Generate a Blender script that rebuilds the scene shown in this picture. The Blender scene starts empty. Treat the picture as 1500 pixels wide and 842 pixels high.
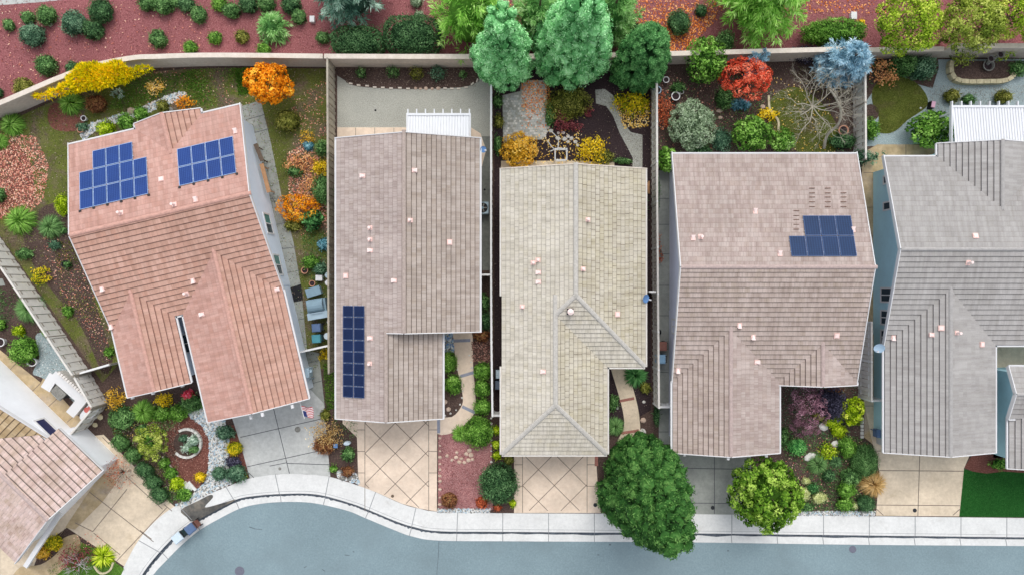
import bpy, math, random
import numpy as np
from mathutils import Vector, Matrix
from mathutils.geometry import tessellate_polygon
random.seed(11)
RNG = np.random.default_rng(11)
SC = bpy.context.scene
COL = SC.collection
CAM_Z = 45.0
ORIG = {}


def W(u, v, z=0.0):
    """photo measurement (1500 px wide, nadir view from 45 m) -> world point at height z"""
    s = (CAM_Z - z) / 1000.0
    return ((u - 750) * s, (421 - v) * s, z)


def tag(o, label=None, cat=None, group=None, kind=None):
    if label: o['label'] = label
    if cat: o['category'] = cat
    if group: o['group'] = group
    if kind: o['kind'] = kind
    return o


def empty(name, loc, label, cat, group=None):
    o = bpy.data.objects.new(name, None)
    o.empty_display_size = 0.3
    o.location = loc
    COL.objects.link(o)
    ORIG[o.name] = Vector(loc)
    return tag(o, label, cat, group)


def link(name, me, parent=None, loc=None):
    """mesh object; parent = part of a thing, loc = own base point of a top-level mesh (mesh is in world coords)"""
    o = bpy.data.objects.new(name, me)
    COL.objects.link(o)
    base = Vector(loc) if loc is not None else Vector((0, 0, 0))
    if parent is not None:
        base = ORIG[parent.name]
        o.parent = parent
    if base.length > 1e-6:
        me.transform(Matrix.Translation(-base))
    if parent is None:
        o.location = base
    ORIG[o.name] = base
    return o


class MB:
    def __init__(self):
        self.v = []; self.f = []; self.m = []; self.uv = {}

    def poly(self, pts, mi=0, uv=None):
        b = len(self.v)
        self.v.extend([tuple(p) for p in pts])
        self.f.append(tuple(range(b, b + len(pts)))); self.m.append(mi)
        if uv: self.uv[len(self.f) - 1] = uv

    def fill(self, pts, z, mi=0):
        """flat polygon of any outline"""
        P = [Vector((p[0], p[1], 0)) for p in pts]
        b = len(self.v)
        self.v.extend([(p.x, p.y, z) for p in P])
        for t in tessellate_polygon([P]):
            a, c, d = t
            n = (P[c] - P[a]).cross(P[d] - P[a]).z
            if abs(n) < 1e-9: continue
            self.f.append((b + a, b + c, b + d) if n > 0 else (b + a, b + d, b + c)); self.m.append(mi)

    def obox(self, c, ax, ay, az, mi=0):
        """box from centre and three half-axis vectors"""
        c = Vector(c); ax = Vector(ax); ay = Vector(ay); az = Vector(az)
        b = len(self.v)
        for k in (-1, 1):
            for j in (-1, 1):
                for i in (-1, 1):
                    self.v.append(tuple(c + i * ax + j * ay + k * az))
        for q in ((0, 2, 3, 1), (4, 5, 7, 6), (0, 1, 5, 4), (2, 6, 7, 3), (0, 4, 6, 2), (1, 3, 7, 5)):
            self.f.append(tuple(b + i for i in q)); self.m.append(mi)

    def box(self, x0, x1, y0, y1, z0, z1, mi=0, rot=0.0, pivot=None):
        c = Vector(((x0 + x1) / 2, (y0 + y1) / 2, (z0 + z1) / 2))
        co, si = math.cos(rot), math.sin(rot)
        self.obox(c, Vector((co, si, 0)) * (x1 - x0) / 2, Vector((-si, co, 0)) * (y1 - y0) / 2, (0, 0, (z1 - z0) / 2), mi)

    def bar(self, p, q, w, h, mi=0):
        """bar from p to q, w wide (horizontal), h high"""
        p = Vector(p); q = Vector(q); d = q - p
        if d.length < 1e-6: return
        s = d.cross(Vector((0, 0, 1)))
        s = s.normalized() if s.length > 1e-6 else Vector((1, 0, 0))
        u = s.cross(d).normalized()
        self.obox((p + q) / 2, d / 2, s * w / 2, u * h / 2, mi)

    def tube(self, pts, rads, n=8, mi=0, cap=True):
        pts = [Vector(p) for p in pts]
        rings = []
        for i, p in enumerate(pts):
            d = (pts[min(i + 1, len(pts) - 1)] - pts[max(i - 1, 0)]).normalized()
            a = d.cross(Vector((0, 0, 1)))
            if a.length < 0.05: a = Vector((1, 0, 0))
            a.normalize(); c = d.cross(a)
            r = rads[i] if hasattr(rads, '__len__') else rads
            b = len(self.v)
            for k in range(n):
                t = 2 * math.pi * k / n
                self.v.append(tuple(p + a * r * math.cos(t) + c * r * math.sin(t)))
            rings.append(b)
        for i in range(len(rings) - 1):
            for k in range(n):
                k2 = (k + 1) % n
                self.f.append((rings[i] + k, rings[i] + k2, rings[i + 1] + k2, rings[i + 1] + k)); self.m.append(mi)
        if cap:
            self.f.append(tuple(rings[-1] + k for k in range(n))); self.m.append(mi)
            self.f.append(tuple(rings[0] + n - 1 - k for k in range(n))); self.m.append(mi)

    def lathe(self, c, prof, n=16, mi=0, sx=1.0, sy=1.0):
        """prof: list of (radius, z) bottom to top"""
        rings = []
        for r, z in prof:
            b = len(self.v)
            for k in range(n):
                t = 2 * math.pi * k / n
                self.v.append((c[0] + r * sx * math.cos(t), c[1] + r * sy * math.sin(t), c[2] + z))
            rings.append(b)
        for i in range(len(rings) - 1):
            for k in range(n):
                k2 = (k + 1) % n
                self.f.append((rings[i] + k, rings[i] + k2, rings[i + 1] + k2, rings[i + 1] + k)); self.m.append(mi)
        self.f.append(tuple(rings[-1] + k for k in range(n))); self.m.append(mi)

    def rock(self, c, rx, ry, rz, mi=0, rnd=None):
        rnd = rnd or random
        b = len(self.v)
        n = 7
        a0 = rnd.random() * 6
        for (zz, rr) in ((-0.3, 0.9), (0.35, 1.0), (0.85, 0.6)):
            for k in range(n):
                t = a0 + 2 * math.pi * k / n
                j = 0.85 + 0.3 * rnd.random()
                self.v.append((c[0] + rx * rr * j * math.cos(t), c[1] + ry * rr * j * math.sin(t), c[2] + rz * zz))
        self.v.append((c[0], c[1], c[2] + rz))
        for i in range(2):
            for k in range(n):
                k2 = (k + 1) % n
                self.f.append((b + i * n + k, b + i * n + k2, b + (i + 1) * n + k2, b + (i + 1) * n + k)); self.m.append(mi)
        for k in range(n):
            self.f.append((b + 2 * n + k, b + 2 * n + (k + 1) % n, b + 3 * n)); self.m.append(mi)

    def mesh(self, name, mats):
        me = bpy.data.meshes.new(name)
        me.from_pydata(self.v, [], self.f)
        for m in (mats if isinstance(mats, (list, tuple)) else [mats]):
            me.materials.append(m)
        me.polygons.foreach_set('material_index', self.m)
        if self.uv:
            L = me.uv_layers.new(name='UVMap')
            for fi, uvs in self.uv.items():
                for li, q in zip(me.polygons[fi].loop_indices, uvs):
                    L.data[li].uv = q
        me.update()
        return me

    def build(self, name, mats, parent=None, loc=None):
        return link(name, self.mesh(name, mats), parent, loc)


# ------------------------------------------------------------------ materials
def C(r, g, b, k=1.0):
    def f(c):
        c /= 255.0
        return (c / 12.92 if c <= 0.04045 else ((c + 0.055) / 1.055) ** 2.4) * k
    return (f(r), f(g), f(b), 1.0)


def newmat(name):
    m = bpy.data.materials.new(name); m.use_nodes = True
    nt = m.node_tree
    return m, nt, nt.nodes['Principled BSDF']


def nd(nt, t, **kw):
    n = nt.nodes.new(t)
    for k, v in kw.items():
        if k.startswith('i_'):
            n.inputs[int(k[2:])].default_value = v
        else:
            setattr(n, k, v)
    return n


def ramp(nt, stops, fac=None, interp='LINEAR'):
    r = nt.nodes.new('ShaderNodeValToRGB')
    r.color_ramp.interpolation = interp
    el = r.color_ramp.elements
    while len(el) < len(stops): el.new(0.5)
    for e, (p, c) in zip(el, stops):
        e.position = p; e.color = c
    if fac is not None: nt.links.new(fac, r.inputs[0])
    return r


def math_(nt, op, a, b=None, clamp=False):
    n = nt.nodes.new('ShaderNodeMath'); n.operation = op; n.use_clamp = clamp
    for i, x in enumerate((a, b)):
        if x is None: continue
        if isinstance(x, (int, float)): n.inputs[i].default_value = x
        else: nt.links.new(x, n.inputs[i])
    return n.outputs[0]


def mix_(nt, fac, a, b, mode='MIX'):
    n = nt.nodes.new('ShaderNodeMix'); n.data_type = 'RGBA'; n.blend_type = mode
    for i, x in ((0, fac), (6, a), (7, b)):
        if isinstance(x, (int, float)): n.inputs[i].default_value = x
        elif isinstance(x, tuple): n.inputs[i].default_value = x
        else: nt.links.new(x, n.inputs[i])
    return n.outputs[2]


def noise(nt, scale, detail=5, rough=0.6, dist=0.0):
    g = nt.nodes.new('ShaderNodeNewGeometry')
    n = nd(nt, 'ShaderNodeTexNoise')
    n.inputs['Scale'].default_value = scale; n.inputs['Detail'].default_value = detail
    n.inputs['Roughness'].default_value = rough; n.inputs['Distortion'].default_value = dist
    nt.links.new(g.outputs['Position'], n.inputs['Vector'])
    return n.outputs[0]


def bump(nt, bsdf, h, strength=0.4, dist=0.03):
    b = nt.nodes.new('ShaderNodeBump')
    b.inputs['Strength'].default_value = strength; b.inputs['Distance'].default_value = dist
    nt.links.new(h, b.inputs['Height']); nt.links.new(b.outputs[0], bsdf.inputs['Normal'])


def ground_mat(name, fine, coarse=None, sc=9.0, sc2=0.5, rough=0.95, bmp=0.5, patch=None, patch_pos=(0.5, 0.6), patch_sc=0.8, big=0.25):
    """fine = colour stops over fine noise; patch = stops of a second ground showing in patches; big = strength of large light/dark drift"""
    m, nt, b = newmat(name)
    nf = noise(nt, sc, 8, 0.75)
    c = ramp(nt, fine, nf).outputs[0]
    if patch:
        c2 = ramp(nt, patch, noise(nt, sc * 1.3, 8, 0.75)).outputs[0]
        k = ramp(nt, [(patch_pos[0], (0, 0, 0, 1)), (patch_pos[1], (1, 1, 1, 1))], noise(nt, patch_sc, 6, 0.65, 0.3)).outputs[0]
        c = mix_(nt, k, c, c2)
    k = ramp(nt, [(0.3, (1 - big, 1 - big, 1 - big, 1)), (0.7, (1 + big * .6, 1 + big * .6, 1 + big * .6, 1))], noise(nt, sc2, 5, 0.6)).outputs[0]
    c = mix_(nt, 1.0, c, k, 'MULTIPLY')
    nt.links.new(c, b.inputs['Base Color'])
    b.inputs['Roughness'].default_value = rough
    b.inputs['Specular IOR Level'].default_value = 0.2
    if bmp: bump(nt, b, nf, bmp, 0.05)
    return m


def plain(name, col, rough=0.6, var=0.12, sc=4.0, metal=0.0, spec=0.3):
    m, nt, b = newmat(name)
    k = ramp(nt, [(0.3, (1 - var,) * 3 + (1,)), (0.7, (1 + var * .5,) * 3 + (1,))], noise(nt, sc, 6, 0.7)).outputs[0]
    nt.links.new(mix_(nt, 1.0, col, k, 'MULTIPLY'), b.inputs['Base Color'])
    b.inputs['Roughness'].default_value = rough; b.inputs['Metallic'].default_value = metal
    b.inputs['Specular IOR Level'].default_value = spec
    return m


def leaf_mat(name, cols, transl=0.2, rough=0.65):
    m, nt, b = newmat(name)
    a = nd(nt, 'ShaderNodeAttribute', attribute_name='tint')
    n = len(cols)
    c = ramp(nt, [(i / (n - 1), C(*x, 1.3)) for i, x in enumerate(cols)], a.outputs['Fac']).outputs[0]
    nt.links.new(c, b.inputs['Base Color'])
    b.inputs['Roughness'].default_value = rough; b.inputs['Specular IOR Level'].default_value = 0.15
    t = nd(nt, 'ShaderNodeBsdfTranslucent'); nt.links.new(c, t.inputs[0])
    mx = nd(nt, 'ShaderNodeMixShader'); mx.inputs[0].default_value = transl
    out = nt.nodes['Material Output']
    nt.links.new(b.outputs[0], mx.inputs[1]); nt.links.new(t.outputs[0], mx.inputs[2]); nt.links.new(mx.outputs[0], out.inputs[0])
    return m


def roof_mat(name, cols, joint=0.35, course=0.45, dirt=0.25, moss=None, moss_amt=0.0):
    """concrete roof tiles: UV u counts tiles along a course, v counts courses"""
    m, nt, b = newmat(name)
    uv = nd(nt, 'ShaderNodeUVMap', uv_map='UVMap')
    sp = nd(nt, 'ShaderNodeSeparateXYZ'); nt.links.new(uv.outputs[0], sp.inputs[0])
    row = math_(nt, 'FLOOR', sp.outputs[1])
    wr = nd(nt, 'ShaderNodeTexWhiteNoise', noise_dimensions='1D'); nt.links.new(row, wr.inputs['W'])
    u = math_(nt, 'ADD', sp.outputs[0], math_(nt, 'MULTIPLY', wr.outputs[0], 7.0))
    cb = nd(nt, 'ShaderNodeCombineXYZ')
    nt.links.new(math_(nt, 'FLOOR', u), cb.inputs[0]); nt.links.new(row, cb.inputs[1])
    wn = nd(nt, 'ShaderNodeTexWhiteNoise', noise_dimensions='2D'); nt.links.new(cb.outputs[0], wn.inputs['Vector'])
    c = ramp(nt, [(i / (len(cols) - 1), C(*x)) for i, x in enumerate(cols)], wn.outputs[0]).outputs[0]
    # weather drift
    big = noise(nt, 0.35, 6, 0.65, 0.6)
    k = ramp(nt, [(0.3, (1 - dirt, 1 - dirt * 1.05, 1 - dirt * 1.1, 1)), (0.62, (1.05, 1.05, 1.05, 1))], big).outputs[0]
    c = mix_(nt, 1.0, c, k, 'MULTIPLY')
    if moss:
        mk = ramp(nt, [(0.42, (0, 0, 0, 1)), (0.75, (moss_amt,) * 3 + (1,))], noise(nt, 0.6, 7, 0.7, 1.0)).outputs[0]
        c = mix_(nt, mk, c, C(*moss))
    # rain streaks running down the slope
    sc_ = nd(nt, 'ShaderNodeCombineXYZ'); nt.links.new(math_(nt, 'MULTIPLY', sp.outputs[0], .9), sc_.inputs[0]); nt.links.new(math_(nt, 'MULTIPLY', sp.outputs[1], .09), sc_.inputs[1])
    sn = nd(nt, 'ShaderNodeTexNoise'); sn.inputs['Scale'].default_value = 1.6; sn.inputs['Detail'].default_value = 5; nt.links.new(sc_.outputs[0], sn.inputs['Vector'])
    c = mix_(nt, 1.0, c, ramp(nt, [(.35, (.87, .86, .85, 1)), (.62, (1.03, 1.03, 1.03, 1))], sn.outputs[0]).outputs[0], 'MULTIPLY')
    # uneven grime in the joints; course strip is grime plus painted shade under butts
    fj = math_(nt, 'FRACT', u)
    jm = math_(nt, 'LESS_THAN', math_(nt, 'ABSOLUTE', math_(nt, 'SUBTRACT', fj, 0.5)), 0.07)
    vary = ramp(nt, [(0.35, (0.15, 0.15, 0.15, 1)), (0.65, (1, 1, 1, 1))], noise(nt, 2.2, 5, 0.7)).outputs[0]
    jm = math_(nt, 'MULTIPLY', math_(nt, 'MULTIPLY', jm, joint), vary)
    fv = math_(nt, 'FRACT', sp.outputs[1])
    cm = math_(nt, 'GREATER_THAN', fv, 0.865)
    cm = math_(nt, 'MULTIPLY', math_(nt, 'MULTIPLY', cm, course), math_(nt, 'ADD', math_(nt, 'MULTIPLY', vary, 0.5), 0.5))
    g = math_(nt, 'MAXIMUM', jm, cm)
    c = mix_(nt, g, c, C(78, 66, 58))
    fine = noise(nt, 14, 6, 0.8)
    c = mix_(nt, 1.0, c, ramp(nt, [(0.3, (0.88, 0.88, 0.88, 1)), (0.7, (1.08, 1.08, 1.08, 1))], fine).outputs[0], 'MULTIPLY')
    nt.links.new(c, b.inputs['Base Color'])
    b.inputs['Roughness'].default_value = 0.85; b.inputs['Specular IOR Level'].default_value = 0.25
    bump(nt, b, math_(nt, 'SUBTRACT', fine, jm), 0.35, 0.02)
    return m


def grid_mat(name, base, line, nx, ny, lw=0.06, var=0.15):
    m, nt, b = newmat(name)
    uv = nd(nt, 'ShaderNodeUVMap', uv_map='UVMap')
    sp = nd(nt, 'ShaderNodeSeparateXYZ'); nt.links.new(uv.outputs[0], sp.inputs[0])
    ms = []
    for o, n in ((sp.outputs[0], nx), (sp.outputs[1], ny)):
        f = math_(nt, 'FRACT', math_(nt, 'MULTIPLY', o, n))
        ms.append(math_(nt, 'LESS_THAN', f, lw))
    k = math_(nt, 'MAXIMUM', ms[0], math_(nt, 'MULTIPLY', ms[1], 0.35))
    v = ramp(nt, [(0.3, (1 - var,) * 3 + (1,)), (0.7, (1 + var,) * 3 + (1,))], noise(nt, 0.9, 4, 0.6)).outputs[0]
    c = mix_(nt, 1.0, base, v, 'MULTIPLY')
    nt.links.new(mix_(nt, k, c, line), b.inputs['Base Color'])
    b.inputs['Roughness'].default_value = 0.45; b.inputs['Specular IOR Level'].default_value = 0.2
    return m


M = {}
M['soil'] = ground_mat('dark_soil', [(0.3, C(52, 42, 40)), (0.5, C(84, 68, 62)), (0.7, C(125, 105, 95))], sc=11, sc2=0.7)
M['moss'] = ground_mat('mossy_soil', [(0.3, C(66, 56, 48)), (0.5, C(108, 94, 76)), (0.72, C(158, 142, 122))], sc=9,
                       patch=[(0.3, C(62, 72, 28)), (0.5, C(98, 106, 48)), (0.75, C(140, 140, 78))], patch_pos=(0.40, 0.54), patch_sc=0.55, big=0.3)
M['black_soil'] = ground_mat('black_compost', [(0.3, C(38, 30, 34)), (0.55, C(64, 52, 54)), (0.75, C(104, 88, 86))], sc=12)
M['mulch_red'] = ground_mat('red_bark', [(0.3, C(108, 62, 64)), (0.5, C(152, 92, 94)), (0.7, C(196, 140, 138))], sc=13, sc2=0.22, big=0.22)
M['mulch_pink'] = ground_mat('pink_gravel', [(0.3, C(116, 74, 72)), (0.5, C(168, 118, 116)), (0.7, C(220, 178, 174))], sc=15, sc2=0.6)
M['mulch_brown'] = ground_mat('brown_bark', [(0.3, C(86, 52, 46)), (0.5, C(122, 76, 66)), (0.72, C(170, 122, 108))], sc=15, sc2=0.6)
M['lawn'] = ground_mat('lawn_green', [(0.3, C(50, 82, 24)), (0.5, C(82, 122, 42)), (0.7, C(124, 156, 74))], sc=14, sc2=0.8)
M['lawn_olive'] = ground_mat('lawn_olive', [(0.3, C(62, 70, 24)), (0.5, C(94, 104, 42)), (0.7, C(132, 138, 74))], sc=12, sc2=0.7,
                             patch=[(0.3, C(80, 70, 48)), (0.7, C(120, 112, 76))], patch_pos=(0.5, 0.7), patch_sc=0.6)
M['turf'] = ground_mat('artificial_turf', [(0.3, C(16, 62, 18)), (0.5, C(30, 86, 30)), (0.7, C(62, 118, 56))], sc=16, sc2=0.5, big=0.12)
M['dg'] = ground_mat('grey_green_gravel', [(0.3, C(138, 138, 128)), (0.5, C(172, 172, 162)), (0.7, C(206, 206, 198))], sc=16, sc2=0.5, big=0.12)
M['dg_dark'] = ground_mat('dark_concrete', [(0.3, C(108, 112, 108)), (0.6, C(134, 136, 130))], sc=4, sc2=0.5, big=0.12, bmp=0.1)
M['gravel_blue'] = ground_mat('blue_grey_gravel', [(0.3, C(112, 130, 134)), (0.5, C(156, 172, 174)), (0.7, C(204, 214, 214))], sc=17, sc2=0.6, big=0.15)
M['stones'] = ground_mat('white_grey_stones', [(0.3, C(96, 100, 108)), (0.5, C(160, 164, 172)), (0.65, C(232, 234, 240))], sc=11, sc2=0.8, big=0.1)
M['conc'] = ground_mat('pale_concrete', [(0.25, C(208, 209, 206)), (0.75, C(234, 234, 231))], sc=5, sc2=0.7, big=0.10, bmp=0.08, rough=0.85, patch=[(.3, C(176, 174, 168)), (.7, C(208, 206, 200))], patch_pos=(.58, .85), patch_sc=.8)
M['conc_wet'] = ground_mat('damp_concrete', [(0.3, C(66, 68, 70)), (0.7, C(108, 106, 100))], sc=1.6, sc2=0.8, big=0.3, bmp=0.05, rough=0.6, patch=[(.3, C(110, 104, 94)), (.7, C(140, 132, 120))], patch_pos=(.45, .65), patch_sc=.9)
M['conc_grey'] = ground_mat('grey_concrete', [(0.25, C(176, 178, 174)), (0.75, C(206, 207, 203))], sc=4, sc2=0.5, big=0.14, bmp=0.08, rough=0.85, patch=[(.3, C(146, 148, 146)), (.7, C(176, 176, 172))], patch_pos=(.55, .85), patch_sc=.7)
M['conc_dull'] = ground_mat('dull_grey_concrete', [(0.25, C(138, 142, 136)), (0.75, C(170, 172, 164))], sc=3, sc2=0.5, big=0.2, bmp=0.08, rough=0.85)  # duller grey concrete, tone drifting at random
M['conc_tan'] = ground_mat('tan_concrete', [(0.25, C(208, 190, 164)), (0.75, C(232, 216, 192))], sc=4, sc2=0.5, big=0.2, bmp=0.06, rough=0.85, patch=[(.3, C(170, 152, 124)), (.7, C(202, 184, 156))], patch_pos=(.55, .82), patch_sc=.7)
M['conc_tan2'] = ground_mat('peach_concrete', [(0.25, C(216, 194, 172)), (0.75, C(238, 220, 200))], sc=4, sc2=0.55, big=0.18, bmp=0.06, rough=0.85, patch=[(.3, C(178, 160, 142)), (.7, C(208, 190, 170))], patch_pos=(.58, .85), patch_sc=.7)
M['tan_stain'] = ground_mat('stained_tan_concrete', [(0.25, C(172, 150, 112)), (0.75, C(214, 192, 156))], sc=2.0, sc2=0.5, big=0.25, bmp=0.06, rough=0.85,
                            patch=[(0.3, C(150, 132, 112)), (0.7, C(190, 176, 158))], patch_pos=(0.5, 0.66), patch_sc=0.5)
M['joint'] = plain('score_line', C(128, 116, 106), 0.95, 0.3, 6)
M['joint_d'] = plain('dark_joint', C(96, 98, 102), 0.95, 0.3, 6)
M['joint_l'] = plain('pale_joint', C(150, 152, 154), 0.95, 0.2, 6)
M['gutter_dirt'] = ground_mat('wet_gutter_dirt', [(0.35, C(58, 66, 76)), (0.6, C(98, 106, 114))], sc=5, sc2=1, big=0.2, bmp=0.0)
M['asphalt'] = ground_mat('asphalt', [(0.25, C(116, 135, 141)), (0.5, C(130, 150, 156)), (0.75, C(148, 166, 171))], sc=9, sc2=0.16, big=0.13, bmp=0.25, rough=0.9, patch=[(0.25, C(112, 130, 136)), (0.75, C(138, 156, 161))], patch_pos=(.48, .75), patch_sc=.35)
M['tar'] = plain('tar_seal', C(104, 118, 126), 0.9, 0.2, 3)
M['iron'] = plain('cast_iron', C(112, 114, 128), 0.7, 0.25, 20)
M['white'] = plain('white_paint', C(220, 220, 220), 0.5, 0.04, 2)
M['white_metal'] = plain('white_enamel', C(222, 224, 227), 0.4, 0.03, 2)
M['dark'] = plain('dark_plastic', C(48, 50, 54), 0.5, 0.2, 4)
M['black'] = plain('black_rubber', C(30, 31, 35), 0.7, 0.2, 4)
M['glass'] = plain('window_glass', C(58, 74, 84), 0.08, 0.2, 0.8, 0, 0.5)
M['glass_green'] = plain('green_window_glass', C(74, 132, 124), 0.12, 0.2, 0.8, 0, 0.5)
M['vent'] = plain('pinkish_flashing', C(240, 204, 194), 0.6, 0.15, 10)
M['vent_cap'] = plain('pale_flashing', C(244, 222, 216), 0.6, 0.06, 10)
M['rack'] = plain('aluminium_rail', C(200, 206, 214), 0.35, 0.1, 5, 0.3)
M['bark'] = plain('tree_bark', C(112, 96, 82), 0.9, 0.35, 9)
M['bark_pale'] = plain('pale_bark', C(178, 172, 156), 0.9, 0.25, 7)
M['wood'] = plain('weathered_plank', C(186, 142, 104), 0.8, 0.25, 6)
M['terracotta'] = plain('terracotta', C(206, 150, 122), 0.8, 0.2, 8)
M['rock'] = ground_mat('tan_rock', [(0.3, C(176, 148, 128)), (0.7, C(226, 204, 186))], sc=6, sc2=2, big=0.2, bmp=0.3)
M['rock_w'] = ground_mat('pale_rock', [(0.3, C(190, 186, 178)), (0.7, C(236, 234, 228))], sc=6, sc2=2, big=0.2, bmp=0.3)
M['steel'] = plain('grey_blue_cover', C(132, 158, 172), 0.6, 0.15, 3)
M['steel2'] = plain('pale_blue_shelf', C(170, 192, 204), 0.5, 0.1, 3)
M['bin_blue'] = plain('blue_bin_plastic', C(92, 114, 148), 0.5, 0.12, 3)
M['bin_sky'] = plain('pale_blue_bin_plastic', C(140, 178, 206), 0.5, 0.1, 3)
M['bin_teal'] = plain('teal_bin_plastic', C(78, 146, 158), 0.5, 0.12, 3)
M['bin_brown'] = plain('brown_bin_plastic', C(136, 92, 80), 0.55, 0.15, 3)
M['bin_pale'] = plain('pale_bin_lid', C(206, 222, 232), 0.5, 0.08, 3)
M['bin_grey'] = plain('grey_bin_lid', C(176, 194, 204), 0.5, 0.1, 3)
M['bin_dark'] = plain('dark_green_bin', C(44, 70, 74), 0.5, 0.12, 3)
M['red'] = plain('red_ceramic', C(196, 104, 96), 0.5, 0.1, 6)
M['dish_blue'] = plain('pale_blue_dish', C(176, 202, 222), 0.4, 0.08, 3)
M['dish_mid'] = plain('blue_dish', C(106, 146, 196), 0.45, 0.1, 3)
M['brick_red'] = plain('red_brick_band', C(170, 116, 104), 0.9, 0.3, 14)
M['slate'] = plain('blue_grey_band', C(148, 152, 166), 0.9, 0.2, 10)
M['flag_red'] = plain('flag_red', C(196, 58, 66), 0.8, 0.1)
M['flag_white'] = plain('flag_white', C(236, 236, 236), 0.8, 0.05)
M['flag_blue'] = plain('flag_blue', C(52, 62, 118), 0.8, 0.1)
M['fence_grey'] = plain('weathered_fence_board', C(218, 214, 206), 0.85, 0.15, 3)
M['fence_rail'] = plain('fence_rail', C(158, 150, 138), 0.85, 0.2, 3)
M['fence_white'] = plain('white_vinyl_fence', C(232, 232, 230), 0.6, 0.06, 3)
M['fence_dark'] = plain('dark_weathered_board', C(176, 168, 152), 0.9, 0.22, 3)
M['masonry'] = ground_mat('stucco_wall', [(0.3, C(186, 172, 158)), (0.7, C(214, 202, 190))], sc=6, sc2=0.4, big=0.16, bmp=0.1)
M['coping'] = ground_mat('wall_coping', [(0.3, C(208, 196, 180)), (0.7, C(232, 222, 210))], sc=4, sc2=0.6, big=0.1, bmp=0.1)
M['block_tan'] = ground_mat('tan_blocks', [(0.3, C(186, 174, 138)), (0.7, C(222, 212, 180))], sc=5, sc2=2, big=0.2, bmp=0.2)
M['stonework'] = ground_mat('pale_stucco', [(0.3, C(214, 208, 200)), (0.7, C(240, 236, 230))], sc=5, sc2=1, big=0.12, bmp=0.1)
M['lead'] = ground_mat('aged_stone', [(0.3, C(92, 92, 88)), (0.7, C(168, 166, 158))], sc=9, sc2=2, big=0.2, bmp=0.2)
# ------------------------------------------------------------------ foliage
def unit(a):
    return a / np.maximum(np.linalg.norm(a, axis=1, keepdims=True), 1e-6)


def pnoise(p, f, seed):
    """cheap smooth pseudo noise, about -1..1"""
    r = np.random.default_rng(seed)
    s = 0
    for k in range(5):
        d = r.normal(size=3); d /= np.linalg.norm(d)
        s = s + np.sin(p @ d * f * (0.7 + 0.35 * k) + r.random() * 6.28) / (1 + 0.3 * k)
    return s / 2.4


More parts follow.
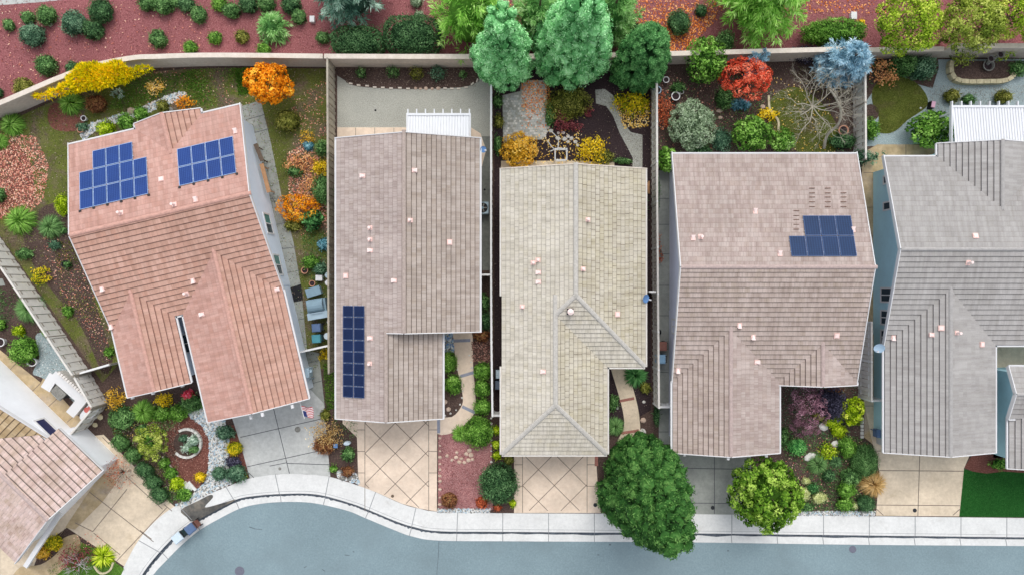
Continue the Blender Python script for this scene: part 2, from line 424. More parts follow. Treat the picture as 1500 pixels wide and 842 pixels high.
class Leaves:
    def __init__(self, seed):
        self.r = np.random.default_rng(seed); self.seed = seed
        self.V = []; self.T = []; self.mb = MB()

    def leaf(self, P, Nn, L, Wd, tint, jit=0.6, up=0.0):
        """small diamond leaves facing roughly along Nn"""
        r = self.r; n = len(P)
        Nn = unit(Nn + r.normal(size=(n, 3)) * jit + np.array([0, 0, up]))
        T = unit(np.cross(Nn, r.normal(size=(n, 3))))
        B = np.cross(Nn, T)
        s = (0.65 + 0.7 * r.random((n, 1)))
        L_ = L * s; W_ = Wd * s
        q = np.stack([P - T * L_ * .5, P + B * W_ * .5 - T * L_ * .08, P + T * L_ * .5, P - B * W_ * .5 - T * L_ * .08], 1)
        self.V.append(q.reshape(-1, 3)); self.T.append(np.repeat(np.clip(tint, 0, 1), 4))

    def blade(self, P, D, L, Wd, tint, jit=0.3, droop=0.0):
        """narrow blades growing from P along D"""
        r = self.r; n = len(P)
        D = unit(D + r.normal(size=(n, 3)) * jit)
        S = unit(np.cross(D, r.normal(size=(n, 3)) + np.array([0, 0, 0.6])))
        s = (0.6 + 0.7 * r.random((n, 1)))
        tip = P + D * L * s - np.array([0, 0, 1.0]) * droop * L * s
        mid = P + D * L * s * .45
        q = np.stack([P, mid + S * Wd * .5, tip, mid - S * Wd * .5], 1)
        self.V.append(q.reshape(-1, 3)); self.T.append(np.repeat(np.clip(tint, 0, 1), 4))

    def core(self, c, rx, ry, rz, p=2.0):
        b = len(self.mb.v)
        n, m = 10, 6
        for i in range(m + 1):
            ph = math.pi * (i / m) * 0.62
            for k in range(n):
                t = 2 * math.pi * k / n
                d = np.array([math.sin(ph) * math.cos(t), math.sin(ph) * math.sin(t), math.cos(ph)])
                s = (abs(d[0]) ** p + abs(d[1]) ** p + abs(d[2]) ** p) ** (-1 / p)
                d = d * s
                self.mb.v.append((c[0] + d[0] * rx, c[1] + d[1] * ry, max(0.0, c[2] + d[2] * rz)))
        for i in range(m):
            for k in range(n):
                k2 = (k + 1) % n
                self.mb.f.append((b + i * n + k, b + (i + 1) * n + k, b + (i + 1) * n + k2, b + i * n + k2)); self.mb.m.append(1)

    def mesh(self, name, mat, core_mat, off=(0, 0, 0), rot=0.0):
        V = np.concatenate(self.V) if self.V else np.zeros((0, 3))
        nl = len(V) // 4
        ncv = len(self.mb.v)
        allv = np.concatenate([V, np.array(self.mb.v).reshape(-1, 3)]) if ncv else V
        if rot:
            c, s = math.cos(rot), math.sin(rot)
            allv = allv @ np.array([[c, s, 0], [-s, c, 0], [0, 0, 1]])
        allv[:, 2] = np.maximum(allv[:, 2], 0.015)
        allv = allv + np.array(off)
        me = bpy.data.meshes.new(name)
        nf = nl + len(self.mb.f)
        loops = np.concatenate([np.arange(nl * 4), np.array(self.mb.f, dtype=int).reshape(-1) + nl * 4 if self.mb.f else np.zeros(0, int)])
        me.vertices.add(len(allv)); me.vertices.foreach_set('co', allv.astype(np.float32).ravel())
        me.loops.add(len(loops)); me.loops.foreach_set('vertex_index', loops.astype(np.int32))
        me.polygons.add(nf); me.polygons.foreach_set('loop_start', np.arange(nf, dtype=np.int32) * 4)
        me.materials.append(mat); me.materials.append(core_mat)
        mi = np.zeros(nf, np.int32); mi[nl:] = 1
        me.polygons.foreach_set('material_index', mi)
        at = me.attributes.new('tint', 'FLOAT', 'POINT')
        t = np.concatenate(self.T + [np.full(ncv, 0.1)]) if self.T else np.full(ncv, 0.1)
        at.data.foreach_set('value', t.astype(np.float32))
        me.update(calc_edges=True)
        me.validate()
        return me


def sph(r, n, zmin=-0.2):
    z = r.uniform(zmin, 1, n); t = r.uniform(0, 6.2832, n); s = np.sqrt(np.maximum(0, 1 - z * z))
    return np.stack([s * np.cos(t), s * np.sin(t), z], 1)


def f_dome(L, rx, ry, h, leaf=0.095, dens=1.0, p=2.0, lump=0.15, shell=0.26, core=True, wid=0.6, jit=0.55, hole=0.0):
    """dense clipped or rounded shrub"""
    r = L.r
    cz = h * 0.42; rz = h - cz
    n = int(dens * 4.2 * (rx * ry * 3.1416 + (rx + ry) * h * 1.6) / (leaf * leaf * wid))
    n = max(120, min(n, 9000))
    d = sph(r, n, -0.75)
    s = (np.abs(d) ** p).sum(1) ** (-1 / p)
    k = 1 + lump * pnoise(d, 4.5 * max(1.0, (rx + ry) * .5), L.seed) + lump * 0.6 * pnoise(d, 11, L.seed + 1)
    k = k * (1 - shell * r.random(n) ** 1.6)
    P = d * (s * k)[:, None] * np.array([rx, ry, rz]) + np.array([0, 0, cz])
    ok = P[:, 2] > 0.02
    if hole: ok &= pnoise(d, 9, L.seed + 5) > -1 + hole * 2
    P = P[ok]; d = d[ok]
    n = len(P)
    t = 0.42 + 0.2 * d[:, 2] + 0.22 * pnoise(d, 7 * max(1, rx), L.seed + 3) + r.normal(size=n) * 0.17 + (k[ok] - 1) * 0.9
    L.leaf(P, d / np.array([rx, ry, rz]), leaf, leaf * wid, t, jit)
    # stray shoots that break the outline
    ns = max(14, int(n * .05)); ds = sph(r, ns, -.2); ss = (np.abs(ds) ** p).sum(1) ** (-1 / p)
    Ps = ds * (ss * (1.0 + .10 * r.random(ns)))[:, None] * np.array([rx, ry, rz]) + np.array([0, 0, cz])
    L.blade(Ps, ds + np.array([0, 0, .3]), leaf * 1.5, leaf * .4, .55 + r.normal(size=ns) * .2, .5)
    if core: L.core((0, 0, cz), rx * .76, ry * .76, rz * .76, p)


def f_clumps(L, rx, ry, h, z0=0.15, rc=0.35, nc=40, nl=90, leaf=0.12, wid=0.55, profile='ellip', blade=False, fill=0.45, core=True, tvar=0.2, flat=0.8, jit=0.55, shell=0.45, depth=0.44, sep=0.78, face=0.12, puff=False):
    """crown of separate leaf clumps with dark gaps between; z0 = start height fraction"""
    r = L.r
    zb = h * z0
    if profile == 'ellip':
        d = sph(r, nc * 5, -0.55)
        rad = fill + (1 - fill) * r.random(nc * 5) ** 0.45
        cz = (h + zb) / 2; rz = (h - zb) / 2
        cen = d * rad[:, None] * np.array([rx - rc * .6, ry - rc * .6, rz - rc * .5]) + np.array([0, 0, cz])
        outd = d
    else:
        zf = 1 - np.sqrt(r.random(nc * 5)) if profile == 'cone' else r.random(nc * 5) ** 1.15
        if profile == 'cone': prof = (1 - zf) ** 0.8
        elif profile == 'ovoid': prof = np.sqrt(np.clip(1 - ((zf - .22) / .80) ** 2, 0.02, 1))
        elif profile == 'pine': prof = np.clip(1 - zf ** 2.2, 0.03, 1) ** 0.7
        else: prof = np.clip(1 - zf ** 1.35, 0.03, 1) ** 0.85
        t = r.uniform(0, 6.2832, nc * 5)
        rad = (0.74 + 0.26 * r.random(nc * 5)) * prof * (1 + .2 * pnoise(np.stack([np.cos(t), np.sin(t), zf * 2], 1), 3.0, L.seed))
        cen = np.stack([np.cos(t) * rad * (rx - rc * .5), np.sin(t) * rad * (ry - rc * .5), zb + zf * (h - zb - rc * .5)], 1)
        outd = unit(np.stack([np.cos(t), np.sin(t), 0.45 + 0.9 * zf], 1))
    if profile != 'ellip':
        top = np.array([[0, 0, h - rc * .7]] + [[math.cos(a) * rx * .16, math.sin(a) * ry * .16, h - rc * 1.0] for a in (0, 1.57, 3.14, 4.71)] + [[math.cos(a) * rx * .3, math.sin(a) * ry * .3, h - rc * 1.5] for a in (.4, 1.4, 2.5, 3.5, 4.5, 5.6)])
        cen = np.concatenate([top, cen]); outd = np.concatenate([unit(top * np.array([1, 1, 0]) + np.array([0, 0, .8])), outd])
    # thin out: keep clumps apart
    keep = []
    for i in range(len(cen)):
        if len(keep) >= nc: break
        if keep:
            q = cen[keep]
            if np.min(np.linalg.norm((q - cen[i]) * np.array([1, 1, .8]), axis=1)) < rc * sep: continue
        keep.append(i)
    cen = cen[keep]; outd = outd[keep]; m = len(cen)
    cs = rc * (0.75 + 0.55 * r.random(m))
    ct = 0.48 + r.normal(size=m) * tvar
    idx = np.repeat(np.arange(m), nl)
    d = sph(r, len(idx), -0.9)
    d = unit(d + outd[idx] * 0.75)
    k = (1 - shell * r.random(len(idx)) ** 1.5) * (1.12 if puff else 1.0)
    P = cen[idx] + d * (cs[idx] * k)[:, None] * np.array([1, 1, flat])
    ok = P[:, 2] > 0.03
    P = P[ok]; d = d[ok]; idx = idx[ok]; k = k[ok]
    t = ct[idx] + depth * (k - 1 + shell * .5) + 0.2 * d[:, 2] + face * ((d * outd[idx]).sum(1) - .8) - .04 + r.normal(size=len(idx)) * 0.13  # tint paints in shading: pale outer tops, darker between clumps
    if puff:
        ax = unit(outd + np.array([0, 0, .55])); U = unit(np.cross(ax, np.array([.31, .22, .93]))); Vv = np.cross(ax, U)
        th = np.array([0.0, .45, .9, 1.3, 1.75]); nphi = 9
        G = np.empty((m, len(th), nphi, 3)); TT = np.empty((m, len(th), nphi))
        for a in range(len(th)):
            for bq in range(nphi):
                ph = 6.2832 * bq / nphi
                dd = ax * math.cos(th[a]) * .85 + (U * math.cos(ph) + Vv * math.sin(ph)) * math.sin(th[a])
                rr = cs * (1 + (.2 if a else .04) * r.normal(size=m)) * .84
                G[:, a, bq] = cen + dd * rr[:, None]
                TT[:, a, bq] = ct + .20 * math.cos(th[a]) - .04 - (.30 if a == 4 else .08 if a == 3 else 0) + r.normal(size=m) * .08  # puff tops tinted pale and undersides dark, as painted shading
        G[:, 0] = G[:, 0, :1]
        for a in range(len(th) - 1):
            for bq in range(nphi):
                b2 = (bq + 1) % nphi
                L.V.append(np.stack([G[:, a, bq], G[:, a + 1, bq], G[:, a + 1, b2], G[:, a, b2]], 1).reshape(-1, 3))
                L.T.append(np.clip(np.stack([TT[:, a, bq], TT[:, a + 1, bq], TT[:, a + 1, b2], TT[:, a, b2]], 1).reshape(-1), 0, 1))
    if blade: L.blade(P - d * leaf * .4, unit(d + outd[idx] * .4), leaf, leaf * wid, t, 0.35, 0.12)
    else: L.leaf(P, d, leaf, leaf * wid, t, jit)
    if core:
        if profile == 'ellip': L.core((0, 0, (h + zb) / 2), rx * .55, ry * .55, (h - zb) * .5 * .62)
        else:
            for a in (0.12, 0.35, 0.6):
                w = (1 - a) ** 0.8 if profile == 'cone' else (1 - a ** 1.35) ** .85 * .8 if profile in ('conifer', 'pine') else math.sqrt(max(0.05, 1 - ((a - .22) / .80) ** 2))
                L.core((0, 0, zb + a * (h - zb)), rx * .6 * w, ry * .6 * w, (h - zb) * (.22 if profile not in ('conifer', 'pine') else .16))
    return cen


def f_feather(L, rx, ry, h, n_br=60, per=60, leaf=0.34, wid=0.09, droop=0.25, z0=0.1, profile='cone'):
    """conifer or cedar with long soft sprays"""
    r = L.r
    zf = 1 - np.sqrt(r.random(n_br)) if profile == 'cone' else r.random(n_br) * .9
    t = r.uniform(0, 6.2832, n_br)
    prof = (1 - zf) ** 0.65 if profile == 'cone' else np.sqrt(np.clip(1 - zf ** 2, .05, 1))
    ln = prof * (0.75 + 0.3 * r.random(n_br))
    o = np.stack([np.zeros(n_br), np.zeros(n_br), h * (z0 + zf * (0.9 - z0))], 1)
    e = o + np.stack([np.cos(t) * ln * rx, np.sin(t) * ln * ry, h * (0.06 + 0.05 * r.random(n_br))], 1)
    idx = np.repeat(np.arange(n_br), per)
    f = r.random(len(idx)) ** 0.6
    P = o[idx] * (1 - f)[:, None] + e[idx] * f[:, None]
    ax = unit(e - o)[idx]
    side = unit(np.cross(ax, np.array([0, 0, 1.0])))
    sg = r.normal(size=(len(idx), 1))
    wdt = 0.16 * ln[idx] * (rx + ry) * .5 * (1.1 - f)
    P = P + side * sg * wdt[:, None] + np.array([0, 0, 1]) * (r.normal(size=len(idx)) * .05 * h / 3)[:, None] - np.array([0, 0, .5]) * (f ** 2 * droop * ln[idx])[:, None]
    P[:, 2] = np.maximum(P[:, 2], .05)
    bt = r.normal(size=n_br) * .16
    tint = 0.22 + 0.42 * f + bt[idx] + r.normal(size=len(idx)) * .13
    L.blade(P, unit(ax + side * sg * .7 + np.array([0, 0, .25])), leaf, leaf * wid * 2, tint, 0.35, droop)
    L.core((0, 0, h * .25), rx * .5, ry * .5, h * .45)
    return o, e


def f_spiky(L, rx, h, n=260, wid=0.05, droop=0.35, core=True):
    r = L.r
    d = sph(r, n, 0.05)
    d[:, :2] *= 1.15
    ln = (0.7 + 0.4 * r.random(n)) * rx
    P = np.stack([d[:, 0] * .08 * rx, d[:, 1] * .08 * rx, np.full(n, 0.05 * h)], 1)
    D = unit(d * np.array([1, 1, h / rx * 1.3]))
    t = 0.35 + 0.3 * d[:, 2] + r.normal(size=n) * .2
    # two-piece arching blades
    S = unit(np.cross(D, np.array([0, 0, 1.0]) + r.normal(size=(n, 3)) * .1))
    a = P + D * (ln * .6)[:, None]
    b = a + unit(D + np.array([0, 0, -droop * 1.6])) * (ln * .5)[:, None]
    w = wid * (0.7 + .6 * r.random((n, 1)))
    q = np.stack([P - S * w * .35, P + S * w * .35, a + S * w * .5, a - S * w * .5], 1)
    q2 = np.stack([a - S * w * .5, a + S * w * .5, b + S * w * .05, b - S * w * .05], 1)
    for Q, dt in ((q, -0.08), (q2, 0.1)):
        L.V.append(Q.reshape(-1, 3)); L.T.append(np.repeat(np.clip(t + dt, 0, 1), 4))
    if core: L.core((0, 0, 0.02), rx * .3, rx * .3, h * .3)


def f_sparse(L, rx, ry, h, n=500, leaf=0.13, wid=0.7, clump=9, spread=0.16):
    """open shrub: leaf clusters on thin twigs"""
    r = L.r
    nc = max(6, n // clump)
    d = sph(r, nc, -0.1)
    rad = 0.25 + 0.75 * np.sqrt(r.random(nc))
    cen = d * rad[:, None] * np.array([rx, ry, h * .8]) + np.array([0, 0, h * .15])
    cen[:, 2] = np.maximum(cen[:, 2], .08)
    idx = np.repeat(np.arange(nc), clump)
    P = cen[idx] + r.normal(size=(len(idx), 3)) * spread * (rx + ry) * .5 * np.array([1, 1, .7])
    P[:, 2] = np.maximum(P[:, 2], .05)
    t = 0.5 + (r.normal(size=nc) * .2)[idx] + r.normal(size=len(idx)) * .16
    L.leaf(P, np.tile(np.array([[0, 0, 1.0]]), (len(P), 1)), leaf, leaf * wid, t, 0.7)
    for i in range(0, nc, 3):
        c = cen[i]
        L.mb_twig = getattr(L, 'mb_twig', [])
        L.mb_twig.append(((r.normal() * .05, r.normal() * .05, 0.02), tuple(c)))


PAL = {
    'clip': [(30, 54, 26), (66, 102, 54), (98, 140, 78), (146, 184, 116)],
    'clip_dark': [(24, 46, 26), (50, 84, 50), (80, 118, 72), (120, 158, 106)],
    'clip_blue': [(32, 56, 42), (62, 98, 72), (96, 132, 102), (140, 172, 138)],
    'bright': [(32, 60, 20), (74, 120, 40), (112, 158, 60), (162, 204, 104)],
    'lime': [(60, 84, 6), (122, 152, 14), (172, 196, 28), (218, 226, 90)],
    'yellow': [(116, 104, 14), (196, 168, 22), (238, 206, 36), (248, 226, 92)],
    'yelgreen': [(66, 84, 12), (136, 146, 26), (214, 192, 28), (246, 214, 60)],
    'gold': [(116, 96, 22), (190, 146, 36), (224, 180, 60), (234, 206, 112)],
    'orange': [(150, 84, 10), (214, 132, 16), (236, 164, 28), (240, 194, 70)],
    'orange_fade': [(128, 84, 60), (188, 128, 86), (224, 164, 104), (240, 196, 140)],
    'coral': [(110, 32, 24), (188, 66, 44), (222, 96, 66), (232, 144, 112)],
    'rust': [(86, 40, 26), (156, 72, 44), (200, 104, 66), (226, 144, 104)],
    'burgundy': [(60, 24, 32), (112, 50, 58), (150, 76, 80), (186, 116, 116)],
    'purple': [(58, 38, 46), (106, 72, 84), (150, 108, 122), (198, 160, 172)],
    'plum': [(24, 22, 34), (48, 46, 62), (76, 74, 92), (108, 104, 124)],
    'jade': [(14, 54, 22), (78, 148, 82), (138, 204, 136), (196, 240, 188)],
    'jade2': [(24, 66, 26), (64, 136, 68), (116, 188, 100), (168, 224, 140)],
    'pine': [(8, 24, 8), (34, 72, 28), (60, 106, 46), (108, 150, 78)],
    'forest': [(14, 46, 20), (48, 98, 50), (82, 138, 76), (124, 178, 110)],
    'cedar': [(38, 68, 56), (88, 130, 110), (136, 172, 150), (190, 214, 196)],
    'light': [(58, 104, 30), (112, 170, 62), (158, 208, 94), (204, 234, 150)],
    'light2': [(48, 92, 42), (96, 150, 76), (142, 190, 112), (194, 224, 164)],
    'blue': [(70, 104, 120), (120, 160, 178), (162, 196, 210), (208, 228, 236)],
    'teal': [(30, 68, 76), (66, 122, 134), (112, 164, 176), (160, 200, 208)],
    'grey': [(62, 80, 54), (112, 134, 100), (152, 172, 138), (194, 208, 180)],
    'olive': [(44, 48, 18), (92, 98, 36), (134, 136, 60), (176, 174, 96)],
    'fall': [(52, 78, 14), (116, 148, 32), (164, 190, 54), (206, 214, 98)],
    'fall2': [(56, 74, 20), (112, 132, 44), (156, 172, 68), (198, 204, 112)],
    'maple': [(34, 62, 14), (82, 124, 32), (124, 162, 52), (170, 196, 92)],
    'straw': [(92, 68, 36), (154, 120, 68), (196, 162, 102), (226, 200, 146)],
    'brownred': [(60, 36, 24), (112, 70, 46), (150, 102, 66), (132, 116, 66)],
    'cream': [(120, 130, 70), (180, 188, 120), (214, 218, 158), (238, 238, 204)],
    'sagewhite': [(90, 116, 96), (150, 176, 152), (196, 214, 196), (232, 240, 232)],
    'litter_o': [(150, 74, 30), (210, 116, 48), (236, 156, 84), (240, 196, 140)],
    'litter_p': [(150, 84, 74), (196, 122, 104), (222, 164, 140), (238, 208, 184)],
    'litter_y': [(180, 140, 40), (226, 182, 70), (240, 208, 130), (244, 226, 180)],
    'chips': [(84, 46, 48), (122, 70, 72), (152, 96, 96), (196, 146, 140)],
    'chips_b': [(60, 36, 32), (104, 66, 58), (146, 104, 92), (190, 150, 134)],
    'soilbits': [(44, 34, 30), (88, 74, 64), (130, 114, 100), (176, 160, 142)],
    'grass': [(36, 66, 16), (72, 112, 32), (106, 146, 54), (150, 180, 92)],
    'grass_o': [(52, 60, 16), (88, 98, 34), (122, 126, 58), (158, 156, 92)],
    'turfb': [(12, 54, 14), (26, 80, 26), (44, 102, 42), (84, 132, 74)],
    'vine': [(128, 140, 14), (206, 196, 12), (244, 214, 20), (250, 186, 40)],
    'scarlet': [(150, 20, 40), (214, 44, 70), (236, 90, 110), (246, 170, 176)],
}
LM = {k: leaf_mat('foliage_' + k, v) for k, v in PAL.items()}
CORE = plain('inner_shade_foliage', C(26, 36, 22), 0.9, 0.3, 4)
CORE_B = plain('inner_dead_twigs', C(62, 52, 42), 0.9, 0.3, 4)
SEED = [100]


def twigs(mb, tw, w=0.02, mi=0):
    for p, q in tw:
        p = Vector(p); q = Vector(q); m = (p + q) / 2 + Vector((random.uniform(-.06, .06), random.uniform(-.06, .06), .1))
        mb.tube([p, m, q], [w, w * .7, w * .35], 4, mi)


def trunk_mb(h, r, tips, lean=(0, 0), nlimb=8, rnd=None):
    """tapered trunk with limbs that reach toward crown points"""
    mb = MB(); rnd = rnd or random
    pts = [(0, 0, -0.05), (lean[0] * .3 * h + .03, lean[1] * .3 * h, h * .35), (lean[0] * .7 * h, lean[1] * .7 * h + .03, h * .65), (lean[0] * h, lean[1] * h, h * .9)]
    mb.tube(pts, [r * 1.25, r * .85, r * .55, r * .2], 9)
    tips = list(tips); rnd.shuffle(tips)
    for c in tips[:nlimb]:
        f = max(.25, min(.8, (c[2] - h * .2) / h))
        o = Vector((lean[0] * f * h, lean[1] * f * h, f * h * .85))
        c = Vector(c); m = (o + c) / 2 + Vector((0, 0, -.04 * h))
        mb.tube([o, m, c], [r * .38, r * .24, r * .08], 6)
    return mb


def bare_tree(mb, base, h, r, levels=4, spread=0.9, rnd=None, n0=5, mi=0, up=0.35):
    rnd = rnd or random

    def grow(p, d, ln, rad, lev):
        d = d.normalized()
        q = p + d * ln
        m = (p + q) / 2 + Vector((rnd.uniform(-1, 1), rnd.uniform(-1, 1), rnd.uniform(-.5, .5))) * ln * .1
        mb.tube([p, m, q], [rad, rad * .8, rad * .6], 5 if lev > 1 else 3, mi, cap=False)
        if lev <= 0: return
        for k in range(3 if lev > 1 else 4):
            nd_ = d + Vector((rnd.uniform(-1, 1), rnd.uniform(-1, 1), rnd.uniform(-.55, .6))) * .95
            o = p + (q - p) * rnd.uniform(.45, 1.0) if k else q
            grow(o, nd_, ln * rnd.uniform(.55, .8), rad * .55, lev - 1)
    b = Vector(base)
    top = b + Vector((0, 0, h * .3))
    mb.tube([b, (b + top) / 2, top], [r * 1.2, r, r * .85], 7, mi)
    for k in range(n0):
        a = 2 * math.pi * (k + rnd.random() * .6) / n0
        grow(top, Vector((math.cos(a) * spread, math.sin(a) * spread, up + rnd.random() * .4)), h * .32, r * .55, levels - 1)


# ------------------------------------------------------------------ ground helpers
def inpoly(P, poly):
    x, y = P[:, 0], P[:, 1]; ins = np.zeros(len(P), bool)
    j = len(poly) - 1
    for i in range(len(poly)):
        xi, yi = poly[i][0], poly[i][1]; xj, yj = poly[j][0], poly[j][1]
        c = ((yi > y) != (yj > y)) & (x < (xj - xi) * (y - yi) / ((yj - yi) if yj != yi else 1e-9) + xi)
        ins ^= c; j = i
    return ins


def scatter(poly, n, seed, holes=()):
    a = np.array([[p[0], p[1]] for p in poly]); lo, hi = a.min(0), a.max(0)
    r = np.random.default_rng(seed)
    out = []; tot = 0
    for _ in range(40):
        P = lo + r.random((n * 2, 2)) * (hi - lo)
        ok = inpoly(P, poly)
        for h in holes: ok &= ~inpoly(P, h)
        out.append(P[ok]); tot += ok.sum()
        if tot >= n: break
    return np.concatenate(out)[:n], r


def smooth(pts, n=8, closed=False):
    """Catmull-Rom through points"""
    out = []; m = len(pts)
    rng_ = range(m) if closed else range(m - 1)
    for i in rng_:
        g = lambda k: Vector(pts[k % m]) if closed else Vector(pts[max(0, min(m - 1, k))])
        p0, p1, p2, p3 = g(i - 1), g(i), g(i + 1), g(i + 2)
        for k in range(n):
            t = k / n
            out.append(0.5 * ((2 * p1) + (p2 - p0) * t + (2 * p0 - 5 * p1 + 4 * p2 - p3) * t * t + (3 * p1 - p0 - 3 * p2 + p3) * t ** 3))
    if not closed: out.append(Vector(pts[-1]))
    return [tuple(p) for p in out]


def px(pts, z=0.0):
    return [W(u, v, z) for u, v in pts]


def sheet(name, mat, pts, z, closed_smooth=0, kind='structure'):
    """flat ground sheet; pts in photo measure"""
    P = px(pts)
    if closed_smooth: P = [(p[0], p[1], 0) for p in smooth(P, closed_smooth, True)]
    mb = MB(); mb.fill(P, z)
    o = mb.build(name, mat)
    tag(o, kind=kind)
    return P


def litter(name, pal, poly, n, size, seed, z=0.02, label=None, holes=(), wid=0.6, dens=None, zr=0.03, flat=0.25):
    P, r = scatter(poly, n, seed, holes)
    if dens is not None:
        q = np.concatenate([P, np.zeros((len(P), 1))], 1)
        P = P[pnoise(q, dens, seed) + r.normal(size=len(P)) * .25 > 0.0]
    if len(P) == 0: return
    L = Leaves(seed)
    Q = np.concatenate([P, z + r.random((len(P), 1)) * zr], 1)
    L.leaf(Q, np.tile(np.array([[0, 0, 1.0]]), (len(Q), 1)), size, size * wid, r.random(len(Q)), flat)
    o = link(name, L.mesh(name, LM[pal], CORE))
    tag(o, label, kind='stuff')


def grass(name, pal, poly, n, hgt, seed, label=None, dens=None, holes=()):
    P, r = scatter(poly, n, seed, holes)
    if dens is not None:
        q = np.concatenate([P, np.zeros((len(P), 1))], 1)
        P = P[pnoise(q, dens, seed) + r.normal(size=len(P)) * .25 > 0.0]
    if len(P) == 0: return
    L = Leaves(seed)
    Q = np.concatenate([P, np.full((len(P), 1), 0.02)], 1)
    D = unit(r.normal(size=(len(Q), 3)) * np.array([.8, .8, .2]) + np.array([0, 0, .7]))
    L.blade(Q, D, hgt, hgt * .28, r.random(len(Q)) * .7 + .15 + .2 * pnoise(Q, 1.3, seed + 2), .2, .1)
    o = link(name, L.mesh(name, LM[pal], CORE))
    tag(o, label, kind='stuff')


def pebbles(name, mats, poly, n, size, seed, z=0.01, holes=()):
    P, r = scatter(poly, n, seed, holes)
    n = len(P)
    s = size * (0.5 + r.random((n, 1)) * .9)
    a = r.random(n) * 6.28
    base = np.array([[1, 0, .1], [0, .75, .1], [-1, 0, .1], [0, -.75, .1], [0, 0, .6]])
    ca, sa = np.cos(a), np.sin(a)
    V = np.empty((n, 5, 3))
    for i in range(5):
        V[:, i, 0] = P[:, 0] + (base[i, 0] * ca - base[i, 1] * sa) * s[:, 0]
        V[:, i, 1] = P[:, 1] + (base[i, 0] * sa + base[i, 1] * ca) * s[:, 0]
        V[:, i, 2] = z + base[i, 2] * s[:, 0]
    F = np.empty((n, 4, 3), np.int32); o = (np.arange(n) * 5)
    for k in range(4):
        F[:, k, 0] = o + k; F[:, k, 1] = o + (k + 1) % 4; F[:, k, 2] = o + 4
    me = bpy.data.meshes.new(name)
    me.vertices.add(n * 5); me.vertices.foreach_set('co', V.astype(np.float32).ravel())
    me.loops.add(n * 12); me.loops.foreach_set('vertex_index', F.ravel())
    me.polygons.add(n * 4); me.polygons.foreach_set('loop_start', np.arange(n * 4, dtype=np.int32) * 3)
    for m in mats: me.materials.append(m)
    me.polygons.foreach_set('material_index', np.repeat(r.integers(0, len(mats), n), 4).astype(np.int32))
    me.update(calc_edges=True)
    tag(link(name, me), kind='stuff')
# ------------------------------------------------------------------ ground, road, pavement
ROADZ = -0.13
ST = [((150, 900), (180, 905), (193, 908)), ((165, 865), (195, 868), (208, 872)), ((181, 831), (211, 838), (225, 841)), ((201, 794), (232, 811), (244, 820)),
      ((227, 763), (257, 785), (268, 796)), ((258, 740), (282, 765), (291, 777)), ((288, 730), (306, 752), (314, 763)), ((333, 712), (345, 732), (352, 744)),
      ((366, 700), (377, 726), (383, 737)), ((406, 694), (412, 723.5), (414, 734.5)), ((449, 694), (449, 723), (448, 735)), ((484, 698), (478, 727), (475, 739)),
      ((526, 711), (516, 738), (511, 748)), ((550, 720), (540, 747), (535, 758)), ((588, 737), (580, 763.5), (576, 775)), ((613, 744), (607, 772), (604, 785)),
      ((646, 749), (644, 778), (643, 791)), ((750, 751), (750, 779), (750, 792)), ((1000, 752), (1000, 781), (1000, 793.5)), ((1250, 755), (1250, 784), (1250, 797)),
      ((1500, 758), (1500, 787), (1500, 799)), ((1750, 761), (1750, 790), (1750, 802)), ((2400, 769), (2400, 798), (2400, 810))]
NS = 10
BACK = smooth([W(*s[0]) for s in ST], NS)
KERB = smooth([W(*s[1]) for s in ST], NS)
EDGE = smooth([W(s[2][0], s[2][1], ROADZ) for s in ST], NS)
FAR = 400.0

# one sheet to the horizon, below everything
mb = MB(); mb.fill([(-FAR, -FAR), (FAR, -FAR), (FAR, FAR), (-FAR, FAR)], -0.5)
tag(mb.build('ground', M['soil']), kind='structure')
# raised yard ground inside the pavement line
mb = MB()
mb.fill([(p[0], p[1]) for p in BACK] + [(BACK[-1][0], 60), (-60, 60), (-60, BACK[0][1])], 0.0)
tag(mb.build('yard_ground', M['soil']), kind='structure')
# road
mb = MB()
mb.fill([(p[0], p[1]) for p in EDGE] + [(EDGE[-1][0], -60), (EDGE[0][0], -60)], ROADZ)
# repaired crack and tar
for (u0, v0, u1, v1, w) in ((643, 792, 642, 815, .05), (642, 815, 640, 838, .045), (640, 838, 641, 860, .05), (365, 771, 374, 774, .06), (374, 774, 384, 775, .04), (505, 812, 512, 813, .06), (1065, 806, 1068, 806, .08), (892, 797, 895, 797, .1), (517, 807, 519, 808, .07), (875, 812, 878, 812, .07), (472, 833, 476, 836, .06), (445, 831, 449, 829, .06)):
    a = W(u0, v0, ROADZ); b = W(u1, v1, ROADZ)
    mb.bar((a[0], a[1], ROADZ + .002), (b[0], b[1], ROADZ + .002), w, .005, 1)
tag(mb.build('road', [M['asphalt'], M['tar']]), kind='structure')

# pavement with rolled kerb and gutter pan as one strip
mb = MB()
KI = []
for b, k in zip(BACK, KERB):
    d = (Vector(b) - Vector(k)); d.z = 0; d.normalize(); KI.append(d)
prof = []
for b, k, e, d in zip(BACK, KERB, EDGE, KI):
    k = Vector((k[0], k[1], 0))
    prof.append([Vector((b[0], b[1], -.2)), Vector((b[0], b[1], .012)), k + d * .20 + Vector((0, 0, .012)), k + d * .195 + Vector((0, 0, .004)), k + d * .18 + Vector((0, 0, .012)),
                 k + d * .03 + Vector((0, 0, .006)), k - d * .06 + Vector((0, 0, -.125)), Vector((e[0], e[1], ROADZ + .012)), Vector((e[0], e[1], ROADZ - .1))])
MI = [0, 0, 1, 1, 0, 2, 0, 1]
for i in range(len(prof) - 1):
    for j in range(8):
        a, b = prof[i], prof[i + 1]
        mb.poly([a[j], b[j], b[j + 1], a[j + 1]], MI[j])
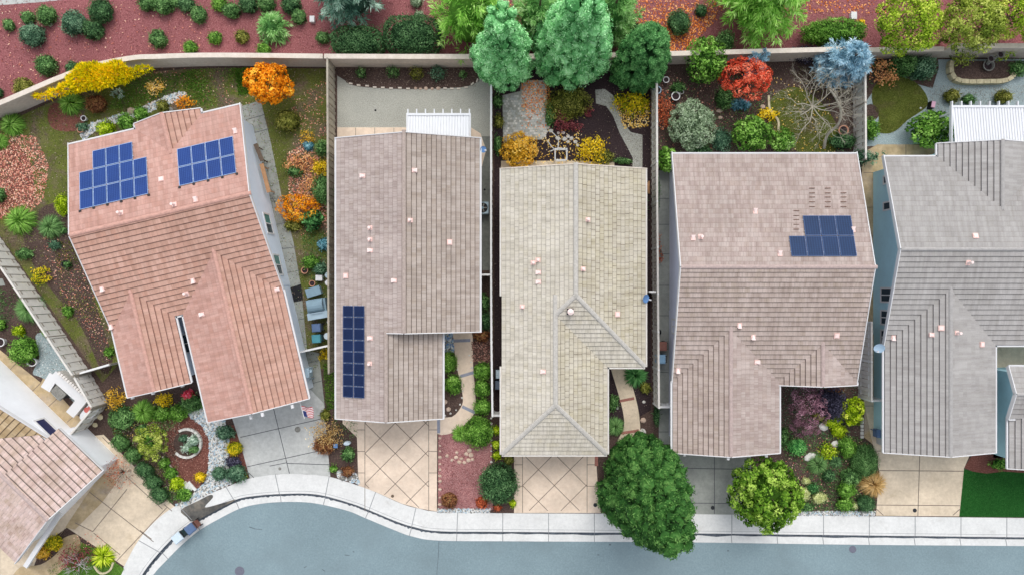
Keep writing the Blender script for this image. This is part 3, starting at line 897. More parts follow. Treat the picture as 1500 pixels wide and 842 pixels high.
# cross joints
def station_at(dist):
    s = 0
    for i in range(len(KERB) - 1):
        L_ = (Vector(KERB[i + 1]) - Vector(KERB[i])).length
        if s + L_ >= dist:
            t = (dist - s) / L_
            return [prof[i][j].lerp(prof[i + 1][j], t) for j in range(9)]
        s += L_
    return None
s = 2.0
while True:
    p = station_at(s)
    if p is None or s > 92: break
    for (j, k) in ((1, 2), (4, 5), (5, 6), (6, 7)):
        mb.bar(p[j] + Vector((0, 0, .003)), p[k] + Vector((0, 0, .003)), .045, .008, 1)
    s += 3.02
tag(mb.build('sidewalk', [M['conc'], M['joint_l'], M['gutter_dirt']]), kind='structure')
# silt lying in the gutter, uneven
mb = MB()
for i in range(len(prof) - 1):
    a, b = prof[i], prof[i + 1]
    w0 = .10 + .10 * abs(math.sin(i * 1.7)) * (1 if i % 7 else 2)
    w1 = .10 + .10 * abs(math.sin((i + 1) * 1.7)) * (1 if (i + 1) % 7 else 2)
    up = Vector((0, 0, .007))
    mb.poly([a[6] + up, b[6] + up, b[6].lerp(b[7], w1) + up, a[6].lerp(a[7], w0) + up], 0)
tag(mb.build('gutter_silt', M['gutter_dirt']), kind='structure')
# damp stain on the pavement in front of the river stones
sheet('damp_patch', M['conc_wet'], [(265, 746), (290, 733), (308, 724), (312, 728), (300, 742), (316, 739), (343, 731), (341, 734), (318, 746), (284, 763), (274, 757)], .018, 3)

# --- red bark slope behind the wall
WALL_A = [(-120, 208), (-60, 190), (0, 172), (25, 166), (62, 150), (110, 128), (160, 109), (215, 99.5), (250, 97.5), (330, 95.5), (484, 97), (700, 97.5), (985, 93), (1250, 86), (1362, 84), (1363, 83), (1500, 83), (1700, 83)]
P_hill = sheet('red_mulch_slope', M['mulch_red'], WALL_A + [(1700, -260), (-120, -260)], .004)
sheet('hill_path', M['conc_grey'], [(-60, -60), (100, -60), (96, 0), (62, 3.5), (30, 6), (0, 8), (-60, 12)], .010, 0)

# --- house one yard
P_y1 = sheet('mossy_yard', M['moss'], [(0, 176), (25, 172), (62, 156), (110, 134), (160, 115), (215, 106), (250, 103), (330, 100), (482, 101), (486, 300), (488, 540), (440, 540), (380, 300), (150, 560), (0, 345)], .004)
P_pink = sheet('pink_gravel_bed', M['mulch_brown'], [(-40, 200), (10, 205), (30, 214), (45, 240), (50, 275), (48, 300), (30, 312), (10, 316), (-40, 318)], .008, 6)
P_bed2 = sheet('brown_bed', M['mulch_brown'], [(78, 152), (112, 158), (124, 178), (112, 192), (80, 190), (70, 172)], .008, 6)
sheet('brown_bed', M['soil'], [(60, 305), (100, 300), (108, 345), (150, 475), (165, 530), (150, 545), (120, 480), (80, 430), (50, 390), (35, 345)], .008, 5)
P_riv = sheet('stone_stream', M['stones'], [(118, 197), (130, 183), (150, 176), (190, 163), (222, 151), (244, 141), (268, 135), (270, 143), (248, 153), (226, 162), (195, 173), (160, 184), (138, 194), (124, 205)], .012, 4)
P_l1 = px([(268, 118), (285, 108), (310, 102), (325, 110), (330, 130), (318, 150), (300, 158), (270, 150), (262, 135)])
P_l2 = px([(355, 103), (372, 100), (385, 112), (383, 128), (365, 135), (352, 124)])
sheet('side_path', M['conc_dull'], [(340, 160), (382, 147.5), (397, 210), (412, 285), (430, 355), (441, 420), (450, 512), (467, 517), (476, 597), (440, 604), (425, 560), (405, 440), (380, 300)], .012)
mb = MB()
for (a, b) in (((360, 176), (388, 168)), ((368, 196), (394, 189)), ((392, 292), (414, 290)), ((400, 330), (425, 325)), ((410, 365), (434, 362)), ((418, 400), (439, 396)),
               ((425, 470), (447, 466)), ((440, 506), (450, 503)), ((448, 532), (469, 527)), ((455, 562), (472, 557))):
    mb.bar(W(a[0], a[1], .013), W(b[0], b[1], .013), .04, .008)
tag(mb.build('path_joints', M['joint_d']), kind='structure')
sheet('door_mat', M['black'], [(425, 421), (441, 416), (444, 440), (428, 443)], .022)
# driveway of house one
P_d1 = sheet('driveway', M['conc_grey'], [(338, 605), (455, 570), (474, 590), (484, 697.5), (449, 693.5), (406, 693.5), (366, 699.5), (354, 655)], .016)
mb = MB()
for (a, b) in (((400, 595), (424, 693)), ((352, 640), (475, 612)), ((362, 683), (480, 657)), ((420, 678), (483, 680)), ((362, 690), (372, 699)), ((395, 682), (420, 677))):
    mb.bar(W(a[0], a[1], .018), W(b[0], b[1], .018), .045, .008)
tag(mb.build('driveway_joints', M['joint_d']), kind='structure')

# --- front garden of house one
P_f1 = sheet('red_bark_bed', M['mulch_brown'], [(222, 612), (272, 608), (298, 625), (306, 645), (305, 680), (296, 706), (284, 716), (262, 700), (240, 660), (215, 636)], .010, 4)
P_f1b = sheet('red_bark_bed', M['mulch_brown'], [(338, 622), (350, 622), (364, 698), (340, 700), (333, 660)], .010)
P_rv = sheet('river_stones', M['stones'], [(274, 604), (288, 596), (299, 598), (305, 614), (330, 616), (335, 640), (335, 690), (348, 698), (338, 708), (306, 722), (272, 740), (262, 744), (258, 739), (285, 722), (300, 706), (306, 684), (307, 645), (296, 622), (280, 612)], .014)
# --- house zero
P_d0 = sheet('tan_driveway', M['conc_tan'], [(118, 640), (152, 636), (192, 678), (252, 738), (256, 741), (227, 763), (201, 794), (182, 829), (140, 800), (98, 772), (60, 800), (45, 842), (0, 842), (0, 700), (60, 680)], .010)
sheet('stained_strip', M['tan_stain'], [(150, 690), (172, 705), (150, 735), (110, 775), (96, 772), (80, 795)], .014)
mb = MB()
for (a, b) in (((131, 720), (225, 793)), ((186, 716), (136, 778)), ((136, 778), (110, 765)), ((188, 700), (238, 745)), ((170, 822), (245, 742)), ((137, 780), (176, 812)), ((150, 640), (160, 650)), ((205, 776), (222, 789)), ((240, 738), (252, 748))):
    mb.bar(W(a[0], a[1], .013), W(b[0], b[1], .013), .045, .008)
tag(mb.build('driveway_joints', M['joint']), kind='structure')
P_fl0 = sheet('lawn', M['lawn'], [(112, 790), (140, 803), (182, 832), (168, 862), (90, 862), (70, 835)], .014)
sheet('entry_path', M['tan_stain'], [(90, 790), (112, 782), (118, 800), (100, 826), (70, 848), (20, 850), (30, 830), (60, 826), (85, 808)], .018, 4)
sheet('patio', M['tan_stain'], [(-60, 465), (0, 512), (60, 560), (64, 552), (114, 608), (128, 618), (120, 642), (60, 610), (-60, 510)], .010)
mb = MB()
for (a, b) in (((10, 546), (24, 531)), ((45, 575), (60, 560)), ((70, 596), (98, 570)), ((98, 618), (112, 606))):
    mb.bar(W(a[0], a[1], .014), W(b[0], b[1], .014), .04, .008)
tag(mb.build('patio_joints', M['joint']), kind='structure')
P_gb = sheet('blue_gravel', M['gravel_blue'], [(52, 492), (66, 488), (82, 505), (106, 540), (140, 592), (124, 604), (90, 570), (60, 552), (48, 546), (58, 522)], .012, 3)
sheet('paver_slab', M['conc_dull'], [(-10, 408), (4, 408), (8, 418), (-10, 420)], .012)
# --- house two yard
P_dg = sheet('gravel_yard', M['dg'], [(494, 101), (718, 101), (722, 250), (705, 250), (690, 196), (494, 192)], .004)
sheet('side_yard', M['dg_dark'], [(688, 200), (721, 200), (721, 396), (688, 396)], .008)
P_b2 = sheet('planting_bed', M['soil'], [(500, 99), (505, 118), (520, 126), (562, 130), (607, 131), (650, 130), (685, 127), (700, 118), (704, 99)], .010, 3)
sheet('patio', M['conc_tan2'], [(494, 187), (690, 187), (704, 196), (712, 220), (706, 244), (690, 252), (560, 230), (494, 220)], .014)
mb = MB()
for u in (521, 549, 577):
    mb.bar(W(u, 187.5, .016), W(u, 200, .016), .03, .008)
tag(mb.build('patio_joints', M['joint']), kind='structure')
# front of house two
P_mp = sheet('pink_gravel_bed', M['mulch_pink'], [(642, 637), (664, 634), (700, 636), (720, 640), (722, 746), (642, 746)], .008)
P_bd2 = sheet('dark_bed', M['soil'], [(690, 470), (721, 470), (721, 606), (735, 606), (735, 640), (755, 668), (755, 748), (716, 748), (716, 640), (690, 600)], .006)
sheet('entry_walk', M['conc_tan2'], [(664, 480), (690, 480), (693, 535), (697, 590), (694, 606), (682, 620), (664, 633), (641, 635), (641, 612), (662, 610), (675, 596), (678, 580), (670, 540)], .014, 3)
mb = MB()
for (a, b) in (((664, 499), (689, 498)), ((674, 551), (694, 545)), ((677, 595), (696, 604)), ((642.5, 613), (642.5, 634))):
    mb.bar(W(a[0], a[1], .016), W(b[0], b[1], .016), .2, .008)
tag(mb.build('paving_bands', M['slate']), kind='structure')
P_sl = sheet('blue_stone_bed', M['stones'], [(644, 482), (664, 482), (665, 516), (646, 514)], .012)
P_bs = sheet('blue_stone_strip', M['stones'], [(641, 744.5), (718, 744.5), (718, 750), (641, 750)], .016)
P_e2 = sheet('dark_bed', M['soil'], [(646, 514), (666, 514), (670, 540), (677, 580), (674, 596), (660, 608), (646, 610)], .010)
# driveway two and three: peach concrete scored in diamonds inside a border
def diamond_drive(x0, x1, ytop, ybot, bx0, bx1, pitch, clipper, phase):
    mb = MB()
    z = .019
    for (a, b) in (((bx0, ytop), (bx0, ybot)), ((bx1, ytop), (bx1, ybot))):
        mb.bar(W(*a, z), W(*b, z), .035, .008)
    import itertools
    for sgn in (1, -1):
        k = -30
        while k < 30:
            c = phase + k * pitch
            # line v = sgn*u + c
            pts = []
            for u in np.linspace(bx0, bx1, 60):
                v = ytop + sgn * (u - bx0) + c
                if ytop <= v <= clipper(u) - 1: pts.append((u, v))
            if len(pts) > 3: mb.bar(W(*pts[0], z), W(*pts[-1], z), .04, .008)
            k += 1
    y = ytop + 22
    while y < clipper(bx0) - 8:
        mb.bar(W(x0, y, z), W(bx0, y, z), .035, .008)
        if y < clipper(bx1) - 8: mb.bar(W(bx1, y, z), W(x1, y, z), .035, .008)
        y += 31.5
    tag(mb.build('driveway_joints', M['joint']), kind='structure')
def walk_back(u):
    t = W(u, 0)[0]
    for i in range(len(BACK) - 1):
        if BACK[i][0] <= t <= BACK[i + 1][0] and BACK[i][1] < -11:
            f = (t - BACK[i][0]) / (BACK[i + 1][0] - BACK[i][0])
            return 421 - (BACK[i][1] * (1 - f) + BACK[i + 1][1] * f) / .045
    return 751
us = [525, 550, 588, 613, 640]
P_d2 = sheet('peach_driveway', M['conc_tan2'], [(502, 600), (640.5, 600)] + [(u, walk_back(u) - .3) for u in reversed(us)] + [(523, 640), (502, 620)], .015)
diamond_drive(523, 640.5, 607, 748, 534.5, 628, 44.5, walk_back, 12)
P_d3 = sheet('peach_driveway', M['conc_tan2'], [(753, 650), (872, 650), (876, 720), (880, 750.5), (753, 750.5)], .015)
diamond_drive(754, 872, 658, 750, 765.5, 860, 46.5, lambda u: 749.5, 6)
# --- house three yard
P_y3 = sheet('compost_ground', M['black_soil'], [(724, 101), (952, 98), (954, 600), (885, 640), (885, 540), (724, 605)], .004)
P_pv = sheet('paver_patio', M['dg'], [(736, 140), (762, 134), (764, 118), (801, 118), (802, 190), (796, 205), (775, 205), (740, 215), (737, 206)], .010)
mb = MB()
rr = random.Random(3)
for j in range(24):
    for i in range(17):
        u = 738.5 + i * 3.9 + (2 if j % 2 else 0); v = 120 + j * 3.6
        if v < 139 and u < 764: continue
        if u > 799 or v > 200: continue
        a = W(u, v, .02)
        mb.box(a[0] - .078, a[0] + .078, a[1] - .07, a[1] + .07, .012, .024 + rr.random() * .006, rr.randrange(3))
tag(mb.build('pavers', [M['dg'], M['conc_grey'], M['rock_w']]), kind='structure')
P_gp = sheet('gravel_path', M['dg'], [(872, 132), (886, 131), (898, 140), (905, 158), (913, 180), (924, 194), (941, 198), (941, 248), (926, 248), (927, 232), (920, 218), (908, 196), (898, 170), (888, 156), (873, 152)], .010)
sheet('back_step', M['conc_tan'], [(734, 236), (838, 236), (900, 238), (900, 262), (734, 262)], .008)
sheet('entry_walk', M['conc_tan'], [(894, 530), (917, 530), (925, 560), (933, 590), (937, 615), (935, 640), (905, 648), (914, 625), (912, 600), (904, 570)], .010, 3)
mb = MB()
for (a, b) in (((908, 587), (929, 583)), ((910, 634), (936, 630))):
    mb.bar(W(a[0], a[1], .013), W(b[0], b[1], .013), .18, .008)
mb.bar(W(873.5, 667, .018), W(873.5, 682, .018), .22, .01)
tag(mb.build('brick_bands', M['brick_red']), kind='structure')
# --- house four
P_y4 = sheet('dark_yard', M['soil'], [(962, 98), (1250, 90), (1252, 240), (962, 240)], .004)
P_l4 = sheet('lawn', M['lawn_olive'], [(1128, 150), (1140, 135), (1165, 128), (1190, 140), (1215, 165), (1228, 195), (1222, 222), (1180, 228), (1150, 205), (1128, 178)], .008, 5)
mb = MB()
q = smooth([W(1126, 140, .04), W(1127, 158, .04), (W(1133, 168, .04)), W(1140, 178, .04), W(1140, 196, .04)], 6)
for i in range(len(q) - 1): mb.bar(q[i], q[i + 1], .14, .08)
tag(mb.build('lawn_kerb', M['block_tan']), kind='structure')
sheet('side_path', M['conc_dull'], [(965, 250), (990, 250), (990, 600), (985, 650), (965, 650)], .008)
mb = MB()
for v in (291, 329, 372, 418, 462, 500, 545, 632):
    mb.bar(W(964, v, .010), W(990, v, .010), .035, .008)
tag(mb.build('path_joints', M['joint_d']), kind='structure')
P_d4 = sheet('grey_driveway', M['conc_dull'], [(983, 640), (1100, 640), (1100, 753.4), (1000, 752), (983, 751.8)], .014)
mb = MB()
for (a, b) in (((1046.5, 650), (1046.5, 752)), ((1000, 685), (1100, 687)), ((1000, 736), (1090, 737))):
    mb.bar(W(a[0], a[1], .016), W(b[0], b[1], .016), .045, .008)
tag(mb.build('driveway_joints', M['joint_d']), kind='structure')
P_f4 = sheet('dark_bed', M['soil'], [(1100, 560), (1268, 560), (1268, 600), (1276, 650), (1282, 755), (1100, 752)], .006)
P_st4 = sheet('stone_strip', M['stones'], [(1148, 748), (1282, 748), (1282, 755), (1148, 753.5)], .012)
# --- house five
P_y5 = sheet('grey_gravel_yard', M['gravel_blue'], [(1254, 88), (1500, 87), (1640, 87), (1640, 200), (1260, 215)], .004)
P_b5 = sheet('shrub_bed', M['soil'], [(1266, 88), (1374, 87), (1375, 100), (1366, 130), (1345, 124), (1325, 112), (1300, 118), (1282, 130), (1268, 150)], .008)
P_l5 = sheet('round_lawn', M['lawn_olive'], [(1282, 125), (1298, 115), (1318, 112), (1342, 122), (1357, 140), (1358, 155), (1347, 165), (1330, 176), (1312, 192), (1298, 196), (1285, 192), (1287, 172), (1279, 155), (1277, 138)], .012, 6)
sheet('soil_ring', M['soil'], [(1266, 158), (1276, 153), (1286, 160), (1286, 172), (1276, 177), (1266, 172)], .016, 5)
sheet('tan_side_path', M['tan_stain'], [(1262, 225), (1285, 212), (1330, 212), (1400, 214), (1400, 240), (1300, 260), (1290, 500), (1290, 660), (1266, 640), (1266, 480)], .010)
mb = MB()
for (a, b) in (((1327, 212), (1327, 230)), ((1265, 253), (1290, 253)), ((1265, 304), (1290, 304)), ((1265, 346), (1290, 346)), ((1265, 512), (1292, 512)), ((1265, 552), (1292, 552)), ((1264, 594), (1292, 594))):
    mb.bar(W(a[0], a[1], .012), W(b[0], b[1], .012), .035, .008)
tag(mb.build('path_joints', M['joint']), kind='structure')
P_d5 = sheet('tan_driveway', M['conc_tan'], [(1264, 582), (1290, 582), (1290, 650), (1425, 655), (1412, 685), (1405, 755.5), (1283, 754.5), (1288, 690), (1276, 640)], .014)
mb = MB()
for (a, b) in (((1347.5, 660), (1344.5, 755)), ((1286, 688.5), (1411, 689.5)), ((1284, 739), (1406, 740)), ((1266, 660), (1290, 660)), ((1284, 745), (1294, 754)), ((1396, 754), (1406, 745))):
    mb.bar(W(a[0], a[1], .016), W(b[0], b[1], .016), .045, .008)
tag(mb.build('driveway_joints', M['joint']), kind='structure')
P_t5 = sheet('turf_lawn', M['turf'], [(1411, 686), (1425, 690), (1445, 693), (1470, 690), (1500, 692), (1640, 695), (1640, 759), (1500, 757), (1405, 756)], .010)
P_m5 = sheet('brown_bed', M['mulch_brown'], [(1425, 665), (1700, 665), (1700, 695), (1500, 692), (1470, 690), (1445, 693), (1425, 690), (1412, 684)], .006)
sheet('entry_court', M['conc_tan'], [(1455, 500), (1640, 500), (1640, 670), (1455, 670)], .006)

# --- litter and texture (nobody could count these)
litter('bark_chips', 'chips', P_hill[:-2] + [W(1560, -40), W(-60, -40)], 24000, .07, 1)
litter('fallen_leaves', 'litter_p', px([(0, 10), (300, 5), (300, 95), (0, 165)]), 420, .12, 2)
litter('fallen_leaves', 'litter_o', px([(905, 0), (1050, 0), (1050, 30), (990, 90), (960, 60), (920, 50)]), 2600, .13, 3, dens=.6)
litter('fallen_leaves', 'litter_o', px([(700, 0), (1300, 0), (1300, 20), (700, 20)]), 900, .12, 33)
litter('fallen_leaves', 'litter_p', px([(0, 196), (52, 200), (72, 240), (66, 290), (40, 316), (0, 322)]), 2600, .11, 4)
litter('fallen_leaves', 'litter_p', px([(420, 225), (445, 212), (478, 220), (482, 345), (440, 350), (425, 300)]), 1900, .12, 5, dens=.8)
litter('fallen_leaves', 'litter_o', px([(764, 118), (806, 118), (806, 190), (764, 190)]), 1500, .1, 6, dens=.9)
litter('fallen_leaves', 'litter_y', px([(900, 150), (952, 150), (950, 185), (915, 190)]), 500, .12, 7)
litter('fallen_leaves', 'litter_y', px([(780, 190), (850, 190), (870, 240), (780, 240)]), 260, .12, 8)
litter('fallen_leaves', 'litter_y', px([(1125, 110), (1230, 130), (1230, 225), (1130, 225)]), 240, .1, 9)
litter('fallen_leaves', 'litter_p', px([(100, 790), (135, 775), (160, 800), (140, 815)]), 90, .09, 10)
litter('soil_crumbs', 'soilbits', P_y1, 9000, .07, 11)
litter('soil_crumbs', 'soilbits', px([(500, 100), (704, 100), (700, 127), (505, 124)]), 900, .06, 12)
litter('soil_crumbs', 'soilbits', P_y3, 2500, .05, 13)
litter('soil_crumbs', 'soilbits', P_y4, 3000, .06, 14)
litter('soil_crumbs', 'soilbits', P_f4, 2500, .06, 15)
litter('bark_chips', 'chips_b', P_f1, 2200, .07, 16, z=.03)
litter('bark_chips', 'chips', P_mp, 3000, .06, 17, z=.03)
litter('bark_chips', 'chips_b', px([(690, 500), (721, 500), (721, 530), (692, 530)]), 500, .09, 18)
grass('grass_tufts', 'grass_o', P_y1, 15000, .12, 20, dens=.55)
grass('grass_tufts', 'grass', P_y1, 9000, .11, 120, dens=.8)
grass('grass_tufts', 'grass', px([(255, 112), (285, 102), (345, 101), (345, 140), (320, 160), (262, 158)]), 9000, .15, 21, dens=1.1)
grass('grass_tufts', 'grass', px([(345, 101), (392, 101), (392, 132), (350, 140)]), 4500, .15, 22, dens=1.3)
grass('grass_tufts', 'grass', px([(196, 118), (232, 108), (262, 110), (262, 135), (215, 150), (180, 160), (160, 160), (170, 140)]), 3200, .12, 23)
grass('grass_tufts', 'grass_o', P_l4, 3500, .08, 24)
grass('grass_tufts', 'grass_o', P_l5, 5500, .08, 25)
grass('grass_tufts', 'turfb', P_t5, 9000, .07, 26)
grass('grass_tufts', 'grass', P_fl0, 2600, .1, 27)
grass('grass_tufts', 'grass', px([(474, 532), (492, 532), (494, 598), (478, 600)]), 1600, .13, 28)
RW = [M['rock_w'], M['lead'], M['conc'], M['steel2']]
pebbles('river_pebbles', RW, P_rv, 2600, .085, 30, .016)
pebbles('stream_pebbles', RW, P_riv, 900, .085, 31, .014)
pebbles('strip_pebbles', RW, P_bs, 500, .07, 32, .018)
pebbles('bed_pebbles', [M['conc'], M['steel2'], M['dish_mid'], M['lead']], P_sl, 320, .08, 33, .014)
pebbles('strip_pebbles', RW, P_st4, 600, .07, 34, .014)
pebbles('corner_pebbles', [M['conc'], M['rock_w'], M['steel2'], M['lead']], px([(494, 690), (510, 688), (524, 694), (526, 708), (512, 704), (496, 698)]), 260, .1, 35, .02)
pebbles('gravel_grains', [M['gravel_blue'], M['conc'], M['lead']], P_gb, 900, .035, 36, .014)
pebbles('gravel_grains', [M['gravel_blue'], M['conc_dull'], M['lead']], px([(1360, 125), (1385, 125), (1500, 126), (1500, 148), (1345, 175), (1290, 205), (1358, 160)]), 1800, .035, 37, .008)
pebbles('gravel_grains', [M['dg'], M['conc_grey'], M['lead']], P_gp, 900, .035, 38, .014)

# low ground cover and weeds filling the beds
for (nm, pal_, poly_, n_, hh, sd, dn) in (
        ('ground_cover', 'clip', [(160, 600), (225, 596), (268, 600), (262, 618), (236, 640), (250, 690), (262, 730), (248, 736), (190, 668), (165, 630)], 5200, .17, 130, 1.2),
        ('ground_cover', 'grass_o', [(160, 600), (225, 596), (268, 600), (262, 618), (236, 640), (250, 690), (262, 730), (248, 736), (190, 668), (165, 630)], 2600, .14, 131, .9),
        ('ground_cover', 'clip', [(1145, 625), (1262, 640), (1276, 665), (1280, 748), (1150, 748)], 6500, .16, 132, 1.1),
        ('ground_cover', 'clip_blue', [(1145, 565), (1260, 565), (1260, 640), (1145, 640)], 2600, .14, 133, 1.3),
        ('ground_cover', 'clip', [(964, 100), (1130, 100), (1128, 222), (964, 222)], 5200, .15, 134, 1.0),
        ('ground_cover', 'grass_o', [(1128, 100), (1250, 100), (1250, 225), (1128, 225)], 4200, .12, 135, .8),
        ('ground_cover', 'clip', [(0, 420), (40, 420), (100, 530), (125, 570), (60, 490), (20, 500), (0, 490)], 2600, .15, 136, 1.2),
        ('ground_cover', 'clip', [(486, 600), (523, 608), (523, 690), (490, 690)], 900, .13, 137, 1.4),
        ('ground_cover', 'clip', [(724, 110), (734, 110), (735, 240), (724, 240)], 700, .14, 138, 1.5),
        ('ground_cover', 'olive', [(80, 352), (110, 352), (160, 480), (160, 535), (130, 520), (90, 450)], 2600, .13, 139, 1.0),
        ('ground_cover', 'clip', [(1268, 90), (1372, 90), (1364, 122), (1300, 112), (1270, 130)], 1800, .16, 140, 1.2),
        ('ground_cover', 'clip', [(442, 340), (486, 340), (486, 440), (455, 430)], 1300, .14, 141, 1.2)):
    grass(nm, pal_, px(poly_), n_, hh, sd, dens=dn)
for (pal_, poly_, n_, sd) in (('litter_p', [(1150, 640), (1275, 640), (1275, 745), (1150, 745)], 420, 150), ('soilbits', [(165, 600), (265, 600), (262, 730), (200, 680)], 2200, 151),
                              ('litter_y', [(160, 590), (260, 590), (240, 650), (170, 640)], 160, 152), ('litter_p', [(965, 105), (1125, 105), (1125, 220), (965, 220)], 420, 153), ('litter_p', [(60, 320), (160, 440), (160, 530), (70, 400)], 500, 154),
                              ('litter_p', [(200, 105), (380, 100), (380, 155), (200, 165)], 260, 155), ('litter_p', [(425, 150), (485, 110), (485, 220), (430, 215)], 300, 156), ('litter_y', [(445, 625), (480, 620), (480, 665), (450, 660)], 60, 157)):
    litter('fallen_leaves' if pal_ != 'soilbits' else 'soil_crumbs', pal_, px(poly_), n_, .09, sd, z=.03)
# ------------------------------------------------------------------ houses
def clip(poly, a, b, c):
    """keep a*x+b*y+c >= 0"""
    out = []
    for i in range(len(poly)):
        p, q = poly[i], poly[(i + 1) % len(poly)]
        dp, dq = a * p[0] + b * p[1] + c, a * q[0] + b * q[1] + c
        if dp >= 0: out.append(p)
        if (dp > 0 and dq < 0) or (dp < 0 and dq > 0):
            t = dp / (dp - dq)
            out.append((p[0] + (q[0] - p[0]) * t, p[1] + (q[1] - p[1]) * t))
    return out


def area(p):
    return 0.5 * sum(p[i][0] * p[(i + 1) % len(p)][1] - p[(i + 1) % len(p)][0] * p[i][1] for i in range(len(p))) if len(p) > 2 else 0


def subtract(P, Q):
    out = []; cur = P
    for i in range(len(Q)):
        p, q = Q[i], Q[(i + 1) % len(Q)]
        a, b = -(q[1] - p[1]), (q[0] - p[0]); c = -(a * p[0] + b * p[1])
        o = clip(cur, -a, -b, -c)
        if abs(area(o)) > 1e-4: out.append(o)
        cur = clip(cur, a, b, c)
        if abs(area(cur)) < 1e-4: break
    return out


def inside(poly, x, y, e=1e-6):
    for i in range(len(poly)):
        p, q = poly[i], poly[(i + 1) % len(poly)]
        if -(q[1] - p[1]) * (x - p[0]) + (q[0] - p[0]) * (y - p[1]) < -e: return False
    return True


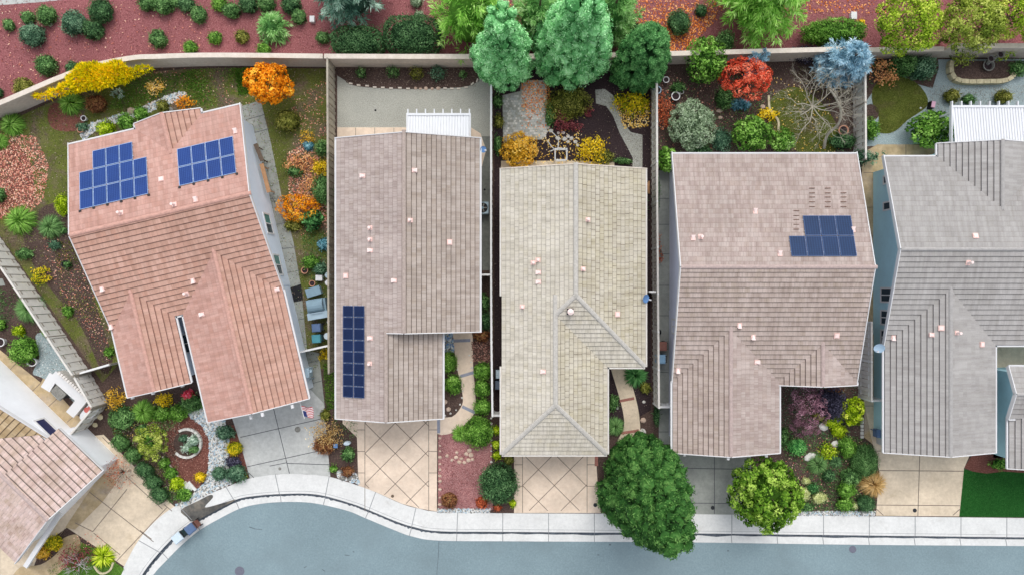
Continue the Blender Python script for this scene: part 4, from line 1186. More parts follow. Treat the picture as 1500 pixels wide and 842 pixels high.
class House:
    """roof as the union of gable and hip blocks; plan in house axes, o = origin, th = turn"""

    def __init__(self, o, th, step=.06, expo=.30, tile=.30):
        self.o = o; self.th = th; self.faces = []; self.edges = []; self.blocks = []
        self.step = step; self.expo = expo; self.tile = tile

    smooth = staticmethod(lambda f: False)     # slopes given the second tile material, mostly softer light painted into colour

    def w(self, x, y, z=0):
        c, s = math.cos(self.th), math.sin(self.th)
        return (self.o[0] + x * c - y * s, self.o[1] + x * s + y * c, z)

    def inv(self, X, Y):
        c, s = math.cos(self.th), math.sin(self.th); dx, dy = X - self.o[0], Y - self.o[1]
        return dx * c + dy * s, -dx * s + dy * c

    def block(self, x0, x1, y0, y1, axis, ze, sl, lo='gable', hi='gable', ridge=None, ov=.45, ovr=.4, wall=True, mirror_sl=None):
        """axis 'y': ridge runs along y. lo/hi = end kind at the low/high end of the axis: gable, hip, none (butts on, no edge)"""
        bi = len(self.blocks)
        tr = (lambda a, b: (a, b)) if axis == 'y' else (lambda a, b: (b, a))
        if axis == 'y': a0, a1, l0, l1 = x0, x1, y0, y1
        else: a0, a1, l0, l1 = y0, y1, x0, x1
        ac = (a0 + a1) / 2 if ridge is None else ridge
        zr = ze + sl * (ac - a0)
        sl2 = sl if mirror_sl is None else mirror_sl
        h0 = (ac - a0) if lo == 'hip' else 0; h1 = (ac - a0) if hi == 'hip' else 0
        r0, r1 = l0 + h0, l1 - h1

        def face(pts, plane):
            pts = [tr(*p) for p in pts]
            if area(pts) < 0: pts = pts[::-1]
            a, b, c = plane
            if axis != 'y': a, b = b, a
            zs = [a * p[0] + b * p[1] + c for p in pts]
            self.faces.append(dict(poly=pts, pl=(a, b, c), z0=min(zs), b=bi, sl=math.hypot(a, b)))
        face([(a0, l0), (a0, l1), (ac, r1), (ac, r0)], (sl, 0, ze - sl * a0))
        face([(a1, l0), (a1, l1), (ac, r1), (ac, r0)], (-sl2, 0, zr + sl2 * ac))
        if h0: face([(a0, l0), (a1, l0), (ac, r0)], (0, sl, ze - sl * l0))
        if h1: face([(a0, l1), (a1, l1), (ac, r1)], (0, -sl, ze + sl * l1))
        ze2 = zr - sl2 * (a1 - ac)
        E_ = lambda p, q, zp, zq, k, n: self.edges.append((tr(*p), tr(*q), zp, zq, k, bi, tr(*n)))
        E_((a0, l0), (a0, l1), ze, ze, 'eave', (-1, 0)); E_((a1, l0), (a1, l1), ze2, ze2, 'eave', (1, 0))
        E_((ac, r0), (ac, r1), zr, zr, 'ridge', (0, 0))
        for (kind, l, r, n) in ((lo, l0, r0, -1), (hi, l1, r1, 1)):
            if kind == 'gable':
                E_((a0, l), (ac, l), ze, zr, 'rake', (0, n)); E_((a1, l), (ac, l), ze2, zr, 'rake', (0, n))
            elif kind == 'hip':
                E_((a0, l), (a1, l), ze, ze, 'eave', (0, n))
                E_((a0, l), (ac, r), ze, zr, 'hip', (0, 0)); E_((a1, l), (ac, r), ze, zr, 'hip', (0, 0))
        self.blocks.append(dict(a0=a0, a1=a1, ac=ac, l0=l0, l1=l1, ze=ze, ze2=ze2, zr=zr, sl=sl, sl2=sl2, lo=lo, hi=hi, tr=tr, ov=ov, ovr=ovr, wall=wall))

    def z(self, x, y):
        best = None
        for f in self.faces:
            if inside(f['poly'], x, y, 1e-6):
                a, b, c = f['pl']; zz = a * x + b * y + c
                if best is None or zz > best[0]: best = (zz, f)
        return best

    def at(self, u, v):
        """roof point seen at (u, v): local x, y, z, face"""
        zz = 3.6; f = None
        for _ in range(8):
            X, Y, _z = W(u, v, zz); x, y = self.inv(X, Y); r = self.z(x, y)
            if r is None: return x, y, zz, None
            zz, f = r
        return x, y, zz, f

    def build(self, name, label, group, mats, wall_mat, trim=None, gutter=None, cap=True, capw=.26):
        cx = sum((b['a0'] + b['a1']) / 2 for b in self.blocks[:1]); cy = sum((b['l0'] + b['l1']) / 2 for b in self.blocks[:1])
        lx, ly = self.blocks[0]['tr'](cx, cy)
        root = empty(name, self.w(lx, ly, 0), label, 'house', group)
        self.root = root
        F = self.faces
        mb = MB()
        for i, f in enumerate(F):
            pieces = [f['poly']]
            a, b, c = f['pl']
            for j, g in enumerate(F):
                if i == j: continue
                A, B, Cc = g['pl']
                da, db, dc = A - a, B - b, Cc - c
                if abs(da) < 1e-9 and abs(db) < 1e-9:
                    if dc > 1e-6 or (abs(dc) <= 1e-6 and j < i): Q = g['poly']
                    else: continue
                else: Q = clip(g['poly'], da, db, dc - 1e-7)
                if abs(area(Q)) < 1e-4: continue
                pieces = [o for p in pieces for o in subtract(p, Q)]
            f['pieces'] = pieces
            s = f['sl']; dz = self.expo * s
            con = (-b / s, a / s)       # along the course
            for p in pieces:
                zs = [a * q[0] + b * q[1] + c for q in p]
                k0 = int(math.floor((min(zs) - f['z0']) / dz + 1e-4)); k1 = int(math.ceil((max(zs) - f['z0']) / dz - 1e-4))
                for k in range(k0, k1):
                    zl = f['z0'] + k * dz; zh = zl + dz
                    q = clip(clip(p, a, b, c - zl), -a, -b, zh - c)
                    if abs(area(q)) < 2e-4: continue
                    pts = []; uv = []; ts = []
                    for (x, y) in q:
                        zz = a * x + b * y + c; t = (zh - zz) / dz
                        pts.append(self.w(x, y, zz + self.step * t)); ts.append(t)
                        uv.append(((x * con[0] + y * con[1]) / self.tile, k + i * 100 + min(.999, max(.001, 1 - t))))
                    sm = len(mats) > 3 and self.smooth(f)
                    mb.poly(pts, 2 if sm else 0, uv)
                    for e in range(len(q)):
                        e2 = (e + 1) % len(q)
                        if ts[e] > .99 and ts[e2] > .99:
                            p0, p1 = pts[e], pts[e2]
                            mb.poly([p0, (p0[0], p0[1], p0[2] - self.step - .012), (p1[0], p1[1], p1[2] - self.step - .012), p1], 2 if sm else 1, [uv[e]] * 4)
        roof = mb.build('roof', [mats[0], mats[1]] + list(mats[3:4]), root)
        self.roof = roof
        # edges
        
        for (p, q, zp, zq, kind, bi, n) in self.edges:
            L_ = math.hypot(q[0] - p[0], q[1] - p[1])
            if L_ < .2: continue
            m = max(4, int(L_ / .08)); vis = []
            ux, uy = (q[0] - p[0]) / L_, (q[1] - p[1]) / L_
            for k in range(m):
                t = (k + .5) / m; x = p[0] + (q[0] - p[0]) * t; y = p[1] + (q[1] - p[1]) * t; zz = zp + (zq - zp) * t
                x2, y2 = x - n[0] * .02, y - n[1] * .02
                ok = True
                for f in F:
                    if f['b'] == bi: continue
                    if inside(f['poly'], x2, y2, -.004) or inside(f['poly'], x + n[0] * .06, y + n[1] * .06, -.004):
                        a, b, c = f['pl']
                        lim = .12 if kind in ('eave', 'rake') else .03
                        if a * x2 + b * y2 + c > zz - (lim if kind == 'eave' else -.03 if kind == 'ridge' else .0) - 1e-6: ok = False; break
                vis.append(ok)
            k = 0
            while k < m:
                if not vis[k]: k += 1; continue
                j = k
                while j < m and vis[j]: j += 1
                t0, t1 = k / m, j / m
                ft = MB(); gt = MB(); cp = MB()
                if (t1 - t0) * L_ > .15:
                    P = lambda t, o=0.0, dz=0.0: Vector(self.w(p[0] + (q[0] - p[0]) * t + n[0] * o, p[1] + (q[1] - p[1]) * t + n[1] * o, zp + (zq - zp) * t + dz))
                    if kind == 'rake':
                        e0 = t0 - (.02 if t0 < 1e-6 else 0)
                        ft.bar(P(e0, .025, -.07), P(t1, .025, -.07), .05, .27)
                    elif kind == 'eave':
                        ft.bar(P(t0, .02, -.1), P(t1, .02, -.1), .04, .16)
                        if gutter is not None: gt.bar(P(t0, .085, -.04), P(t1, .085, -.04), .085, .10)
                    elif cap:
                        nn = max(1, int((t1 - t0) * L_ / .33))
                        for i in range(nn):
                            s0 = t0 + (t1 - t0) * i / nn; s1 = t0 + (t1 - t0) * (i + 1) / nn + .012
                            A = P(s0, 0, .02); B = P(s1, 0, .035); d = (B - A).normalized()
                            sd = d.cross(Vector((0, 0, 1))).normalized(); w2 = capw / 2
                            up = Vector((0, 0, 1))
                            prf = [(-w2, -.02), (-w2 * .62, .045), (0, .062), (w2 * .62, .045), (w2, -.02)]
                            ra = [A + sd * o + up * hh for o, hh in prf]; rb = [B + sd * o * .93 + up * hh for o, hh in prf]
                            uvr = (random.random() * 50, random.random() * 50 + .3)
                            for z_ in range(4): cp.poly([ra[z_], ra[z_ + 1], rb[z_ + 1], rb[z_]], 0, [uvr] * 4)
                            cp.poly(ra, 0, [uvr] * 5); cp.poly(rb[::-1], 0, [uvr] * 5)
                if ft.f: ft.build('fascia', trim or M['white'], root)
                if gt.f: gt.build('gutter', gutter, root)
                if cp.f: cp.build('ridge_cap', mats[2] if len(mats) > 2 else mats[0], roof)
                k = j
        # walls
        wb = MB()
        for bi, b in enumerate(self.blocks):
            if not b['wall']: continue
            ov = b['ov'] + bi * .006
            a0, a1 = b['a0'] + ov, b['a1'] - ov
            l0 = b['l0'] + (0 if b['lo'] == 'none' else (b['ovr'] if b['lo'] == 'gable' else ov)); l1 = b['l1'] - (0 if b['hi'] == 'none' else (b['ovr'] if b['hi'] == 'gable' else ov))
            T = lambda a, l, z: self.w(*b['tr'](a, l), z)
            z0 = b['ze'] + b['sl'] * ov - .12; z1 = b['ze2'] + b['sl2'] * ov - .12; zr = b['zr'] - .12
            wb.poly([T(a0, l0, 0), T(a0, l1, 0), T(a0, l1, z0), T(a0, l0, z0)])
            wb.poly([T(a1, l0, 0), T(a1, l1, 0), T(a1, l1, z1), T(a1, l0, z1)])
            for (l, k) in ((l0, b['lo']), (l1, b['hi'])):
                if k == 'hip': wb.poly([T(a0, l, 0), T(a1, l, 0), T(a1, l, z1), T(a0, l, z0)])
                else: wb.poly([T(a0, l, 0), T(a1, l, 0), T(a1, l, z1), T(b['ac'], l, zr), T(a0, l, z0)])
        wb.build('wall', wall_mat, root)
        return root

    def vent(self, u, v, kind='hood', s=1.0):
        x, y, zz, f = self.at(u, v)
        if f is None: return
        a, b, c = f['pl']; sl = f['sl']
        X, Y, Z = self.w(x, y, zz)
        # down-slope direction in world
        c_, s_ = math.cos(self.th), math.sin(self.th)
        dx, dy = -a / sl, -b / sl
        D = Vector((dx * c_ - dy * s_, dx * s_ + dy * c_, -sl)).normalized(); S = Vector((-D.y, D.x, 0)).normalized(); Nn = S.cross(D)
        if Nn.z < 0: Nn = -Nn
        P = Vector((X, Y, Z + .04))
        mb = MB()
        if kind == 'pipe':
            mb.obox(P, D * .15 * s, S * .13 * s, Nn * .02, 0)
            mb.lathe((X, Y, Z), [(.10 * s, .02), (.085 * s, .1), (.07 * s, .16), (.065 * s, .40), (.085 * s, .40), (.085 * s, .45)], 10, 1)
        elif kind == 'flue':
            mb.obox(P, D * .2 * s, S * .2 * s, Nn * .02, 2)
            mb.lathe((X, Y, Z), [(.13 * s, 0), (.11 * s, .35), (.19 * s, .37), (.19 * s, .43), (.06 * s, .5)], 14, 1)
        elif kind == 'skylight':
            mb.obox(P, D * .16 * s, S * .16 * s, Nn * .06, 0); mb.obox(P + Nn * .05, D * .11 * s, S * .11 * s, Nn * .03, 1)
        else:
            mb.obox(P, D * .15 * s, S * .13 * s, Nn * .022, 0)
            b0 = len(mb.v)
            A = P + Nn * .02
            q = [A - D * .13 * s - S * .04 * s, A - D * .13 * s + S * .04 * s, A + D * .13 * s + S * .14 * s, A + D * .13 * s - S * .14 * s,
                 A + D * .14 * s + S * .12 * s + Nn * .15 * s, A + D * .14 * s - S * .12 * s + Nn * .15 * s]
            mb.poly([q[0], q[3], q[5]], 1); mb.poly([q[1], q[4], q[2]], 1); mb.poly([q[0], q[5], q[4], q[1]], 1); mb.poly([q[2], q[4], q[5], q[3]], 0)
        mb.build('roof_vent', [M['vent'], M['vent_cap'], M['dark']], self.roof)

    def solar(self, u, v, cells, cw, ch, mat, frame, face_at=None, rails=True, lift=.11, gap=.02):
        """array hung from its upper left corner (u, v); cells = [(col, row)]; columns run along the course, rows down the slope"""
        x, y, zz, f = self.at(u, v)
        if face_at: f = self.at(*face_at)[3]
        a, b, c = f['pl']; sl = f['sl']
        d = (-a / sl, -b / sl); e = (-d[1], d[0])
        # columns go to the right in the picture
        c_, s_ = math.cos(self.th), math.sin(self.th)
        ex = e[0] * c_ - e[1] * s_; ey = e[0] * s_ + e[1] * c_
        if ex < -.3 or (abs(ex) <= .3 and ey > 0): e = (-e[0], -e[1])
        arr_mb = MB()
        dyw = d[0] * s_ + d[1] * c_
        if dyw > .3: d = (-d[0], -d[1])      # rows always counted towards the street
        rows = sorted({r for _, r in cells}); 
        pz = lambda x_, y_: a * x_ + b * y_ + c
        def pt(col, row, dz):
            X = x + e[0] * col * cw + d[0] * row * ch; Y = y + e[1] * col * cw + d[1] * row * ch
            return Vector(self.w(X, Y, pz(X, Y) + dz))
        for r in rows:
            cs = [cc for cc, rr in cells if rr == r]
            for t in (.22, .78):
                arr_mb.bar(pt(min(cs) - .02, r + t, .06), pt(max(cs) + 1.02, r + t, .06), .04, .05)
            for cc in cs:
                arr_mb.bar(pt(cc + .5, r + .22, .0), pt(cc + .5, r + .22, .06), .05, .05)
        if rails:
            r = max(rows); cs = [cc for cc, rr in cells if rr == r]
            for cc in cs + [max(cs) + 1]:
                arr_mb.bar(pt(cc + .0, r + 1.0, .07), pt(cc + .0, r + 1.09, .07), .14, .06, 1)
        arr = arr_mb.build('solar_array', [M['rack'], M['dark']], self.root)
        for (cc, r) in cells:
            g = gap
            mb = MB()
            q = [pt(cc + g / cw, r + g / ch, lift), pt(cc + 1 - g / cw, r + g / ch, lift), pt(cc + 1 - g / cw, r + 1 - g / ch, lift), pt(cc + g / cw, r + 1 - g / ch, lift)]
            cen = sum(q, Vector()) / 4
            t = .028
            def shrink(p, k): 
                return p + (cen - p).normalized() * k
            inn = [shrink(p, t * 1.4) for p in q]
            up = Vector((0, 0, .004)); dn = Vector((0, 0, -.04))
            mb.poly([p + up for p in inn], 0, [(0, 0), (1, 0), (1, 1), (0, 1)])
            for i in range(4):
                j = (i + 1) % 4
                mb.poly([q[i] + up * 2, q[j] + up * 2, inn[j] + up, inn[i] + up], 1)
                mb.poly([q[i] + up * 2, q[i] + dn, q[j] + dn, q[j] + up * 2], 1)
            mb.build('solar_panel', [mat, frame], arr)

    def window(self, x, y, nx, ny, z0, w, h, glass=None, split='h', parent=None):
        """window centred at local (x, y) on a wall facing (nx, ny)"""
        c_, s_ = math.cos(self.th), math.sin(self.th)
        Nn = Vector((nx * c_ - ny * s_, nx * s_ + ny * c_, 0)); S = Vector((-Nn.y, Nn.x, 0)); U = Vector((0, 0, 1))
        P = Vector(self.w(x, y, z0 + h / 2))
        mb = MB(); t = .05
        for sg in (-1, 1):
            mb.obox(P + S * sg * (w / 2) + Nn * .02, S * t, Nn * .035, U * (h / 2 + t))
            mb.obox(P + U * sg * (h / 2) + Nn * .02, S * (w / 2 - t), Nn * .035, U * t)
        if split == 'h': mb.obox(P + Nn * .02, S * .03, Nn * .03, U * (h / 2 - t))
        fr = mb.build('window', M['white'], parent or self.root)
        gl = glass if isinstance(glass, (list, tuple)) else [glass or M['glass']]
        for i, g in enumerate(gl):
            m2 = MB()
            sc_ = (i + .5) / len(gl) * w - w / 2
            m2.obox(P + Nn * .012 + S * sc_, S * (w / 2 / len(gl) - t * .6), Nn * .006, U * (h / 2 - t))
            m2.build('pane', g, fr)

    def garage(self, x, y, w=4.9, h=2.1):
        """door in a front wall facing -y"""
        mb = MB()
        for r in range(4):
            for k in range(8):
                X0 = x - w / 2 + w * k / 8 + .03; X1 = X0 + w / 8 - .06
                Z0 = .02 + h * r / 4 + .03; Z1 = Z0 + h / 4 - .06
                p = [self.w(X0, y, Z0), self.w(X1, y, Z0), self.w(X1, y, Z1), self.w(X0, y, Z1)]
                c = (Vector(p[0]) + Vector(p[2])) / 2
                mb.obox(c, (Vector(p[1]) - Vector(p[0])) / 2, Vector(self.w(0, -1)) .__sub__(Vector(self.w(0, 0))) * .02, Vector((0, 0, (Z1 - Z0) / 2)))
        c = Vector(self.w(x, y, h / 2 + .02)); e = Vector(self.w(1, 0)) - Vector(self.w(0, 0)); nrm = Vector(self.w(0, -1)) - Vector(self.w(0, 0))
        mb.obox(c + nrm * -.01, e * w / 2, nrm * .02, Vector((0, 0, h / 2)))
        mb.build('garage_door', M['white'], self.root)


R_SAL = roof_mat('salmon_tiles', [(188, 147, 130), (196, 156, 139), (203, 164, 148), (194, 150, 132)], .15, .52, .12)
R_SALB = plain('salmon_tile_butt', C(136, 92, 80), .9, .3, 5)
R_SALC = plain('salmon_ridge', C(204, 160, 146), .85, .25, 7)
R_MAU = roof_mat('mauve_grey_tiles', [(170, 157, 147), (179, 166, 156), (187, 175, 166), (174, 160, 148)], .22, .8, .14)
R_MAUB = plain('mauve_tile_butt', C(92, 80, 76), .9, .3, 5)
R_MAUC = plain('mauve_ridge', C(178, 163, 154), .85, .25, 7)
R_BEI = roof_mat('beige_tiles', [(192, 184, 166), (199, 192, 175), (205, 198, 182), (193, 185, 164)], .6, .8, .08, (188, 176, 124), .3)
R_BEIB = plain('beige_tile_butt', C(108, 102, 92), .9, .3, 5)
R_BEIC = plain('beige_ridge', C(194, 190, 182), .85, .25, 7)
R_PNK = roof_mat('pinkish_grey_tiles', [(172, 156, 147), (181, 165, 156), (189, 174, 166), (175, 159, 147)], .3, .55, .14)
R_PNKB = plain('pinkish_tile_butt', C(104, 90, 88), .9, .3, 5)
R_PNKC = plain('pinkish_ridge', C(186, 167, 161), .85, .25, 7)
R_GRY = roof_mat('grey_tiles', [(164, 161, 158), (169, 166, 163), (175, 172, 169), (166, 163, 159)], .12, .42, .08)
R_GRYB = plain('grey_tile_butt', C(112, 110, 114), .9, .3, 5)
R_GRYC = plain('grey_ridge', C(172, 169, 166), .85, .2, 7)
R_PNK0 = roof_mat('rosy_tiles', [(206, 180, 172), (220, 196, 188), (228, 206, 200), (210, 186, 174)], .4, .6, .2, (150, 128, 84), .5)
R_SAL_S = roof_mat('salmon_tiles_lit', [(188, 146, 133), (196, 155, 143), (202, 163, 151), (194, 150, 136)], .14, .32, .10)  # lit-slope copies: light and view softening the course lines is put into colour
R_MAU_S = roof_mat('mauve_grey_tiles_lit', [(173, 158, 152), (182, 168, 162), (189, 176, 170), (176, 161, 153)], .34, .36, .12)
R_PNK_S = roof_mat('pinkish_grey_tiles_lit', [(174, 157, 150), (183, 167, 160), (190, 176, 169), (177, 160, 151)], .32, .34, .14)
R_GRY_S = roof_mat('grey_tiles_lit', [(164, 161, 158), (169, 166, 163), (175, 172, 169), (166, 163, 159)], .12, .26, .07)
R_BEI_S = roof_mat('beige_tiles_lit', [(196, 190, 175), (203, 197, 183), (208, 202, 189), (199, 192, 174)], .34, .34, .08)
R_YEL0 = roof_mat('mossy_tan_tiles', [(176, 152, 116), (190, 166, 130), (198, 176, 142), (180, 154, 114)], .3, .9, .25)
WALL_W = plain('white_stucco', C(246, 248, 251), .8, .06, 1.2)
WALL_BW = plain('pale_blue_stucco', C(228, 239, 252), .8, .06, 1.2)
WALL_LAV = plain('lavender_stucco', C(226, 231, 248), .8, .06, 1.2)
WALL_TEAL = plain('blue_stucco', C(184, 226, 236), .8, .08, 1.2)
WALL_CRM = plain('cream_stucco', C(226, 218, 204), .8, .06, 1.2)
SOL_B = grid_mat('blue_solar_cells', C(28, 58, 122), C(78, 114, 172), 7, 10, .08)
SOL_D = grid_mat('navy_solar_cells', C(20, 36, 72), C(36, 56, 98), 6, 6, .06)
SOL_M = grid_mat('dark_blue_solar_cells', C(22, 46, 82), C(48, 84, 128), 6, 10, .10)
FR_S = plain('silver_panel_frame', C(150, 176, 214), .4, .05, 5, .2)
FR_D = plain('dull_panel_frame', C(76, 98, 138), .4, .05, 5, .2)
GG = 'tile-roofed houses along the street'

# house one, salmon roof, turned to follow the bend
H1 = House((-25.92, 3.04), math.radians(13.2), expo=.315)
H1.block(0, 10.8, -5.85, 5.85, 'x', 3.0, .342, ov=.45, ovr=.45)
H1.block(.03, 3.95, -10.05, -1.0, 'y', 3.0, .342, 'gable', 'none')
H1.block(4.48, 10.78, -12.65, -.5, 'y', 3.0, .342, 'gable', 'none')
H1.block(4.25, 8.35, 3.0, 6.2, 'y', 3.0, .342, 'none', 'gable')
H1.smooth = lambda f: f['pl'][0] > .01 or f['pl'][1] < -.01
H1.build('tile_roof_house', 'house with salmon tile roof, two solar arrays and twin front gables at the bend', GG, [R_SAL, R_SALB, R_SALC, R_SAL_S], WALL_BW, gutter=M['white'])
for (u, v, k) in ((178, 312, 'pipe'), (237, 263, 'skylight'), (256, 300, 'pipe'), (287, 293, 'hood'), (283, 411, 'hood'), (274, 430, 'pipe'), (297, 460, 'hood'), (345, 193, 'hood'), (150, 423, 'hood'), (163, 478, 'hood'), (406, 424, 'hood')):
    H1.vent(u, v, k)
H1.solar(117.5, 253, [(0, 0), (1, 0), (2, 0), (3, 0), (4, 0), (0, 1), (1, 1), (2, 1), (3, 1), (4, 1), (1, -1), (2, -1), (3, -1)], .835, 1.22, SOL_B, FR_S)
H1.solar(260, 219, [(i, j) for i in range(4) for j in range(2)], .87, 1.22, SOL_B, FR_S)
for yy in (-2.2, -6.3):
    pass
for (v, zc) in ((328, 1.5), (388, 1.5)):
    # windows in the east wall
    Y = (421 - v) * (45 - zc) / 1000
    xl = 10.8 - .45
    yl = (Y - H1.o[1] - xl * math.sin(H1.th)) / math.cos(H1.th)
    H1.window(xl + .0, yl, 1, 0, 1.0, 1.3, 1.1, [M['glass'], M['glass_green']])
H1.window(3.95 - .456, -7.6, 1, 0, .9, 1.2, 1.3)
H1.garage(7.75, -12.65 + .4)
# wall-mounted dish on the east eave
def dish(house, u, v, z, aim, mat, r=.32):
    X, Y, Z = W(u, v, z)
    mb = MB()
    A = Vector(aim).normalized(); S = A.cross(Vector((0, 0, 1))).normalized(); U = S.cross(A)
    n = 18; b0 = len(mb.v)
    P = Vector((X, Y, Z))
    rings = []
    for rr, dep in ((.02, 0), (r * .55, .02), (r, .07)):
        b = len(mb.v)
        for k in range(n):
            t = 2 * math.pi * k / n
            mb.v.append(tuple(P + S * rr * math.cos(t) * .9 + U * rr * math.sin(t) + A * dep))
        rings.append(b)
    for i in range(2):
        for k in range(n):
            mb.f.append((rings[i] + k, rings[i] + (k + 1) % n, rings[i + 1] + (k + 1) % n, rings[i + 1] + k)); mb.m.append(0)
    mb.f.append(tuple(rings[0] + k for k in range(n))); mb.m.append(0)
    o = mb.build('satellite_dish', mat, house.root)
    m2 = MB()
    m2.bar(P - U * r * .9, P + A * r * 1.1 - U * r * .3, .03, .03); m2.obox(P + A * r * 1.1 - U * r * .3, A * .06, S * .04, U * .04)
    m2.bar(P - A * .05, P - A * .25 - U * .35, .05, .05)
    m2.build('dish_arm', M['white'], o)

# house two
H2 = House((0, 0), 0, expo=.285)
H2.block(-10.79, -2.0, -2.7, 9.16, 'y', 3.0, .36, 'gable', 'gable')
H2.block(-10.79, -4.28, -8.04, -2.7, 'y', 3.0, .36, 'gable', 'none')
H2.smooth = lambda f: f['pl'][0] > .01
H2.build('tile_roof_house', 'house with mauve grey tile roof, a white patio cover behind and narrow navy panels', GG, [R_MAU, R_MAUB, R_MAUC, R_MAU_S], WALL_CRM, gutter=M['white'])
for (u, v, k) in ((532, 258, 'hood'), (607, 250, 'hood'), (542.5, 334, 'pipe'), (542.5, 351, 'pipe'), (543, 367, 'hood'), (601, 323, 'pipe'), (658.5, 355, 'skylight'), (507, 404, 'skylight'), (578, 411, 'hood'), (543, 495, 'hood'), (542, 532, 'pipe')):
    H2.vent(u, v, k)
H2.solar(502.5, 447, [(i, -j - 1) for i in range(8) for j in range(2)], .70, .73, SOL_D, FR_D, rails=False)
H2.garage(-7.5, -8.04 + .4)
dish(H2, 707, 219, 2.9, (.6, -.3, .9), M['dish_mid'], .22)

# house three
H3 = House((0, 0), 0, expo=.268, tile=.37)
H3.block(-.63, 8.19, -4.87, 7.28, 'y', 3.0, .36, 'hip', 'gable')
H3.block(-.63, 5.84, -10.25, -.5, 'y', 3.0, .36, 'hip', 'none')
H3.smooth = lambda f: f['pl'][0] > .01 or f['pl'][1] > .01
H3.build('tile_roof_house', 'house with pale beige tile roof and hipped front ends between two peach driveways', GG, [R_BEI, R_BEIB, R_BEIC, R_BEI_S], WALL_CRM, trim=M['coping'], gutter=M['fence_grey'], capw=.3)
for (u, v, k) in ((861, 322, 'pipe'), (854, 394, 'pipe'), (788, 381, 'pipe'), (781, 385, 'pipe'), (789, 399, 'hood'), (789, 413, 'hood'), (765, 449, 'pipe'), (904, 460, 'skylight'), (796, 544, 'hood'), (835, 456, 'flue')):
    H3.vent(u, v, k)
H3.garage(2.6, -10.25 + .45)
dish(H3, 945, 437, 3.15, (.7, -.2, .8), M['dish_mid'], .3)

# house four
H4 = House((0, 0), 0, expo=.29)
H4.block(9.87, 21.2, -5.78, 8.17, 'x', 3.0, .30, ovr=.5)
H4.block(9.885, 16.42, -10.15, -1.5, 'y', 3.0, .30, 'gable', 'none')
H4.block(16.42, 21.19, -5.98, -3.0, 'y', 3.0, .30, 'gable', 'none')
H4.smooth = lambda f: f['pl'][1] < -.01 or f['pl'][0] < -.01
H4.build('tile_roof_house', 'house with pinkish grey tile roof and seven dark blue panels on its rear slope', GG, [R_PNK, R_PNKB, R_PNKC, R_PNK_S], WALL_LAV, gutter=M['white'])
for (u, v, k) in ((1106, 310, 'hood'), (1015, 349, 'hood'), (1026, 347, 'pipe'), (1142, 372, 'hood'), (1249, 337, 'hood'), (1083, 476, 'hood'), (1103, 493, 'hood'), (1108, 530, 'hood'), (993, 542, 'hood'), (1225, 491, 'skylight')):
    H4.vent(u, v, k)
H4.solar(1154.5, 345.5, [(0, 0), (1, 0), (2, 0), (3, 0), (1, -1), (2, -1), (3, -1)], .965, 1.24, SOL_M, FR_D, rails=False)
# mounting feet left on the rear slope above the panels
rusty = plain('rusty_bracket', C(120, 92, 78), .9, .3, 9)
for (u, v) in [(1166 + dx, v) for dx in (0,) for v in (309, 316, 322, 329, 336)] + [(1189, v) for v in (276, 283, 289, 296, 303)] + [(1212, v) for v in (276, 283, 289, 296, 303)] + [(1235, v) for v in (283, 289, 296, 303)]:
    x, y, zz, f = H4.at(u, v)
    X, Y, Z = H4.w(x, y, zz)
    mbf = MB(); mbf.box(X - .17, X + .17, Y - .018, Y + .018, Z + .03, Z + .07); mbf.build('roof_bracket', rusty, H4.roof)
H4.garage(13.06, -10.15 + .4)
for v in (478,):
    H4.window(9.87 + .5, (421 - v) * .0434, -1, 0, .9, .9, 1.3)

# house five and its neighbour behind the court, both blue
H5 = House((0, 0), 0, expo=.315)
H5.block(22.95, 38, -3.52, 8.02, 'x', 2.9, .31, ovr=.85)
H5.block(22.965, 29.78, -10.15, 0, 'y', 2.9, .31, 'gable', 'none', ov=.86)
H5.block(26.25, 32.8, 4.0, 8.85, 'y', 2.9, .31, 'none', 'gable')
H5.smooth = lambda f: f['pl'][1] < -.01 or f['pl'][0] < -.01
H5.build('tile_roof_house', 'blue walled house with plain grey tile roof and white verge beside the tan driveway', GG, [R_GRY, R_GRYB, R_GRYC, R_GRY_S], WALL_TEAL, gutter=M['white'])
for (u, v, k) in ((1428, 346, 'skylight'), (1417.5, 385, 'pipe'), (1378, 480, 'skylight'), (1364, 490, 'hood'), (1401, 487, 'pipe'), (1437.5, 504, 'skylight'), (1308, 494, 'hood')):
    H5.vent(u, v, k)
for (v, w_, h_, sp) in ((263, .5, .8, 'n'), (302, .5, .8, 'n'), (432, .9, 1.3, 'h'), (465, .9, 1.3, 'h'), (494, .9, 1.3, 'h')):
    H5.window(22.95 + .85, (421 - v) * (45 - 1.7) / 1000, -1, 0, 1.3 if sp == 'n' else 1.0, w_, h_, None, sp)
H5.garage(26.3, -10.15 + .4)
dish(H5, 1288, 509, 3.2, (-.5, -.5, 1), M['dish_blue'], .33)
x5 = H5.blocks
# south wall of the main block, windows to the court
for u in (1492, 1516):
    H5.window((u - 750) * .0436, -3.52 + .45, 0, -1, .9, 1.1, 1.3)

H6 = House((0, 0), 0, expo=.315)
H6.block(30.42, 40, -8.0, -4.85, 'x', 3.2, .40, ov=.4, ovr=.5)
H6.block(30.55, 40, -11.1, -6.45, 'y', 3.0, .31, 'gable', 'gable')
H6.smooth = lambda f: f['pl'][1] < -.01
H6.build('tile_roof_house', 'corner of a blue walled house with grey tile roof at the right edge', GG, [R_GRY, R_GRYB, R_GRYC, R_GRY_S], WALL_TEAL, gutter=M['white'])

